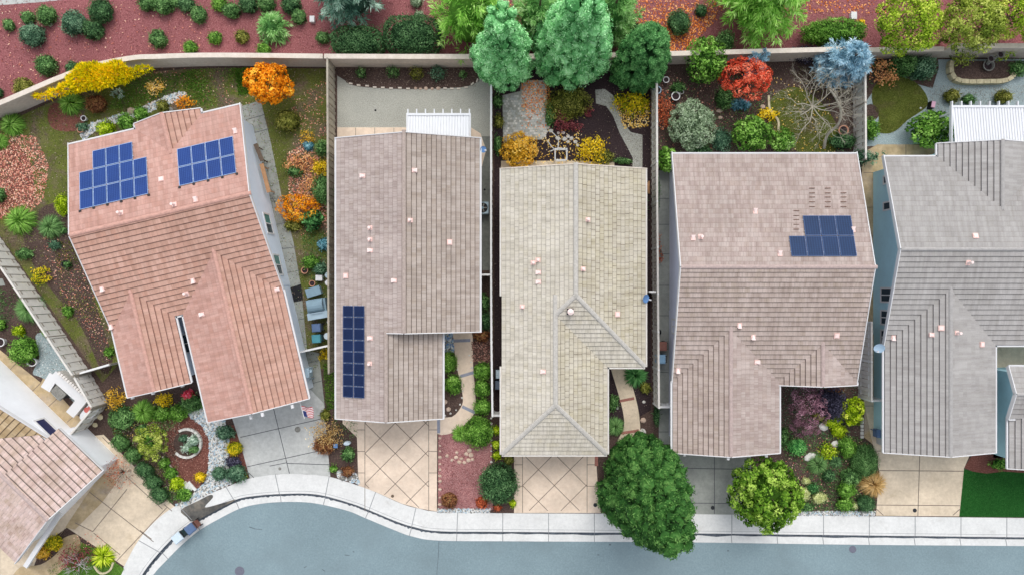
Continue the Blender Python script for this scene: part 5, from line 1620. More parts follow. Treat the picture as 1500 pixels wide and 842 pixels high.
# house zero, lower left, turned the other way
H0 = House((-25.3, -11.3), math.radians(-44), expo=.34)
H0.block(-3.75, 0, -8.0, 0, 'x', 2.55, .36, 'none', ridge=-3.6, mirror_sl=.36, ov=.4, ovr=.5)
H0.block(-14, -3.75, -8.0, -.9, 'x', 2.55, .36, 'none', 'none', ridge=-3.6, mirror_sl=.36, ov=.4, ovr=.5)
H0.block(-14.6, -3.4, -9.0, -.8, 'y', 2.85, .38, 'gable', 'gable', ov=.35, ovr=.35)
H0.smooth = lambda f: f['b'] == 2
H0.build('tile_roof_house', 'house with rosy tile roof and tall white gable wall in the lower left corner', GG, [R_PNK0, R_MAUB, R_PNKC, R_YEL0], WALL_W, gutter=None)
H0.window(-4.6, -.8 - .33, 0, 1, 1.3, 1.6, .9, plain('navy_window_glass', C(52, 56, 92), .15, .2, 1), 'n')

for H, pts in ((H1, [(193, 582.5, 2.95), (223, 576, 3.5), (266, 565, 2.95), (325, 614, 3.1), (367, 612, 3.7), (384, 608, 3.9), (428, 596, 3.3)]),
               (H4, [(1160, 563, 3.0), (1207, 565, 3.55), (1244, 562.5, 3.1), (1003, 666, 3.1), (1067, 671.5, 3.85), (1123, 667.5, 3.1)])):
    for (u, v, z) in pts:
        X, Y, Z = W(u, v, z); mb = MB(); mb.box(X - .075, X + .075, Y - .07, Y + .16, Z - .16, Z, 0, H.th); mb.build('rafter_tail', M['white'], H.root)
mb = MB(); mb.bar(W(88, 751, 2.9), W(38, 829, 2.5), .28, .2); mb.bar(W(40, 826, 2.4), W(40, 826, 0.01), .25, .25)
mb.build('porch_beam', M['white'], H0.root)
# ------------------------------------------------------------------ walls and fences
def dens(pts, n=6):
    return smooth(pts, n)

def masonry(pts, h, label, th=.2):
    q = [(p[0], p[1], 0) for p in pts]
    root = empty('garden_wall', q[len(q) // 2], label, 'wall', None)
    for name, z0, z1, w, mat in (('wall_panel', 0, h - .07, th, M['masonry']), ('coping', h - .07, h, th + .10, M['coping'])):
        mb = MB(); L_ = []
        for i, p in enumerate(q):
            d = Vector(q[min(i + 1, len(q) - 1)]) - Vector(q[max(0, i - 1)]); n = Vector((-d.y, d.x, 0)).normalized()
            a = Vector(p) + n * w / 2; b = Vector(p) - n * w / 2
            L_.append([Vector((a.x, a.y, z0)), Vector((a.x, a.y, z1)), Vector((b.x, b.y, z1)), Vector((b.x, b.y, z0))])
        for i in range(len(L_) - 1):
            a, b = L_[i], L_[i + 1]
            for k in range(4): mb.poly([a[k], b[k], b[(k + 1) % 4], a[(k + 1) % 4]])
        mb.poly(L_[0][::-1]); mb.poly(L_[-1])
        mb.build(name, mat, root)
    return root

wl = smooth([W(*p) for p in [(-120, 206), (-60, 188), (0, 170.5), (25, 164), (62, 148.5), (110, 128), (160, 110), (215, 99), (250, 97), (330, 95), (484, 96.5)]], 6)
masonry(wl, 1.85, 'curving tan masonry wall below the red bark slope at upper left')
masonry([W(486, 96.5), W(600, 97), W(715, 97), W(722, 97)], 1.85, 'straight tan masonry wall behind the grey gravel yard')
masonry([W(724, 97), W(860, 95.5), W(985, 92.5), W(1120, 89), W(1252, 85.5)], 1.85, 'tan masonry wall mostly hidden by the big conifers')
masonry([W(1254, 85), W(1310, 84), W(1362, 83.5)], 1.5, 'short lower masonry wall beside the blue cedar')
masonry([W(1364, 83), W(1430, 83), W(1500, 83), W(1680, 83)], 2.0, 'higher masonry wall behind the raised fountain bed')


def board_fence(pts, h, label, pitch=.30, mat=None, rail=None, thick=.05, alt=.018, post_every=2.4, cap=True, name='fence', group=None, gap=.012):
    """boards set alternately proud of each other between posts"""
    mat = mat or M['fence_grey']; rail = rail or M['fence_rail']
    q = [Vector((p[0], p[1], 0)) for p in pts]
    root = empty(name, q[0], label, 'fence', group)
    bo = MB(); ra = MB()
    for i in range(len(q) - 1):
        d = q[i + 1] - q[i]; L_ = d.length; d.normalize(); n = Vector((-d.y, d.x, 0)); m = max(1, int(L_ / pitch))
        for k in range(m):
            c = q[i] + d * (L_ * (k + .5) / m)
            o = alt if k % 2 else -alt
            hh = h - .06 - random.random() * .02
            bo.obox(c + n * o + Vector((0, 0, hh / 2 + .03)), d * (L_ / m / 2 - gap), n * .014, Vector((0, 0, hh / 2)))
        for z in (.35, h - .35): ra.bar(q[i] + Vector((0, 0, z)), q[i + 1] + Vector((0, 0, z)), .04, .09)
        if cap: ra.bar(q[i] + Vector((0, 0, h)), q[i + 1] + Vector((0, 0, h)), .12, .045, 1)
        np_ = max(1, int(L_ / post_every))
        for k in range(np_ + (1 if i == len(q) - 2 else 0)):
            c = q[i] + d * (L_ * k / np_)
            pm = MB(); pm.box(c.x - .05, c.x + .05, c.y - .05, c.y + .05, 0, h + .05); pm.build('post', rail, root)
    bo.build('board_panel', mat, root); ra.build('rail', [rail, mat], root)
    return root

FN = M['fence_white']
board_fence([W(-60, 275), W(0, 347), W(60, 436), W(132, 545)], 1.8, 'long grey board fence between the mossy yard and the blue gravel patio', .3)
board_fence([W(133, 546.5), W(158, 590)], 1.75, 'short grey board fence behind the white round-plate table', .26)
board_fence([W(157, 593), W(121, 636)], 1.75, 'grey board fence closing the lower end of the outdoor kitchen', .26)
board_fence([W(134, 543), W(178, 530)], 1.3, 'thin board fence from the long fence to the salmon roofed house', .25, FN)
board_fence([W(490.5, 100), W(491.5, 300), W(492.5, 541)], 1.85, 'tall weathered fence between the salmon house and the mauve house', .22, M['fence_dark'])
board_fence([W(446, 513), W(490, 503)], 1.5, 'white gate fence across the path beside the salmon house', .22, FN)
board_fence([W(720.5, 137), W(720.5, 300), W(720.5, 401)], 1.7, 'thin white fence along the grey side yard, upper stretch', .25, FN, FN)
board_fence([W(720.5, 403), W(721, 500), W(722.5, 602)], 1.7, 'thin white fence beside the round green shrubs, lower stretch', .25, FN, FN)
board_fence([W(698, 403), W(719, 403)], 1.5, 'white side gate fence under the mauve roof eave', .22, FN, FN)
board_fence([W(724, 602), W(738, 602)], 1.5, 'stub of white fence beside the beige house front', .22, FN, FN)
board_fence([W(954, 132), W(954.5, 300), W(955.5, 430), W(957, 590)], 1.75, 'pale fence between the beige house and the pinkish house', .2, M['fence_grey'], FN)
board_fence([W(958.5, 590), W(981, 590)], 1.5, 'white gate fence across the grey side path', .22, FN, FN)
board_fence([W(945, 427), W(953, 427)], 1.5, 'short white fence piece by the blue dish', .22, FN, FN)
board_fence([W(1249, 92), W(1249.5, 160), W(1250, 240)], 1.6, 'slatted grey fence between the bare tree and the round lawn', .22, M['fence_grey'], M['fence_rail'])
board_fence([W(1257, 470), W(1257, 581)], 1.7, 'white topped fence beside the tan path under the pinkish eave', .25, M['fence_grey'], FN)
board_fence([W(1259, 581), W(1282, 581)], 1.5, 'white gate fence across the tan side path', .22, FN, FN)

# white ribbed patio covers with rafter tails
def patio_cover(u0, u1, v0, v1, z, n_raf, label, slope=.12):
    x0, y1, _ = W(u0, v0, z); x1, y0, _ = W(u1, v1, z)
    root = empty('patio_cover', ((x0 + x1) / 2, (y0 + y1) / 2, 0), label, 'patio cover')
    dz = (y1 - y0) * slope
    mb = MB()
    n = int((x1 - x0) / .17)
    for i in range(n):
        a = x0 + (x1 - x0) * i / n; b = x0 + (x1 - x0) * (i + 1) / n; w = b - a
        mb.poly([(a, y0, z + dz), (a + w * .72, y0, z + dz), (a + w * .72, y1, z), (a, y1, z)])
        mb.poly([(a + w * .72, y0, z + dz), (a + w * .78, y0, z + dz - .05), (a + w * .78, y1, z - .05), (a + w * .72, y1, z)])
        mb.poly([(a + w * .78, y0, z + dz - .05), (a + w * .94, y0, z + dz - .05), (a + w * .94, y1, z - .05), (a + w * .78, y1, z - .05)])
        mb.poly([(a + w * .94, y0, z + dz - .05), (b, y0, z + dz), (b, y1, z), (a + w * .94, y1, z - .05)])
    mb.build('roof_panel', M['white_metal'], root)
    mb = MB(); mb.box(x0 - .06, x1 + .06, y1 - .05, y1 + .09, z - .16, z + .05); mb.box(x0 - .09, x0 - .01, y0, y1 + .09, z - .16, z + .07); mb.box(x1 + .01, x1 + .09, y0, y1 + .09, z - .16, z + .07)
    mb.build('beam', M['white_metal'], root)
    for i in range(n_raf):
        a = x0 + (x1 - x0) * i / (n_raf - 1)
        m2 = MB(); m2.box(a - .035, a + .035, y1 + .09, y1 + .36, z - .16, z + .02); m2.build('rafter', M['white_metal'], root)
    for a in (x0 + .1, x1 - .1):
        m2 = MB(); m2.box(a - .06, a + .06, y1 - .35, y1 - .23, 0, z - .05); m2.build('post', M['white_metal'], root)
    return root
patio_cover(597.5, 687.5, 168.5, 206, 2.75, 8, 'small white ribbed patio cover behind the mauve roofed house')
patio_cover(1395, 1560, 157, 222, 2.75, 13, 'large white ribbed patio cover at the right edge')
# ------------------------------------------------------------------ plants
HILL = 'clipped shrubs on the red bark slope'
BARKY = {}

def place(u, v, h, frac=.5):
    X, Y, _ = W(u, v, h * frac); return X, Y

def make(kind, rx, ry, h, seed, opt):
    L = Leaves(seed)
    o = dict(opt)
    if kind == 'dome': f_dome(L, rx, ry, h, **o)
    elif kind == 'soft': f_dome(L, rx, ry, h, **{**dict(leaf=.11, lump=.2, shell=.3, wid=.5, jit=.8), **o})
    elif kind == 'box': f_dome(L, rx, ry, h, **{**dict(p=5, lump=.04, leaf=.075, shell=.07), **o})
    elif kind == 'clump': f_clumps(L, rx, ry, h, **{**dict(rc=max(.16, min(rx, ry) * .32), nc=34, nl=70, leaf=.12), **o})
    elif kind == 'spiky': f_spiky(L, rx, h, **o)
    elif kind == 'feather': f_feather(L, rx, ry, h, **o)
    elif kind == 'sparse': f_sparse(L, rx, ry, h, **o)
    elif kind == 'tuft':
        f_spiky(L, rx, h, **{**dict(n=420, wid=.03, droop=.5), **o})
    return L

NAMES = {'dome': 'round_shrub', 'soft': 'leafy_shrub', 'box': 'clipped_hedge', 'clump': 'leafy_bush', 'spiky': 'spiky_plant', 'feather': 'feathery_shrub', 'sparse': 'open_shrub', 'tuft': 'grass_clump'}
CATS = {'spiky': 'plant', 'tuft': 'plant', 'box': 'hedge'}

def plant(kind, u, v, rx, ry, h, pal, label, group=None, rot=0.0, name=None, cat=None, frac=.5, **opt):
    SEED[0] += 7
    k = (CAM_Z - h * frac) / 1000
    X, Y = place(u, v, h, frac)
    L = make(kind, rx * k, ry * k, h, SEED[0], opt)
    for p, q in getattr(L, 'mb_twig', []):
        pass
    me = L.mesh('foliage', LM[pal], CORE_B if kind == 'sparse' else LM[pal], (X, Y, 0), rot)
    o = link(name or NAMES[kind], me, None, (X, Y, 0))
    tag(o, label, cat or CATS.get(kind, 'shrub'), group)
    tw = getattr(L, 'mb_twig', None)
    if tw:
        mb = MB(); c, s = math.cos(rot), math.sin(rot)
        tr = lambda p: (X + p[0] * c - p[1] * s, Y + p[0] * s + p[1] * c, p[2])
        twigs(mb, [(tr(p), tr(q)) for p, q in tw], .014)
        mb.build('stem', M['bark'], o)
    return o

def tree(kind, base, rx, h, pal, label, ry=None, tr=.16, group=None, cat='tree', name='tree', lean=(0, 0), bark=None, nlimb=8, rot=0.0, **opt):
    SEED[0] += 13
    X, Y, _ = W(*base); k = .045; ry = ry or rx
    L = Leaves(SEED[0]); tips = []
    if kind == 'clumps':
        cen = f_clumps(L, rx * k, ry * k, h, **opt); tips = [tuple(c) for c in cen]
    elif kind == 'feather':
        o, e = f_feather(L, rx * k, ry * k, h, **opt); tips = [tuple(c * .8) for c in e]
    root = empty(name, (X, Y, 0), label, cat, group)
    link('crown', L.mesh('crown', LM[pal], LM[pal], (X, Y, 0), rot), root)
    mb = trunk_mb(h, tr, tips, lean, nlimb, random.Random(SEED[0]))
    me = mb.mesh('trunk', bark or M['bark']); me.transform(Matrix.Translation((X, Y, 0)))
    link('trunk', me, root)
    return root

# --- slope above the wall
S = lambda u, v, r, lab, pal='clip', h=None, ry=None: plant('dome', u, v, r, ry or r, h or r * .06, pal, lab, HILL)
S(12.5, 37, 8.5, 'small round shrub nearest the left edge of the red bark slope')
S(40, 26, 10, 'round shrub above left of a larger one, by the hill path')
S(67, 23, 14, 'broad round shrub beside a white stone below the hill path', 'clip')
S(46.5, 52, 17, 'large blue green shrub below two smaller ones at upper left', 'clip_blue')
S(107, 34, 18, 'big dark shrub, left of the three touching ones', 'clip_blue')
S(147, 15.5, 17.5, 'big shrub at the top of the three touching ones', 'clip_dark')
S(136, 43.5, 14.5, 'smallest and lowest of the three touching dark shrubs', 'clip_dark')
S(67, 96, 15, 'lone dark shrub in red bark left of the yellow vine', 'clip')
S(106, 100, 10, 'small dark shrub touching the tip of the yellow vine', 'clip_dark')
S(34, 129, 14, 'olive round shrub close to the curved wall at left', 'olive')
S(-4, 136, 8, 'shrub cut by the left edge above the curved wall', 'clip_dark')
S(231, 57, 13, 'lone shrub with yellow leaves around it, left of the small three', 'clip')
S(215, 3, 13, 'left shrub of the pair at the top edge', 'clip')
S(239, 8, 14, 'right shrub of the pair at the top edge', 'clip')
S(257, 2, 9, 'tiny shrub peeping in at the top edge', 'clip')
S(273, 6, 12, 'dark shrub at the top edge beside the tilted oval one', 'clip_dark')
S(291, 21, 12, 'tilted oval shrub under the top edge pair', 'clip', None, 13)
S(321, 6, 11, 'leafy shrub at the top edge, left of the wide row', 'bright')
S(339, 15.5, 13, 'oval shrub with bright rim, right of the leafy one', 'clip', None, 12)
S(363, 5, 14, 'wide dark shrub at the top edge above the feathery plant', 'clip_dark')
S(390, 4, 13, 'green shrub at the top edge right of the wide dark one', 'clip')
S(426, 6, 14, 'round shrub above a smaller one, left of the silvery cedar', 'clip_dark')
S(438, 25, 11, 'small shrub just below a larger one, by a white box', 'clip')
S(279, 70, 10, 'leftmost of three small yellowish shrubs above the wall', 'bright')
S(315, 56, 10, 'middle of three small shrubs in the red bark', 'bright')
S(354, 54, 10, 'rightmost of three small yellowish shrubs in the red bark', 'olive')
S(386, 73, 10, 'small bright shrub under the feathery plant, close to the wall', 'bright')
S(472.5, 55, 9.5, 'small green shrub left of the square dark hedge', 'clip')
S(995, 33, 17, 'round dark shrub in leaf covered bark right of the conifers', 'clip_dark')
S(1027, 16, 9, 'small dark shrub under the pale green cedar', 'clip_dark')
S(610, 2, 9, 'small grey green shrub at the top edge between two cedars', 'grey')
S(614, 24, 8, 'small grey green shrub touching the big dark hedge', 'grey')
plant('box', 524, 62, 38, 22, 2.0, 'clip_dark', 'wide dark clipped hedge under the silvery cedar', 'rounded hedges above the wall', leaf=.1, p=3)
plant('box', 604, 53, 43, 28, 2.1, 'clip_dark', 'biggest dark clipped hedge, oval, above the wall', 'rounded hedges above the wall', leaf=.1, p=2.8)
plant('dome', 1222, 47, 46, 19, 1.6, 'bright', 'low yellowish green mound above the blue cedar', leaf=.1)
plant('feather', 397, 38, 25, 25, 1.5, 'light2', 'pale green feathery plant among the dark round shrubs', n_br=50, per=36, leaf=.38, wid=.09, droop=.4)
tree('feather', (522, 2), 58, 6.5, 'cedar', 'silvery green cedar at the top edge above the wide hedge', n_br=90, per=110, leaf=.36, wid=.11, droop=.35, name='cedar_tree')
tree('feather', (692, 40), 62, 7, 'light', 'yellow green cedar touching the jade conifer on its left', n_br=90, per=110, leaf=.36, wid=.09, droop=.3, name='cedar_tree')
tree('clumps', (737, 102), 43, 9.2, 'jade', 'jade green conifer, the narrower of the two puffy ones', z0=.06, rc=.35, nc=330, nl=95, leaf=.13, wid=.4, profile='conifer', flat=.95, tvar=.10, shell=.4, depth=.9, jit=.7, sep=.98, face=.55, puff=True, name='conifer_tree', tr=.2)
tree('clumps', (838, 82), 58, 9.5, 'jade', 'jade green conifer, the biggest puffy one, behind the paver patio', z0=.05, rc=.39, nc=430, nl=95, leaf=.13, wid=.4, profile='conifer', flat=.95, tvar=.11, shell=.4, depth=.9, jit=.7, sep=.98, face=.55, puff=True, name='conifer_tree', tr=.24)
tree('feather', (890, 40), 48, 5.5, 'light2', 'soft green cedar half behind the biggest jade conifer', n_br=70, per=90, leaf=.34, wid=.09, droop=.3, name='cedar_tree')
tree('clumps', (928, 104), 37, 6.3, 'forest', 'dark green conifer right of the biggest jade one', z0=.05, rc=.27, nc=240, nl=95, leaf=.12, wid=.4, profile='ovoid', flat=.9, name='conifer_tree', tvar=.10, shell=.4, depth=.9, jit=.7, sep=.98, face=.55, puff=True)
tree('feather', (788, 40), 50, 5, 'light2', 'shaded dark cedar between the two jade conifers', n_br=60, per=80, leaf=.32, wid=.1, droop=.3, name='cedar_tree')
plant('soft', 922, 42, 20, 13, 1.2, 'clip_dark', 'dark shrub in the shade above the dark conifer', dens=.6)
tree('feather', (1098, 8), 74, 7.5, 'light', 'large pale green cedar at the top edge above the coral maple', n_br=130, per=130, leaf=.42, wid=.09, droop=.35, name='cedar_tree')
plant('clump', 1033, 91, 29, 36, 2.6, 'bright', 'light green bush left of the coral red maple', leaf=.17, nc=46, nl=60, rc=.42)
plant('soft', 1062, 62, 14, 16, 1.6, 'clip', 'dim green bush under the pale cedar', dens=.6)
tree('clumps', (1077, 130), 37, 3.2, 'coral', 'coral red maple in the dark back yard', ry=31, z0=.3, rc=.34, nc=60, nl=90, leaf=.12, wid=.5, fill=.3, core=False, name='maple_tree', cat='tree', tr=.07)
tree('feather', (1096, 100), 20, 3.4, 'blue', 'small blue spruce above the coral maple', n_br=50, per=50, leaf=.2, wid=.16, droop=.2, name='spruce_tree', tr=.06)
plant('feather', 1087, 152, 16, 10, .8, 'teal', 'dwarf blue spruce below the coral maple', n_br=36, per=40, leaf=.16, wid=.2, name='dwarf_spruce')
tree('feather', (1220, 104), 44, 4.2, 'blue', 'pale blue cedar beside the bare tree', ry=40, n_br=100, per=110, leaf=.3, wid=.09, droop=.3, name='cedar_tree')
# yellow-green trees, top right
for (b, rx, h, pal, lab, nc) in (((1292, 60), 46, 4.6, 'fall', 'yellow green tree at top right, left of three, with orange tips', 80), ((1374, 62), 40, 5.0, 'fall2', 'olive green tree at top right, middle of three', 80), ((1450, 40), 44, 4.6, 'fall', 'green tree in the top right corner, right of three', 80)):
    tree('clumps', b, rx, h, pal, lab, z0=.3, rc=.46, nc=nc, nl=110, leaf=.15, wid=.5, fill=.35, core=False, group='trees above the fountain wall', tr=.11, nlimb=12)
plant('sparse', 1347, 35, 14, 18, 1.0, 'orange', 'few orange leaves at the foot of the yellow green tree', n=90) if 0 else None
plant('soft', 1262, 34, 5, 5, .4, 'yellow', 'tiny yellow shrub at the end of the green mound')
plant('sparse', 1297, 104, 20, 22, 1.3, 'orange_fade', 'thin orange leaved shrub beside the slatted fence', n=420, leaf=.13)
plant('soft', 1325, 96, 18, 14, 1.3, 'clip', 'dark bush under the wall, left of two above the round lawn', dens=.7)
plant('soft', 1352, 100, 19, 17, 1.3, 'clip_blue', 'broad bush under the wall, right of two above the round lawn', dens=.7)
plant('sparse', 1412, 86, 18, 10, 1.6, 'fall2', 'wispy olive branchlets over the wall by the fountain', n=420, leaf=.1)
plant('sparse', 1470, 80, 13, 12, 1.6, 'fall', 'wispy green branchlets over the wall at far right', n=280, leaf=.1)
plant('dome', 1395, 141, 11, 10, .75, 'olive', 'olive ball shrub at the left corner of the white cover')
plant('dome', 1470, 142, 12, 10, .75, 'olive', 'olive ball shrub in front of the white cover, right one')
plant('soft', 1420, 146, 10, 7, .5, 'clip', 'low green shrub between the two olive balls')
plant('clump', 1361, 190, 33, 27, 1.7, 'bright', 'large bright green bush between the round lawn and white cover', leaf=.17, nc=60, nl=60, rc=.36)
plant('soft', 1276, 189, 11, 16, .9, 'bright', 'light green shrub against the slatted fence below the soil ring', dens=.7)
plant('soft', 1492, 100, 14, 12, .8, 'clip', 'green shrub right of the fountain bed at the edge', dens=.7)
plant('sparse', 1283, 228, 14, 8, 1.8, 'clip_blue', 'dark dangling branch over the tan path corner', n=160)

# --- yellow vine trained on the wall
L = Leaves(5000)
for (u, v, rx, ry, z) in ((64, 142, 12, 2.5, 1.2), (84, 137, 13, 4, 1.5), (101, 130, 14, 7, 1.7), (118, 119, 18, 15, 1.9), (138, 112, 22, 19, 2.0), (158, 111, 20, 16, 2.0), (176, 110, 18, 12, 1.8), (194, 107, 15, 5, 1.6), (212, 102, 12, 3, 1.4), (128, 103, 14, 8, 2.1), (172, 98, 12, 7, 2.0)):
    k = .0432; X, Y, _ = W(u, v, z)
    n = int(rx * ry * 4.6 + 60)
    d = sph(L.r, n, -.3)
    P = d * (0.5 + .5 * L.r.random((n, 1)) ** .5) * np.array([rx * k, ry * k, .45]) + np.array([X, Y, z])
    P[:, 2] = np.maximum(P[:, 2], .1)
    L.blade(P, d + np.array([0, 0, .35]),   .22, .075, .45 + L.r.normal(size=n) * .22 - (u - 130) * .0015 + .12 * pnoise(P, 2.2, 9), .5)
o = link('yellow_vine', L.mesh('vine', LM['vine'], CORE), None, W(140, 118)); tag(o, 'golden yellow vine sprawling over the curved wall', 'vine')
mb = MB()
for (a, b) in (((140, 122), (70, 142)), ((140, 122), (215, 104)), ((140, 122), (150, 104)), ((140, 122), (122, 106))):
    p = Vector(W(*a, .05)); q = Vector(W(*b, 1.4)); mb.tube([p, (p + q) / 2 + Vector((0, 0, .7)), q], [.04, .03, .012], 5)
mb.build('stem', M['bark'], o)

# --- back yard of house one
plant('spiky', 100, 150, 19, 19, .9, 'bright', 'bright green strap leaved clump under the yellow vine', wid=.045, n=460, droop=.55)
plant('spiky', 14, 182, 18, 18, .9, 'bright', 'bright green strap leaved clump under the curved wall at left', wid=.045, n=460, droop=.55)
plant('spiky', -2, 206, 12, 12, .7, 'bright', 'strap leaved clump cut by the left edge', wid=.045, n=400, droop=.55)
plant('dome', 141, 152, 14, 13, .9, 'brownred', 'dark brownish shrub right of the strap leaved clump')
plant('sparse', 172, 137, 10, 6, .5, 'sagewhite', 'small white flowering plant below the yellow vine', n=220, leaf=.1)
plant('sparse', 228, 128, 15, 12, .7, 'litter_y', 'thin shrub with pale yellow leaves on the green lawn', n=320, leaf=.1)
for (u, v, r, pal, lab) in ((155, 189, 12, 'lime', 'yellowish ball shrub, first behind the salmon roof'), (184, 178, 11, 'bright', 'green ball shrub, second behind the salmon roof'), (206, 166, 10, 'bright', 'green ball shrub, third behind the salmon roof'), (238, 156, 9, 'olive', 'olive ball shrub, last of the row behind the salmon roof')):
    plant('soft', u, v, r, r, .8, pal, lab, 'small shrubs along the stone stream')
plant('sparse', 269, 152, 14, 12, .7, 'orange', 'small orange shrub on the lawn behind the salmon roof', n=330, leaf=.1)
tree('clumps', (410, 135), 36, 3.0, 'orange', 'round orange autumn tree against the back wall', ry=29, z0=.3, rc=.32, nc=64, nl=70, leaf=.14, wid=.75, fill=.3, core=False, name='autumn_tree', tr=.06)
plant('dome', 421, 177, 17, 16, 1.0, 'olive', 'olive round shrub with a dark middle below the orange tree', leaf=.1, lump=.15)
plant('sparse', 449, 200, 12, 9, .6, 'gold', 'thin gold shrub in bare soil by the tall fence', n=240, leaf=.09)
plant('dome', 452, 214, 8, 7, .4, 'teal', 'tiny blue grey shrub below the thin gold one')
plant('soft', 472, 217, 11, 11, .9, 'clip', 'green bush against the tall fence, upper one', dens=.7)
plant('sparse', 441, 239, 24, 15, .8, 'orange_fade', 'faded peach coloured shrub left of the yellow one', n=650, leaf=.1)
plant('sparse', 470, 245, 14, 11, .8, 'yellow', 'yellow shrub against the tall fence', n=480, leaf=.1)
plant('soft', 432, 251, 12, 8, .6, 'clip', 'low dark green shrub below the peach one', dens=.6)
plant('dome', 473, 278, 14, 21, 1.3, 'clip', 'dark green oval shrub hugging the tall fence')
plant('sparse', 455, 278, 18, 22, .9, 'orange_fade', 'peach shrub between the path and the dark oval shrub', n=520, leaf=.1)
plant('clump', 437, 304, 32, 20, 1.1, 'orange', 'largest orange shrub beside the side path', leaf=.12, nl=50, core=False, rc=.3, nc=50)
plant('clump', 459, 322, 17, 16, 1.0, 'forest', 'green leafy plant touching the largest orange shrub', leaf=.16, nl=40, rc=.26)
plant('soft', 430, 330, 14, 10, .4, 'olive', 'low olive shrub below the largest orange one', dens=.6)
plant('dome', 474, 358, 9, 9, .5, 'teal', 'small blue grey ball in bare soil by the tall fence')
plant('soft', 455, 384, 13, 11, .7, 'bright', 'green leafy plant above the grey grill', dens=.6)
plant('soft', 469, 394, 10, 11, .7, 'clip_blue', 'dark bluish plant beside the leafy one above the grill', dens=.6)
plant('sparse', 475, 518, 10, 9, .5, 'yellow', 'small yellow leaved shrub below the white gate fence', n=260, leaf=.09)
plant('spiky', 25, 322, 22, 22, 1.1, 'bright', 'big strap leaved clump left of the salmon house', wid=.045, n=560, droop=.5)
plant('tuft', 70, 332, 18, 18, 1.0, 'clip', 'rounded grass clump right of the big strap leaved one', n=700)
plant('soft', 93, 300, 10, 15, .9, 'lime', 'lime green shrub touching the salmon roof edge')
plant('soft', 93, 338, 5, 5, .3, 'clip', 'tiny green sprout in the brown bed by the salmon roof')
plant('soft', 80, 359, 8, 7, .4, 'clip_blue', 'small grey green shrub below the grass clump')
plant('soft', 36, 372, 11, 8, .5, 'clip', 'loose green shrub close to the long board fence')
plant('sparse', 58, 404, 15, 12, .7, 'yelgreen', 'yellow mottled shrub beside the long board fence', n=460, leaf=.1)
plant('soft', 99, 456, 8, 8, .4, 'bright', 'bright sprout in bare soil right of the long fence')
plant('soft', 159, 516, 7, 7, .4, 'bright', 'bright sprout touching the salmon roof at lower left')
plant('soft', -2, 286, 9, 11, .6, 'clip', 'green shrub cut by the left edge beside the pink gravel')
plant('soft', 120, 186, 9, 7, .4, 'clip_blue', 'low grey green plant at the head of the stone stream', dens=.6)
# --- yard of house zero
plant('tuft', 38, 452, 21, 29, 1.2, 'clip', 'tall arching grass clump left of the long fence', n=1100, wid=.035)
plant('soft', 27, 484, 9, 8, .5, 'lime', 'yellowish shrub above the bright green ball')
plant('dome', 34, 513, 20, 20, 1.1, 'bright', 'bright green ball shrub above the ring shaped pot')
plant('soft', 1, 476, 7, 8, .5, 'bright', 'bright shrub cut by the left edge near the dark soil')
plant('tuft', 70, 484, 12, 16, .6, 'grass', 'low grass clump against the long fence by the gravel', n=500)
plant('tuft', 90, 512, 9, 20, .5, 'grass', 'grass strip along the fence above the outdoor kitchen', n=500, rot=.6)
for i, (u, v) in enumerate(((177, 648), (195, 666), (211, 688), (224, 706), (233, 724))):
    plant('box', u, v, 11.5 if i != 1 else 10, 9.5, .8, ['clip', 'clip', 'clip_dark', 'clip_dark', 'clip_dark'][i],
          ['brightest clipped block, first from the fence beside the tan driveway', 'clipped block shrub, second from the fence beside the tan driveway', 'dark clipped block, third from the fence, beside the bare shrub trunk', 'dark clipped block, fourth from the fence beside the driveway', 'dark clipped block nearest the street beside the tan driveway'][i],
          'square clipped shrubs along the tan driveway', rot=-.7)
plant('spiky', 150, 815, 16, 16, .5, 'lime', 'lime green leafy plant inside the curved lawn edging', n=240, wid=.07)
plant('sparse', 108, 818, 26, 16, 1.3, 'burgundy', 'pinkish twiggy shrub beside the tan driveway in the corner', n=700, leaf=.09)
plant('soft', 78, 795, 12, 11, .6, 'yelgreen', 'golden shrub in the oval bed beside the rosy roof')
plant('soft', 62, 810, 11, 8, .5, 'gold', 'amber shrub at the lower end of the oval bed')
# --- front garden of house one
plant('sparse', 167, 584, 14, 16, 1.1, 'gold', 'brownish gold shrub at the left corner of the salmon house', n=600, leaf=.1)
plant('soft', 178, 612, 17, 18, .9, 'clip', 'green bushy shrub above the first clipped block')
plant('tuft', 207, 604, 17, 17, .9, 'bright', 'fresh green grassy shrub under the salmon eave', n=700, wid=.04)
plant('soft', 208, 628, 9, 7, .4, 'clip', 'small green plant below the fresh grassy shrub')
plant('sparse', 240, 586, 14, 10, .7, 'yellow', 'yellow flowering shrub in front of the salmon house', n=420, leaf=.11)
plant('soft', 236, 606, 14, 10, .7, 'bright', 'low green plant below the yellow flowers, left')
plant('soft', 259, 604, 15, 12, .7, 'bright', 'low green plant below the yellow flowers, right')
plant('soft', 281, 590, 16, 14, .7, 'clip', 'dark green planting around the red flower')
plant('dome', 276, 577, 6.5, 7, .95, 'scarlet', 'single red flower cluster beside the salmon house', name='red_flower', cat='flower', core=False)
tree('clumps', (240, 638), 22, 2.4, 'fall2', 'small yellow green tree over the round stone planter', ry=27, z0=.3, rc=.24, nc=52, nl=60, leaf=.11, fill=.3, core=False, tr=.05, rot=.4)
plant('soft', 219, 644, 11, 10, .5, 'bright', 'green plant on the dark soil left of the yellow green tree')
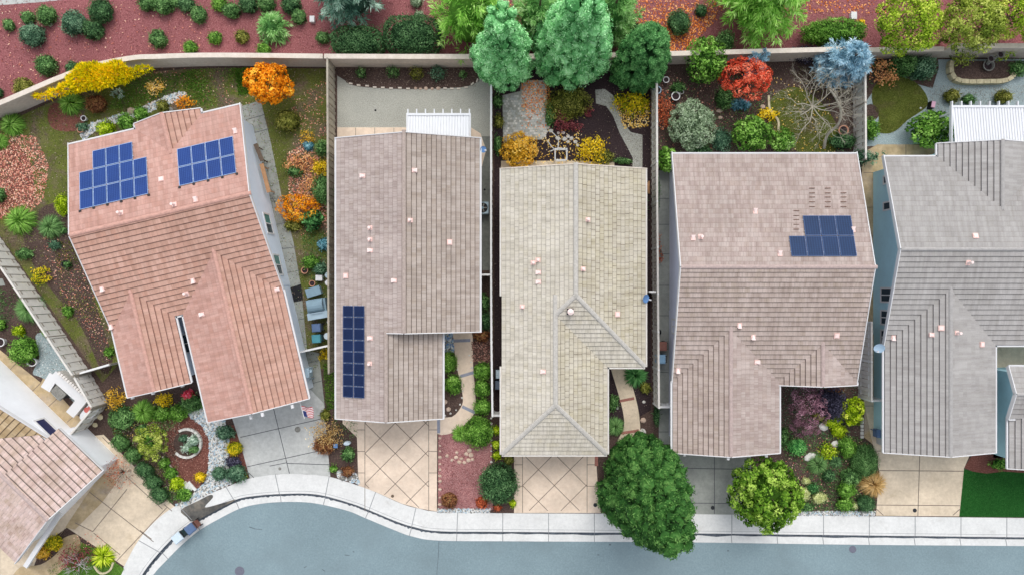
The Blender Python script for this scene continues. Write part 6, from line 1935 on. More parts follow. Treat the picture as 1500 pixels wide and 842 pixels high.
for (u, v, r, pal, lab) in ((241, 678, 8, 'bright', 'little green shrub, topmost beside the bark bed'), (250, 692, 9, 'bright', 'little green shrub, second beside the bark bed'), (259, 708, 10, 'lime', 'little lime shrub, third beside the bark bed'), (269, 724, 10, 'bright', 'little green shrub nearest the pavement by the white stones')):
    plant('soft', u, v, r, r, .5, pal, lab, 'little shrubs along the brown bark bed')
plant('dome', 293, 698, 8, 7, .5, 'yellow', 'small yellow ball at the foot of the brown bark bed')
plant('dome', 321, 693, 11, 10, .7, 'clip_blue', 'dark clipped ball standing in the white river stones')
plant('dome', 343, 656, 11, 10, .7, 'yelgreen', 'yellow topped ball beside the grey driveway')
plant('soft', 329, 634, 13, 11, .7, 'clip_blue', 'dark bluish shrub at the corner of the grey driveway')
plant('soft', 341, 677, 11, 9, .6, 'plum', 'dark plum coloured shrub beside the grey driveway')
plant('soft', 345, 693, 15, 13, .7, 'clip_blue', 'spreading dark shrub by the driveway and pavement corner')
plant('soft', 357, 697, 6, 4, .3, 'olive', 'small olive tuft at the pavement end of the driveway bed')
# --- strip between driveways one and two
plant('sparse', 480, 637, 21, 22, 1.2, 'straw', 'straw coloured arching shrub between two driveways', n=900, leaf=.13, wid=.3)
plant('soft', 475, 652, 16, 12, .8, 'brownred', 'dark brown shrub under the straw coloured one')
plant('soft', 476, 608, 8, 8, .4, 'olive', 'small olive shrub at the lower end of the lawn strip')
plant('dome', 510, 665, 10, 10, .7, 'clip', 'green ball shrub between the two driveways')
plant('soft', 509, 690, 9, 8, .5, 'brownred', 'brownish tuft beside pale pebbles at the pavement')
plant('soft', 488, 686, 6, 5, .4, 'bright', 'tiny green shrub at the pavement by the grey driveway')
# --- house two
for (u, v, r, pal, lab) in ((529, 107, 8, 'clip', 'first small shrub from the left in the edged bed'), (575, 106, 9, 'clip', 'second small shrub from the left in the edged bed'), (610, 108, 10, 'olive', 'olive shrub, third from the left in the edged bed'), (641, 107, 12, 'clip_blue', 'largest shrub, fourth from the left in the edged bed'), (678, 109, 6, 'clip', 'tiny shrub at the right end of the edged bed')):
    plant('soft', u, v, r, r * .9, .7, pal, lab, 'shrubs in the brick edged bed', dens=.45, core=False)
plant('dome', 657, 530, 12, 15, .9, 'bright', 'round green shrub beside the mauve eave, upper of two', 'round shrubs along the entry walk')
plant('dome', 664, 563, 13, 14, .9, 'bright', 'round green shrub beside the mauve eave, lower of two', 'round shrubs along the entry walk')
for (v, lab) in ((543, 'round green shrub by the white fence, top of three'), (568, 'round green shrub by the white fence, middle of three'), (595, 'round green shrub by the white fence, lowest of three')):
    plant('dome', 706.5, v, 12.5, 12.5, .9, 'bright', lab, 'round shrubs along the entry walk')
plant('dome', 700, 633, 21, 22, 1.2, 'bright', 'large bright ball shrub above the ring of rocks', leaf=.1)
plant('tuft', 674, 636, 13, 16, .8, 'bright', 'spiky green tuft left of the large bright ball', n=420, wid=.045)
plant('dome', 730, 708, 28, 28, 1.7, 'clip_dark', 'largest dark ball shrub in front of the pink gravel', leaf=.1)
plant('dome', 658, 733, 12, 11, .6, 'brownred', 'brown green ball in the lower left corner of the pink gravel')
plant('dome', 706, 735, 9, 9, .5, 'rust', 'red brown ball at the lower edge of the pink gravel')
plant('dome', 729, 743, 6, 5, .4, 'rust', 'tiny rust red shrub beneath the largest dark ball')
for (u, v, r, pal, lab) in ((727, 630, 6.5, 'lime', 'small lime ball beside the large bright ball'), (727, 651, 6.5, 'lime', 'small lime ball by white pebbles, middle'), (728, 667, 6.5, 'lime', 'small lime ball above the largest dark ball'), (745, 674, 7, 'olive', 'small olive ball at the beige roof corner'), (751, 737, 5.5, 'lime', 'small lime plant at the edge of the peach driveway')):
    plant('dome', u, v, r, r, .4, pal, lab, 'small balls beside the beige house')
plant('soft', 709, 442, 9, 12, .8, 'clip', 'leafy shrub under the mauve eave, upper one', dens=.6)
plant('soft', 712, 470, 9, 14, .8, 'clip_dark', 'dark shrub under the mauve eave, lower one', dens=.6)
plant('soft', 706, 492, 12, 9, .6, 'brownred', 'brown green shrub at the top of the entry walk', dens=.6)
# --- house three
plant('clump', 760, 221, 27, 27, 1.7, 'gold', 'golden orange bush against the beige back eave', leaf=.13, nc=60, nl=70, rc=.34, core=True)
plant('sparse', 868, 221, 26, 20, 1.1, 'yellow', 'bright yellow loose shrub behind the beige roof', n=900, leaf=.12)
plant('soft', 885, 230, 14, 11, .7, 'olive', 'olive shrub at the right of the bright yellow one', dens=.5)
plant('sparse', 925, 151, 27, 15, 1.2, 'yelgreen', 'yellow green shrub under the dark conifer', n=1000, leaf=.13)
plant('soft', 833, 152, 32, 24, 1.0, 'olive', 'wide mossy green shrub below the biggest jade conifer', dens=.6)
plant('sparse', 822, 175, 12, 20, .8, 'burgundy', 'burgundy shrub, tall patch, in the wide mossy one', n=520, leaf=.09)
plant('sparse', 837, 184, 17, 8, .7, 'burgundy', 'burgundy spray at the edge of the dark compost', n=380, leaf=.09)
plant('sparse', 862, 162, 8, 8, .7, 'burgundy', 'small burgundy shrub beside the gravel path', n=240, leaf=.09)
plant('soft', 806, 168, 8, 18, .6, 'clip', 'green strip plant along the paver patio edge', dens=.6)
plant('soft', 731, 178, 7, 10, .6, 'olive', 'olive shrub between the white fence and pavers', dens=.7)
plant('soft', 729, 212, 6, 14, .6, 'clip', 'green shrub between the white fence and golden bush', dens=.7)
plant('soft', 729, 148, 7, 9, .6, 'clip', 'green shrub under the narrower jade conifer by the fence', dens=.7)
plant('soft', 912, 236, 14, 5, .4, 'clip', 'low green plants along the beige back eave', dens=.6)
plant('spiky', 932, 550, 17, 17, .8, 'forest', 'dark fan leaved plant at the beige roof corner', n=220, wid=.08)
plant('soft', 945, 568, 8, 8, .5, 'olive', 'small olive shrub below the dark fan leaved plant')
plant('soft', 899, 590, 8, 12, .6, 'clip', 'green plant left of the curved walk, upper', dens=.7)
plant('tuft', 902, 625, 14, 20, .8, 'clip', 'grassy plant left of the curved walk, lower', n=600)
plant('soft', 962, 608, 5, 16, .7, 'clip_dark', 'dark narrow shrub below the pale fence end', dens=.5)
plant('soft', 945, 300, 4, 18, .6, 'clip_dark', 'dark creeper strip along the pale fence', dens=.5)
plant('soft', 963, 280, 4, 28, .7, 'clip_dark', 'dark ivy strip on the path side of the pale fence', dens=.5)
plant('sparse', 967, 366, 4, 26, .5, 'rust', 'red and gold leaves along the grey side path', n=140, leaf=.09)
# --- house four back yard
plant('clump', 1013, 184, 34, 38, 1.7, 'grey', 'large grey green loose bush behind the pinkish house', leaf=.11, nl=120, nc=80, rc=.34, tvar=.1)
plant('sparse', 973, 163, 13, 25, 1.0, 'rust', 'rusty red shrub by the pale fence', n=700, leaf=.1)
plant('clump', 977, 234, 15, 20, 1.3, 'bright', 'fresh green bush at the pinkish roof corner', leaf=.14, nl=50, rc=.28)
plant('clump', 1102, 197, 30, 25, 1.7, 'bright', 'bright green bush behind the pinkish roof, bigger one', leaf=.15, nc=60, nl=60, rc=.34)
plant('clump', 1146, 205, 18, 18, 1.3, 'bright', 'bright green bush behind the pinkish roof, smaller one', leaf=.14, nl=60, rc=.28)
plant('sparse', 1127, 168, 17, 10, .6, 'yellow', 'yellow leaved shrub at the lawn kerb', n=330, leaf=.12)
plant('soft', 1061, 143, 13, 16, .9, 'clip', 'dark green shrub at the left foot of the coral maple', dens=.6)
plant('soft', 1057, 205, 14, 18, .7, 'clip_blue', 'dark bluish shrub between the grey and bright bushes', dens=.5)
plant('soft', 1028, 222, 16, 9, .6, 'clip_dark', 'dark low shrub under the grey green bush', dens=.5)
plant('soft', 1235, 207, 20, 12, .8, 'clip_dark', 'dark glossy shrub below the ring pot at the fence', dens=.6)
plant('soft', 1262, 231, 12, 12, 1.6, 'clip_blue', 'dark bluish bush at the pinkish roof right corner', dens=.6)
plant('soft', 993, 128, 11, 8, .7, 'clip', 'small green plant beside the white pots', dens=.6)
plant('soft', 1180, 80, 26, 14, .8, 'plum', 'dim grey thicket behind the bare tree', dens=.35, core=False)

def bare(base, h, r, lab, rnd, spread, n0=6, levels=4, name='bare_tree', mat=None, extra=None, up=.35):
    X, Y, _ = W(*base)
    mb = MB(); bare_tree(mb, (X, Y, 0), h, r, levels, spread, random.Random(rnd), n0, up=up)
    if extra: extra(mb)
    o = mb.build(name, mat or M['bark_pale'], None, (X, Y, 0))
    return tag(o, lab, 'tree')
bare((1178, 164), 4.2, .075, 'leafless pale tree with spreading twigs over the olive lawn', 4, 1.0, 9, 5)
def curved(mb):
    q = smooth([W(1207, 217, .0), W(1212, 198, .9), W(1228, 182, 1.7), (W(1232, 163, 2.3)), W(1224, 143, 2.8), W(1216, 132, 3.1)], 5)
    mb.tube(q, [.10 - .006 * i / len(q) * 8 for i in range(len(q))], 7)
X, Y, _ = W(1207, 217)
mb = MB(); curved(mb)
rr = random.Random(9)
for (u, v, z) in ((1230, 172, 2.0), (1231, 160, 2.4), (1225, 145, 2.8), (1217, 133, 3.0)):
    for k in range(3):
        p = Vector(W(u, v, z)); d = Vector((rr.uniform(-1, 1), rr.uniform(-1, 1), .2)).normalized()
        bare_tree(mb, p, .9, .02, 3, 1.0, random.Random(rr.random()), 3)
tag(mb.build('bare_tree', M['bark_pale'], None, (X, Y, 0)), 'leafless tree with a pale curved trunk beside the blue cedar', 'tree')
bare((192, 688), 1.9, .035, 'leafless shrub with a leaning pale trunk over the tan driveway', 8, 1.1, 7, 4, 'bare_shrub', M['bark_pale'], lambda mb: mb.tube([W(213, 678, .0), W(196, 688, .5)], [.05, .035], 6))
plant('sparse', 172, 694, 22, 26, 1.5, 'rust', 'thin reddish leaves over the tan driveway by the clipped blocks', n=620, leaf=.07)
bare((123, 822), 1.5, .03, 'silvery leafless shrub at the lower left lawn', 12, 1.2, 8, 4, 'bare_shrub', plain('silver_twigs', C(200, 192, 196), .9, .1))

# --- street trees
tree('clumps', (932, 698), 57, 11.2, 'pine', 'big dark green pine leaning over the pavement and road', ry=57, z0=.05, rc=.42, nc=460, nl=100, leaf=.15, wid=.33, profile='pine', flat=.85, tvar=.12, shell=.42, depth=.9, jit=.7, sep=.98, face=.55, puff=True, name='pine_tree', tr=.24)
tree('clumps', (1098, 704), 51, 4.6, 'maple', 'bushy mid green tree beside the grey driveway', ry=50, z0=.2, rc=.40, nc=120, nl=90, leaf=.19, wid=.55, fill=.4, sep=1.0, face=.35, tvar=.22, name='leafy_tree', tr=.11)
# --- garden in front of house four
tree('clumps', (1166, 595), 29, 2.9, 'purple', 'purple leaved tree in the corner of the pinkish house', ry=40, z0=.25, rc=.3, nc=60, nl=100, leaf=.09, wid=.4, fill=.25, core=False, tr=.06, name='purple_tree')
plant('soft', 1219, 592, 22, 24, 1.3, 'plum', 'nearly black shrub under the pinkish front eave', dens=.8)
plant('clump', 1247, 602, 18, 21, 1.3, 'lime', 'bright lime bush beside the slatted gate', leaf=.12, nl=60, rc=.25)
plant('dome', 1220, 617, 12, 9, .6, 'lime', 'lime mound, upper of two below the black shrub')
plant('dome', 1229, 631, 11, 9, .5, 'lime', 'lime mound, lower of two below the black shrub')
plant('dome', 1200, 610, 10, 7, .5, 'olive', 'olive mound between the purple tree and lime mounds')
plant('dome', 1242, 655, 13, 14, .8, 'bright', 'fresh green ball left of the wide flat dome')
plant('sparse', 1213, 662, 15, 12, .7, 'lime', 'lime feathery shrub in the middle of the dark bed', n=500, leaf=.1)
plant('soft', 1168, 654, 13, 12, .7, 'jade2', 'jade green shrub above the bushy tree')
plant('tuft', 1199, 680, 16, 15, .6, 'clip', 'fine dark grass clump in the middle of the dark bed', n=600, wid=.02)
plant('dome', 1267, 674, 19, 24, 1.2, 'clip', 'wide smooth dark dome beside the tan driveway', lump=.03, leaf=.07)
plant('dome', 1269, 737, 13, 12, .8, 'clip_dark', 'small smooth dark dome at the pavement corner', lump=.03, leaf=.07)
plant('tuft', 1281, 710, 20, 15, .8, 'straw', 'straw coloured ornamental grass beside the tan driveway', n=600, wid=.03)
plant('soft', 1247, 697, 15, 13, .7, 'clip', 'soft green shrub above two bright balls', dens=.7)
plant('dome', 1241, 718, 13, 12, .8, 'bright', 'bright ball, upper of two near the pavement')
plant('dome', 1238, 739, 12, 10, .7, 'bright', 'bright ball, lower of two near the pavement')
plant('soft', 1190, 715, 9, 8, .5, 'forest', 'dark green plant between the cream flower heads')
plant('dome', 1176, 723, 10, 10, .6, 'cream', 'cream flower head touching the bushy tree', leaf=.06)
plant('dome', 1200, 729, 11, 8, .5, 'cream', 'cream flower head, rightmost of three', leaf=.06)
plant('soft', 1181, 704, 6, 5, .4, 'cream', 'small cream flower tuft above the other two', leaf=.06)
plant('soft', 1182, 742, 12, 7, .3, 'clip', 'low green cushion above the stone strip', dens=.6)
plant('soft', 1215, 696, 10, 10, .5, 'clip_dark', 'dark little shrub right of the fine grass clump', dens=.6)
plant('tuft', 1225, 676, 10, 9, .4, 'clip_dark', 'small dark grass clump left of the wide dome', n=260)
plant('soft', 1148, 640, 8, 16, .6, 'clip', 'green shrub against the pinkish front wing', dens=.6)
plant('soft', 1222, 570, 12, 6, .6, 'brownred', 'brown shrub hidden under the pinkish eave', dens=.4)
plant('soft', 1253, 740, 6, 5, .3, 'cream', 'small white flowering plant beside the small dark dome', leaf=.06)
# --- house five front
plant('soft', 1465, 680, 14, 8, .5, 'bright', 'green shrub at the corner of the blue house court', dens=.6)
# ------------------------------------------------------------------ things in the yards
def rocks(name, pts, size, mat, label, group, cat='stone', seed=5, zf=.6):
    rnd = random.Random(seed)
    for (u, v) in pts:
        X, Y, _ = W(u, v); s = size * rnd.uniform(.75, 1.25)
        mb = MB(); mb.rock((X, Y, .02), s, s * rnd.uniform(.7, 1), s * zf, 0, rnd)
        tag(mb.build(name, mat, None, (X, Y, 0)), label, cat, group)

# bricks and stones edging the bed of house two
X0 = None
pr = MB(); pr.box(-.115, .115, -.045, .045, 0, .09); bm_ = pr.mesh('edging_brick', M['coping'])
first = None
for (u, v, a) in ((525.5, 125.5, .05), (538, 126.5, .05), (549, 128.5, .05), (561, 129, 0), (573, 130, 0), (586, 129.5, 0), (598, 130.5, 0), (652, 130, 0), (662, 130.5, 0), (672, 130.5, 0), (683, 128.5, -.1), (692, 123.5, -.7), (699, 118.5, -1.2), (514, 123, .2)):
    o = bpy.data.objects.new('edging_brick', bm_); COL.objects.link(o)
    o.location = W(u, v, .01); o.rotation_euler = (0, 0, -a if a < .3 and a > -.3 else -a)
    tag(o, 'pale brick in the dotted edging of the planting bed', 'brick', 'bricks edging the planting bed')
rocks('edging_stone', [(609, 130), (616, 130.5), (624, 130), (633, 130.5), (642, 130)], .12, M['rock'], 'tan stone in the middle of the dotted brick edging', 'stones in the brick edging', 'stone', 3)
rocks('ring_rock', [(655, 667), (662, 673), (669, 662), (676, 671), (683, 664), (673, 676), (680, 677), (690, 666), (692, 672), (668, 669), (688, 659), (686, 673)], .15, M['rock'], 'tan rock in the ring below the large bright ball shrub', 'rocks in the ring on the pink gravel', 'rock', 8)
rocks('edging_rock', [(644.5, v) for v in (641, 652, 660, 669, 679, 687, 696, 704, 716, 728, 738)], .11, M['rock'], 'rock edging the pink gravel beside the peach driveway', 'rocks along the peach driveway', 'rock', 9)
rocks('edging_pebble', [(719.5, v) for v in range(612, 700, 8)], .08, M['rock_w'], 'white pebble in the line between pink gravel and lime balls', 'white pebbles in a line', 'pebble', 10)
rocks('edging_pebble', [(688 - .5, 520), (690, 530), (691.5, 538), (670, 541), (673, 549), (676, 560), (678, 572), (677, 582), (674, 592), (668, 600), (660, 605), (652, 608)], .07, M['rock_w'], 'pale pebble edging the curved entry walk', 'pebbles along the entry walk', 'pebble', 11)
rocks('garden_rock', [(652, 588)], .18, M['rock'], 'peach rock in the bed beside the mauve eave, upper one', None, 'rock', 12)
rocks('garden_rock', [(657, 599)], .2, M['rock'], 'peach rock in the bed beside the mauve eave, lower one', None, 'rock', 13)
rocks('stepping_stone', [(793, 190), (800, 193), (807, 192), (818, 195), (825, 195), (832, 200), (817, 203), (827, 204), (837, 203), (843, 208), (797, 199), (792, 202), (803, 187), (846, 213), (832, 208)], .15, M['rock_w'], 'pale stone scattered in dark compost behind the beige house', 'pale stones in the compost', 'stone', 14, .35)
rocks('garden_rock', [(1053.5, 163)], .17, M['rock'], 'cream boulder beside the grey bush, upper of two', None, 'rock', 15)
rocks('garden_rock', [(1054.5, 173)], .16, M['rock'], 'cream boulder beside the grey bush, lower of two', None, 'rock', 16)
rocks('garden_rock', [(1117, 157)], .17, M['rock'], 'tan boulder next to the yellow shrub at the lawn kerb', None, 'rock', 17)
rocks('garden_rock', [(943, 588)], .13, M['rock_w'], 'small white rock right of the curved walk', None, 'rock', 18)
rocks('garden_rock', [(942, 615)], .2, M['rock'], 'tan rock right of the curved walk near the pine, upper', None, 'rock', 19)
rocks('garden_rock', [(941.5, 632)], .2, M['rock_w'], 'grey rock right of the curved walk touching the pine', None, 'rock', 20)
rocks('garden_rock', [(904, 597)], .13, M['rock_w'], 'round pale rock left of the curved walk', None, 'rock', 21)
rocks('garden_rock', [(248, 161)], .22, M['lead'], 'grey boulder behind the salmon roof beside the olive ball', None, 'rock', 22)
rocks('garden_rock', [(193, 163)], .22, M['rock'], 'tan boulder in the stone stream', None, 'rock', 23)
rocks('garden_rock', [(75, 36)], .15, M['rock_w'], 'white stone beside the broad round shrub on the slope', None, 'rock', 24)
rocks('garden_rock', [(512, 700), (503, 700), (519, 697)], .2, M['lead'], 'grey rock among the pebbles at the pavement corner', 'grey rocks at the pavement corner', 'rock', 25)
rocks('garden_rock', [(1188, 667), (1183, 670), (1223, 650), (1206, 624)], .26, M['rock_w'], 'pale rock lying in the dark bed of shrubs', 'pale rocks in the dark bed', 'rock', 26, .5)
rocks('garden_rock', [(147, 610), (140, 622)], .2, M['block_tan'], 'small tan block outside the end of the board fence', 'tan blocks by the board fence', 'rock', 27)

# garden pots (ring rim, soil inside)
def pot(u, v, r, h, mat, label, soil=True, sx=1.0):
    X, Y, _ = W(u, v, h)
    root = empty('plant_pot', (X, Y, 0), label, 'pot')
    mb = MB(); n = 20
    prof = [(r * .7, 0), (r * .95, h * .8), (r * 1.05, h), (r * .85, h), (r * .8, h * .82)]
    rings = []
    for rr_, z in prof:
        b = len(mb.v)
        for k in range(n):
            t = 2 * math.pi * k / n; mb.v.append((X + rr_ * sx * math.cos(t), Y + rr_ * math.sin(t), z))
        rings.append(b)
    for i in range(len(rings) - 1):
        for k in range(n):
            mb.f.append((rings[i] + k, rings[i] + (k + 1) % n, rings[i + 1] + (k + 1) % n, rings[i + 1] + k)); mb.m.append(0)
    mb.build('pot_body', mat, root)
    if soil:
        m2 = MB(); m2.fill([(X + r * .81 * sx * math.cos(k * .3142), Y + r * .81 * math.sin(k * .3142)) for k in range(20)], h * .83); m2.build('potting_soil', M['black_soil'], root)
    return root
pot(46, 530, .27, .4, M['white'], 'white ring shaped pot beside the bright green ball', sx=1.2)
pot(0, 501, .28, .4, M['white'], 'white ring pot cut by the left edge')
pot(122, 173.5, .18, .3, M['white'], 'small white pot on the brown bed')
pot(117, 190, .2, .3, M['terracotta'], 'brown pot at the head of the stone stream')
pot(95, 387, .24, .35, M['black'], 'black pot with a green plant by the salmon roof edge')
plant('soft', 95, 387, 5, 5, .5, 'clip', 'small plant growing in the black pot', frac=1)
pot(990, 141, .28, .35, M['white'], 'white rimmed pot by the grey green bush')
pot(1236, 191, .32, .35, M['terracotta'], 'brown ring pot under the curved bare trunk')
pot(976, 117, .2, .35, M['white'], 'white pot beside the dark conifer')
pot(999, 135, .13, .3, M['white'], 'little pale pot next to the white rimmed one')
pot(963, 132, .26, .35, M['dish_blue'], 'pale blue pot against the pale fence end')
pot(1209, 575, .14, .3, M['black'], 'black pot under the pinkish front eave')
pot(457, 415, .2, .3, M['terracotta'], 'brown pot left of the white bucket by the grill')
pot(446, 396, .22, .35, M['terracotta'], 'rust pot above the door mat')

# stone ring planter with sage plants
X, Y, _ = W(275, 648)
root = empty('ring_planter', (X, Y, 0), 'round planter ringed with pale stone in the brown bark', 'planter')
for k in range(22):
    a = 2 * math.pi * k / 22
    if 2.2 < a < 3.9: continue
    m2 = MB(); m2.box(X + .92 * math.cos(a) - .12, X + .92 * math.cos(a) + .12, Y + .92 * math.sin(a) - .08, Y + .92 * math.sin(a) + .08, 0, .22, 0, a + math.pi / 2); m2.build('rim_stone', M['rock_w'], root)
m2 = MB(); m2.fill([(X + .86 * math.cos(k * .3142), Y + .86 * math.sin(k * .3142)) for k in range(20)], .16); m2.build('potting_soil', M['soil'], root)
plant('soft', 282, 646, 8, 8, .7, 'sagewhite', 'silvery plant in the ring planter, right one', frac=.7)
plant('soft', 272, 656, 7, 7, .65, 'sagewhite', 'silvery plant in the ring planter, lower one', frac=.7)
plant('soft', 268, 642, 6, 6, .6, 'clip_blue', 'dusky plant in the ring planter, upper one', frac=.7)
plant('soft', 283, 658, 7, 6, .6, 'clip', 'green plant at the lower rim of the ring planter', frac=.7)

# small slabs by the bark bed
for (u, v, w, l, a, lab) in ((274, 713, .45, .75, -.85, 'pale slab beside the lowest little shrub'), (282, 711, .18, .75, -.85, 'narrow pale plank next to the pale slab')):
    X, Y, _ = W(u, v); mb = MB(); mb.box(X - l / 2, X + l / 2, Y - w / 2, Y + w / 2, .01, .10, 0, a)
    tag(mb.build('paving_slab', M['conc'], None, (X, Y, 0)), lab, 'slab')
mb = MB()
q = [W(238, 668, .06), W(250, 683, .06), W(262, 700, .06), W(271, 712, .06)]
for i in range(3): mb.bar(q[i], q[i + 1], .08, .12)
tag(mb.build('timber_edging', M['coping'], None, W(254, 689)), 'pale timber edging between little shrubs and the brown bark', 'edging')
mb = MB()
q = smooth([W(137, 795, .05), W(142, 806, .05), W(152, 812, .05), W(160, 808, .05), W(165, 798, .05)], 5)
q = smooth([W(138, 828 - 0, .05), W(146, 838, .05), W(156, 838, .05), W(163, 832, .05), W(166, 823, .05)], 5)
for i in range(len(q) - 1): mb.bar(q[i], q[i + 1], .12, .12)
tag(mb.build('lawn_edging', M['block_tan'], None, W(150, 836)), 'curved pale edging around the lime plant at the lower left', 'edging')

# raised fountain bed of tan blocks, fountain in it
pts = smooth([(1390, 92), (1388, 105), (1394, 118), (1410, 122), (1440, 122), (1465, 121), (1478, 115), (1483, 102), (1482, 92)], 6)
root = empty('raised_bed', W(1435, 106), 'raised bed edged with tan blocks under the high wall', 'raised bed')
step_ = 0; blk = []
L_ = 0
for i in range(len(pts) - 1):
    a, b = Vector(W(*pts[i])), Vector(W(*pts[i + 1])); blk.append((a, b))
acc = []; cur = blk[0][0]
for a, b in blk:
    if (b - cur).length > .36:
        acc.append((cur, b)); cur = b
for a, b in acc:
    m2 = MB(); d = (b - a); n = d.length; d.normalize(); s = Vector((-d.y, d.x, 0))
    m2.obox((a + b) / 2 + Vector((0, 0, .2)), d * (n / 2 - .012), s * .14, Vector((0, 0, .2))); m2.build('edging_block', M['block_tan'], root)
m2 = MB(); m2.fill([W(*p)[:2] for p in pts], .3); m2.build('bed_soil', M['soil'], root)
X, Y, _ = W(1440, 100)
root = empty('fountain', (X, Y, .3), 'grey tiered stone fountain with round bowls in the raised bed', 'fountain')
def bowl(c, r, z, h, name):
    m2 = MB(); n = 20; rings = []
    for rr_, zz in ((r * .4, 0), (r * .9, h * .6), (r, h), (r * .85, h), (r * .7, h * .6)):
        b = len(m2.v)
        for k in range(n): m2.v.append((c[0] + rr_ * math.cos(2 * math.pi * k / n), c[1] + rr_ * math.sin(2 * math.pi * k / n), z + zz))
        rings.append(b)
    for i in range(4):
        for k in range(n): m2.f.append((rings[i] + k, rings[i] + (k + 1) % n, rings[i + 1] + (k + 1) % n, rings[i + 1] + k)); m2.m.append(0)
    m2.f.append(tuple(rings[4] + k for k in range(n))); m2.m.append(1)
    m2.build(name, [M['lead'], M['black_soil']], root)
bowl((X, Y), .38, .3, .28, 'basin'); bowl((X - .1, Y + .32), .24, .75, .2, 'bowl'); bowl((X + .32, Y + .5), .24, 1.05, .18, 'bowl')
m2 = MB(); m2.tube([(X, Y + .1, .3), (X - .05, Y + .25, .8)], [.14, .09], 8); m2.tube([(X + .1, Y + .2, .3), (X + .32, Y + .5, 1.06)], [.12, .08], 8); m2.build('pedestal', M['lead'], root)

# wire plant stand
X, Y, _ = W(822, 226, .8)
root = empty('plant_stand', (X, Y, 0), 'white square wire plant stand behind the beige roof', 'plant stand')
m2 = MB()
for (a, b) in (((-.38, -.36), (.38, -.36)), ((.38, -.36), (.38, .36)), ((.38, .36), (-.38, .36)), ((-.38, .36), (-.38, -.36))):
    for z in (.4, .8): m2.bar((X + a[0], Y + a[1], z), (X + b[0], Y + b[1], z), .05, .05)
m2.build('frame', M['white'], root)
for sx in (-1, 1):
    for sy in (-1, 1):
        m2 = MB(); m2.box(X + sx * .38 - .025, X + sx * .38 + .025, Y + sy * .36 - .025, Y + sy * .36 + .025, 0, .83); m2.build('leg', M['white'], root)
mb = MB()
for q in ([(808, 193), (817, 203), (818, 213), (816, 220)], [(802, 206), (808, 215), (814, 220)], [(832, 222), (820, 217), (806, 222)]):
    p = smooth([W(u, v, .05) for u, v in q], 5)
    mb.tube(p, .03, 5)
tag(mb.build('garden_hose', M['fence_white'], None, W(812, 210)), 'white hose lying in the compost by the wire stand', 'hose')
mb = MB()
rr = random.Random(2)
for k in range(5):
    p = [W(951, 266, .05), W(949 + rr.uniform(-3, 2), 274, .2), W(948 + rr.uniform(-3, 4), 284, .12)]
    mb.tube(smooth(p, 3), [.06, .05, .05, .04, .04, .03, .02], 5)
tag(mb.build('driftwood', M['wood'], None, W(949, 275)), 'twisted brown driftwood beside the pale fence', 'driftwood')

# wheeled bins
def bin_(u, v, rot, body, lid, label, group=None, sc=1.0, h=1.0):
    X, Y, _ = W(u, v, h)
    root = empty('wheeled_bin', (X, Y, 0), label, 'bin', group)
    c, s = math.cos(rot), math.sin(rot)
    def tf(p): return (X + (p[0] * c - p[1] * s) * sc, Y + (p[0] * s + p[1] * c) * sc, p[2])
    m2 = MB(); q0 = [(-.22, -.24), (.22, -.24), (.22, .26), (-.22, .26)]; q1 = [(-.29, -.33), (.29, -.33), (.29, .33), (-.29, .33)]
    a = [tf((*p, .06)) for p in q0]; b = [tf((*p, h - .08)) for p in q1]
    for i in range(4): m2.poly([a[i], a[(i + 1) % 4], b[(i + 1) % 4], b[i]])
    m2.poly(a[::-1]); m2.poly(b)
    m2.build('body', body, root)
    m2 = MB()
    r0 = [(-.32, -.36, h - .09), (.32, -.36, h - .09), (.32, .34, h - .07), (-.32, .34, h - .07)]; r1 = [(-.27, -.31, h - .0), (.27, -.31, h - .0), (.27, .30, h + .03), (-.27, .30, h + .03)]
    a = [tf(p) for p in r0]; b = [tf(p) for p in r1]
    for i in range(4): m2.poly([a[i], a[(i + 1) % 4], b[(i + 1) % 4], b[i]])
    m2.poly(b); m2.poly(a[::-1]); m2.build('lid', lid, root)
    m2 = MB(); m2.bar(tf((-.22, .42, h - .10)), tf((.22, .42, h - .10)), .035, .035)
    for sx in (-.22, .22): m2.bar(tf((sx, .33, h - .10)), tf((sx, .43, h - .10)), .035, .035)
    m2.build('handle', M['black'], root)
    for sx in (-.26, .26):
        m2 = MB(); d = Vector(tf((1, 0, 0))) - Vector(tf((0, 0, 0))); p = Vector(tf((sx, .28, .11)))
        m2.tube([p - d.normalized() * .03, p + d.normalized() * .03], .11, 12); m2.build('wheel', M['black'], root)
    return root
bin_(259, 788, -.88, M['bin_dark'], M['bin_pale'], 'wheeled bin with a pale lid at the kerb of the bend', 'bins at the kerb of the bend', .95)
bin_(278, 774.5, -.88, M['bin_brown'], M['bin_blue'], 'wheeled bin with a blue lid at the kerb of the bend', 'bins at the kerb of the bend', .95)
bin_(463, 480, -1.5, M['bin_blue'], M['bin_blue'], 'slate blue bin below the grey grill', 'bins beside the salmon house', .85, .95)
bin_(463, 496, -1.5, M['bin_teal'], M['bin_teal'], 'teal bin, lowest beside the salmon house path', 'bins beside the salmon house', .85, .95)
bin_(733, 548, 1.57, M['bin_grey'], M['bin_grey'], 'pale grey bin against the beige eave', None, .9)
bin_(732, 564, 1.57, M['bin_blue'], plain('slate_lid', C(92, 104, 120), .5, .1), 'slate coloured bin under the pale grey one', None, .9)
bin_(970, 507, -1.57, M['bin_brown'], M['bin_brown'], 'brown bin on the grey side path', None, .95)
bin_(968, 526, -1.57, M['bin_sky'], M['bin_sky'], 'pale blue bin on the grey side path', None, .95)
X, Y, _ = W(964, 486, .4)
mb = MB(); mb.lathe((X, Y, 0), [(.16, 0), (.2, .38), (.22, .4), (.12, .46)], 16); tag(mb.build('black_tub', M['black'], None, (X, Y, 0)), 'black round tub above the brown bin', 'tub')

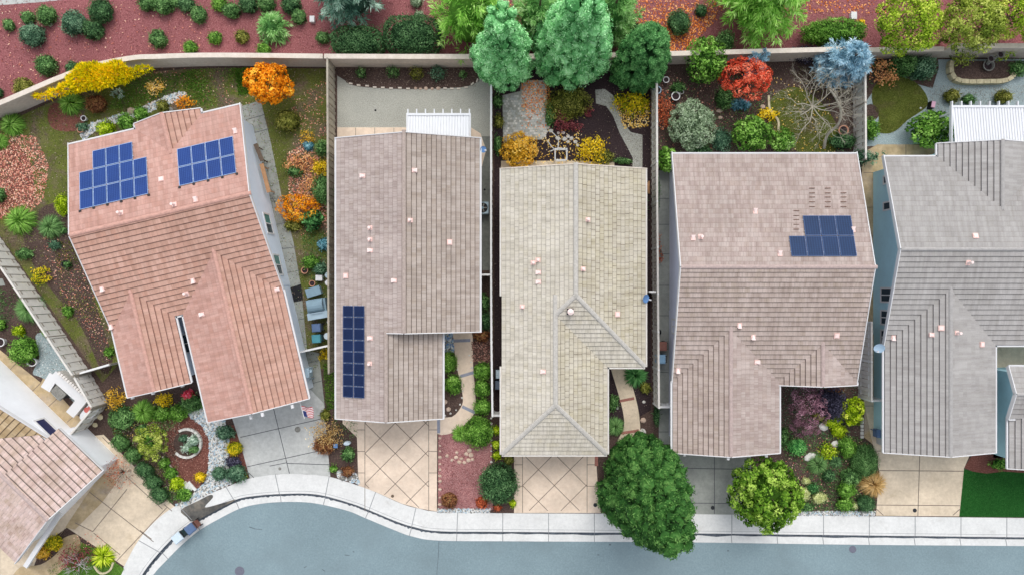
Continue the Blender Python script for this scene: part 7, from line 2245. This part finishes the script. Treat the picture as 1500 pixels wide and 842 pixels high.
# covered grill with hood and side shelves
X, Y, _ = W(463, 452, .95)
root = empty('barbecue_grill', (X, Y, 0), 'large grey blue barbecue grill with rounded hood by the tall fence', 'grill')
rot = .17; c, s = math.cos(rot), math.sin(rot)
T = lambda a, b, z: (X + a * c - b * s, Y + a * s + b * c, z)
R3 = lambda v: Vector((v[0] * c - v[1] * s, v[0] * s + v[1] * c, v[2]))
m2 = MB(); m2.obox(T(0, 0, .42), R3((.62, 0, 0)), R3((0, .62, 0)), (0, 0, .40)); m2.build('cabinet', M['steel'], root)
m2 = MB(); n = 9; prev = None
for k in range(n):
    t = math.pi * k / (n - 1); b = .42 * math.cos(t) + .22; z = .83 + .38 * math.sin(t)
    cur = (T(-.5, b, z), T(.5, b, z))
    if prev: m2.poly([prev[0], prev[1], cur[1], cur[0]])
    prev = cur
for sx in (-.5, .5):
    m2.poly([T(sx, .42 * math.cos(math.pi * k / (n - 1)) + .22, .83 + .38 * math.sin(math.pi * k / (n - 1))) for k in range(n)])
m2.build('hood', M['steel'], root)
m2 = MB(); m2.obox(T(0, -.44, .86), R3((.66, 0, 0)), R3((0, .22, 0)), (0, 0, .03)); m2.build('shelf', M['steel2'], root)
m2 = MB(); m2.bar(T(-.38, -.26, 1.0), T(.38, -.26, 1.0), .035, .035); m2.build('handle', M['steel2'], root)
# wicker hamper covered next to it, stools and buckets
X, Y, _ = W(459, 427, .5); mb = MB(); mb.box(X - .45, X + .45, Y - .26, Y + .26, .02, .5, 0, .3); mb.box(X - .48, X + .48, Y - .29, Y + .29, .5, .56, 0, .3)
tag(mb.build('storage_box', M['steel'], None, (X, Y, 0)), 'low grey blue storage box above the grill', 'box')
def bucket(u, v, r, h, mat, lab, sq=False):
    X, Y, _ = W(u, v, h); mb = MB()
    if sq: mb.box(X - r, X + r, Y - r * .8, Y + r * .8, 0, h * .92); mb.box(X - r * 1.08, X + r * 1.08, Y - r * .9, Y + r * .9, h * .92, h)
    else: mb.lathe((X, Y, 0), [(r * .8, 0), (r, h * .9), (r * 1.08, h * .92), (r * 1.08, h), (r * .7, h * 1.02)], 14)
    tag(mb.build('bucket' if not sq else 'storage_tub', mat, None, (X, Y, 0)), lab, 'bucket' if not sq else 'tub')
bucket(467, 407, .2, .45, M['white'], 'white lidded tub above the grey storage box', True)
bucket(480, 403, .18, .4, M['bin_grey'], 'pale grey bucket beside the white lidded tub')
bucket(480, 414, .17, .5, M['white'], 'white bucket beside the tall fence')
bucket(479, 492, .2, .5, M['bin_pale'], 'pale bucket between the teal bin and the tall fence')
bucket(482, 471, .14, .4, M['white'], 'small white can beside the slate blue bin')

# air conditioner units
def aircon(u, v, label):
    X, Y, _ = W(u, v, .8); root = empty('air_conditioner', (X, Y, 0), label, 'air conditioner')
    m2 = MB(); m2.box(X - .38, X + .38, Y - .38, Y + .38, .05, .78); m2.build('casing', M['steel2'], root)
    m2 = MB(); m2.lathe((X, Y, .78), [(.33, .0), (.33, .02), (.10, .03)], 20, 0); m2.build('grille', M['black'], root)
    for k in range(5):
        a = k * 2 * math.pi / 5; m2 = MB(); m2.bar((X, Y, .815), (X + .28 * math.cos(a), Y + .28 * math.sin(a), .815), .07, .01); m2.build('fan_blade', M['lead'], root)
    m2 = MB(); m2.lathe((X, Y, .82), [(.08, 0), (.08, .02), (.03, .03)], 12); m2.build('hub', M['steel'], root)
aircon(707, 304.5, 'square air conditioner with a round black fan on the dark side yard')

# planks leaning on the salmon house wall
for (u0, v0, u1, v1, lab) in ((374, 211, 384, 236, 'dark brown plank along the pale wall, upper one'), (383, 240, 394, 282, 'tan plank along the pale wall, lower one')):
    a = Vector(W(u0, v0, 1.1)); b = Vector(W(u1, v1, 1.1)); mb = MB()
    mb.bar(a, b, .26, .05)
    d = (b - a).normalized(); 
    for p in (a + d * .15, b - d * .15): mb.bar(p + Vector((0, 0, -.03)), Vector((p.x, p.y, .0)), .06, .06)
    tag(mb.build('wooden_bench', M['wood'] if v0 > 230 else M['bark'], None, (a.x, a.y, 0)), lab.replace('plank', 'narrow bench top'), 'bench')

# U-shaped outdoor kitchen of house zero
def ob(mb, p, q, w, z0, z1, mi=0):
    p = Vector((*p[:2], (z0 + z1) / 2)); q = Vector((*q[:2], (z0 + z1) / 2)); mb.bar(p, q, w, z1 - z0, mi)
zc = 1.0
A = W(66, 560, zc); B = W(80, 550, zc); Cc = W(120, 586, zc); D = W(105, 604, zc)
root = empty('outdoor_kitchen', W(95, 575), 'white three sided outdoor kitchen counter on the tan patio', 'outdoor kitchen')
m2 = MB()
ob(m2, W(68, 568, zc), W(78, 551, zc), .55, 0, zc - .05); ob(m2, W(77, 549, zc), W(121, 588, zc), .6, 0, zc - .052); ob(m2, W(121, 584, zc), W(104, 605, zc), .55, 0, zc - .05)
m2.build('counter_base', M['stonework'], root)
m2 = MB()
ob(m2, W(66, 570, zc), W(79, 549, zc), .66, zc - .05, zc + .0); ob(m2, W(77, 548, zc), W(122, 588, zc), .62, zc - .049, zc + .003); ob(m2, W(122, 583, zc), W(102, 607, zc), .62, zc - .05, zc)
m2.build('counter_top', M['white'], root)
m2 = MB()
p = Vector(W(84, 545, 1.3)); q = Vector(W(124, 580, 1.3))
for k in range(12):
    a = p.lerp(q, k / 12 + .01); b = p.lerp(q, (k + 1) / 12 - .01); m2.bar((a.x, a.y, 1.15), (b.x, b.y, 1.15), .2, .22)
m2.build('raised_bar', M['stonework'], root)
gp = Vector(W(86, 575, .95))
root = empty('gas_grill', (gp.x, gp.y, 0), 'small dark gas grill standing inside the white kitchen', 'grill')
d = Vector((.7, -.7, 0)); s_ = Vector((.7, .7, 0))
m2 = MB(); m2.obox(gp + Vector((0, 0, -.5)), d * .38, s_ * .24, (0, 0, .42)); m2.build('cabinet', M['dark'], root)
m2 = MB(); m2.obox(gp, d * .44, s_ * .3, (0, 0, .06)); m2.build('lid', M['lead'], root)
m2 = MB(); m2.bar(gp + d * -.3 - s_ * .32, gp + d * .3 - s_ * .32, .04, .04); m2.build('handle', M['steel2'], root)
# table with red plates
T0 = Vector(W(131, 603, .8))
root = empty('garden_table', (T0.x, T0.y, 0), 'white table with red plates in the corner of the fences', 'table')
u_ = Vector((.66, .75, 0)); n_ = Vector((.75, -.66, 0))
m2 = MB(); prof = []
for k in range(20):
    t = 2 * math.pi * k / 20; ce, se = math.cos(t), math.sin(t)
    ex = math.copysign(abs(ce) ** .6, ce); ey = math.copysign(abs(se) ** .6, se)
    prof.append(T0 + u_ * ex * .75 + n_ * ey * .38)
m2.poly([(p.x, p.y, .8) for p in prof][::-1] if area([(p.x, p.y) for p in prof]) < 0 else [(p.x, p.y, .8) for p in prof])
for k in range(20):
    a, b = prof[k], prof[(k + 1) % 20]; m2.poly([(a.x, a.y, .8), (a.x, a.y, .74), (b.x, b.y, .74), (b.x, b.y, .8)])
m2.build('tabletop', M['white_metal'], root)
for sx in (-1, 1):
    for sy in (-1, 1):
        p = T0 + u_ * sx * .5 + n_ * sy * .22; m2 = MB(); m2.box(p.x - .03, p.x + .03, p.y - .03, p.y + .03, 0, .75); m2.build('leg', M['white_metal'], root)
for (u, v) in ((127, 600), (135, 591), (133, 597)):
    X, Y, _ = W(u, v, .82); mb = MB(); mb.lathe((X, Y, .803), [(.08, 0), (.17, .025), (.18, .03), (.10, .02)], 18)
    tag(mb.build('plate', M['red'], None, (X, Y, .803)), 'round red plate on the white table', 'plate', 'red plates on the white table')
# small white statue and bowl by the fence
X, Y, _ = W(121, 562); mb = MB()
mb.lathe((X, Y, 0), [(.16, 0), (.16, .12), (.09, .16), (.10, .3), (.16, .42), (.12, .55), (.07, .6), (.09, .7), (.05, .78)], 12)
mb.tube([(X - .14, Y + .02, .45), (X - .26, Y + .10, .6)], [.05, .03], 6); mb.tube([(X + .14, Y, .45), (X + .24, Y - .08, .36)], [.05, .03], 6)
tag(mb.build('garden_statue', M['white'], None, (X, Y, 0)), 'small white garden statue beside the board fence', 'statue')
bucket(118, 569, .13, .2, M['white'], 'little white bowl at the feet of the statue')

# flag on the front of the salmon house
a = Vector(W(439, 588, 2.7)); b = Vector(W(446, 613, 2.55))
root = empty('flag', a, 'american flag hanging from a short pole over the grey driveway', 'flag')
m2 = MB(); m2.tube([a, b], .025, 8); m2.lathe((a.x, a.y, a.z - .06), [(.07, 0), (.07, .1), (.03, .12)], 10); m2.build('flagpole', M['white'], root)
m2 = MB(); nS = 13; nU = 10
pole0 = a.lerp(b, .25); pd = (b - a).normalized(); ln = .70
fly = Vector((.42, -.18, -.62)).normalized(); fl = .85
def fp(i, k):   # i along the pole (hoist), k along the fly
    t = i / nS; q = k / nU
    return pole0 + pd * (ln * (1 - t) * 0 + ln * t * 1.0) + fly * fl * q + Vector((.045 * math.sin(q * 7 + t * 3), .05 * math.sin(q * 6 + 1), 0)) * (.3 + q)
for i in range(nS):
    for k in range(nU):
        canton = i >= 6 and k < 4
        m2.poly([fp(i, k), fp(i + 1, k), fp(i + 1, k + 1), fp(i, k + 1)], 2 if canton else (0 if i % 2 == 0 else 1))
fo = m2.build('cloth', [M['flag_red'], M['flag_white'], M['flag_blue']], root)

# covers let into the paving
def cover(u, v, r, z, label, mat=None, name='drain_cover', cat='drain cover', group=None):
    X, Y, _ = W(u, v, z); mb = MB(); mb.lathe((X, Y, z), [(r, .0), (r, .012), (r * .82, .014), (r * .8, .008), (r * .3, .009)], 20)
    tag(mb.build(name, mat or M['iron'], None, (X, Y, z)), label, cat, group)
cover(351, 836, .32, ROADZ, 'round iron manhole cover in the road below the bend', None, 'manhole_cover', 'manhole cover')
cover(1249, 804, .24, ROADZ, 'dark round cover in the road at the lower right', None, 'manhole_cover', 'manhole cover')
cover(1044, 743, .13, .018, 'small round cover on the dark grey driveway', M['dark'])
cover(872, 739, .13, .018, 'small round cover on the peach driveway beside the pine', M['dark'])
cover(575, 726, .1, .018, 'small brown cover on the diamond driveway by the mauve house', M['bark'])
cover(410, 686, .1, .018, 'small grey cover at the street end of the salmon house driveway', M['lead'])
cover(436, 628.5, .19, .018, 'larger round cover on the salmon house driveway', M['lead'])
cover(1340, 747, .13, .018, 'small round cover on the tan driveway at right', M['dark'])
cover(550, 162, .07, .008, 'tiny black drain in the grey gravel yard', M['black'])
cover(710, 278, .07, .012, 'tiny black drain in the dark side yard', M['black'])
# utility boxes on the slope
for (u, v, s, lab) in ((457, 28, .14, 'small white utility box beside the silvery cedar'), (1251, 23, .17, 'small white utility box right of the pale cedar')):
    X, Y, _ = W(u, v, .3); mb = MB(); mb.box(X - s, X + s, Y - s * 1.3, Y + s * 1.3, 0, .28); mb.box(X - s * 1.1, X + s * 1.1, Y - s * 1.4, Y + s * 1.4, .28, .32)
    tag(mb.build('utility_box', M['white'], None, (X, Y, 0)), lab, 'utility box')
# lantern and white urn between the driveways
X, Y, _ = W(507, 650, .5); mb = MB(); mb.lathe((X, Y, 0), [(.1, 0), (.14, .1), (.12, .4), (.05, .45)], 12, 0, 1.7, 1.0)
tag(mb.build('urn', M['bin_pale'], None, (X, Y, 0)), 'pale oval urn beside the straw coloured shrub', 'urn')
X, Y, _ = W(492, 652, .4)
root = empty('garden_lantern', (X, Y, 0), 'little blue square lantern in the straw shrub bed', 'lantern')
m2 = MB(); m2.tube([(X, Y, 0), (X, Y, .3)], .03, 6); m2.build('post', M['dark'], root)
m2 = MB(); m2.box(X - .1, X + .1, Y - .1, Y + .1, .3, .48); m2.box(X - .13, X + .13, Y - .13, Y + .13, .48, .52); m2.build('lamp_head', M['dish_mid'], root)
# dark lantern box on the gravel of house five
X, Y, _ = W(1368, 153, .5)
root = empty('garden_box', (X, Y, 0), 'pink topped dark garden box on the gravel by the round lawn', 'garden box')
m2 = MB(); m2.box(X - .14, X + .14, Y - .22, Y + .22, 0, .42, 0, -.2); m2.build('box_body', M['black'], root)
m2 = MB(); m2.box(X - .12, X + .12, Y - .2, Y + .2, .42, .47, 0, -.2); m2.build('box_lid', plain('pink_lid', C(214, 168, 190), .6, .1), root)
X, Y, _ = W(1348, 159); mb = MB(); mb.rock((X, Y, .02), .07, .07, .07); tag(mb.build('white_ball', M['white'], None, (X, Y, 0)), 'small white ball on the round lawn', 'ball')
# brick edging beside house five walk
for k in range(6):
    X, Y, _ = W(1262, 613 + k * 5.2); mb = MB(); mb.box(X - .1, X + .1, Y - .09, Y + .09, 0, .1)
    tag(mb.build('edging_brick', M['rock_w'], None, (X, Y, 0)), 'white block edging the tan walk beside the lime bush', 'brick', 'white blocks edging the tan walk')
# meter boxes at the blue wall
X, Y, _ = W(1285, 634, .8); mb = MB(); mb.box(X - .12, X + .12, Y - .25, Y + .25, .5, 1.0); mb.box(X - .16, X - .1, Y - .15, Y + .15, .6, .9); mb.tube([(X, Y + .1, 0), (X, Y + .1, .5)], .03, 6)
tag(mb.build('meter_box', M['bin_blue'], None, (X, Y, 0)), 'blue meter box on the blue wall beside the tan walk', 'meter box')
X, Y, _ = W(1293, 645, .8); mb = MB(); mb.box(X - .1, X + .1, Y - .3, Y + .3, .2, 1.1); mb.box(X - .13, X - .1, Y - .25, Y + .25, .3, 1.0)
tag(mb.build('meter_box', M['white'], None, (X, Y, 0)), 'white meter box on the blue wall, lower one', 'meter box')
# meters on the salmon house
X, Y, _ = W(452, 545, 1.2); mb = MB(); mb.box(X - .12, X + .12, Y - .3, Y + .3, .7, 1.5); mb.tube([(X + .16, Y + .1, 1.1), (X + .16, Y + .1, 1.4)], .1, 10); mb.tube([(X, Y - .5, 0), (X, Y - .5, 1.0)], .04, 6)
tag(mb.build('meter_box', M['steel2'], None, (X, Y, 0)), 'grey electric meter on the side of the salmon house', 'meter box')

# ------------------------------------------------------------------ light and camera
EL, AZ = math.radians(56), math.radians(8)      # veiled sun beyond the top of the picture
w = bpy.data.worlds.new('World'); SC.world = w; w.use_nodes = True
nt = w.node_tree
sky = nd(nt, 'ShaderNodeTexSky', sky_type='NISHITA', sun_disc=False, sun_elevation=EL, sun_rotation=AZ)
sky.dust_density = 2.5; sky.ozone_density = 0.6; sky.air_density = 0.8
hs = nd(nt, 'ShaderNodeHueSaturation'); hs.inputs['Saturation'].default_value = .3; hs.inputs['Value'].default_value = 1.68
nt.links.new(sky.outputs[0], hs.inputs['Color'])      # thin overcast: paler, brighter sky
nt.links.new(hs.outputs[0], nt.nodes['Background'].inputs[0]); nt.nodes['Background'].inputs[1].default_value = .15
sl = bpy.data.lights.new('sun', 'SUN'); sl.energy = .65; sl.angle = math.radians(28); sl.color = (1, .97, .92)
so = bpy.data.objects.new('sun', sl); COL.objects.link(so)
# direction the light comes from: compass azimuth from north (+Y), clockwise
dv = Vector((math.sin(AZ) * math.cos(EL), math.cos(AZ) * math.cos(EL), math.sin(EL)))
so.rotation_euler = dv.to_track_quat('Z', 'Y').to_euler(); so.location = dv * 80
cam = bpy.data.cameras.new('camera'); cam.sensor_width = 36; cam.lens = 24; cam.clip_end = 2000; cam.clip_start = .5
co = bpy.data.objects.new('camera', cam); COL.objects.link(co); co.location = (0, 0, CAM_Z); co.rotation_euler = (0, 0, 0)
SC.camera = co
SC.view_settings.view_transform = 'Standard'; SC.view_settings.look = 'None'; SC.view_settings.exposure = 0; SC.view_settings.gamma = 1
SC.render.resolution_x = 1024; SC.render.resolution_y = 574
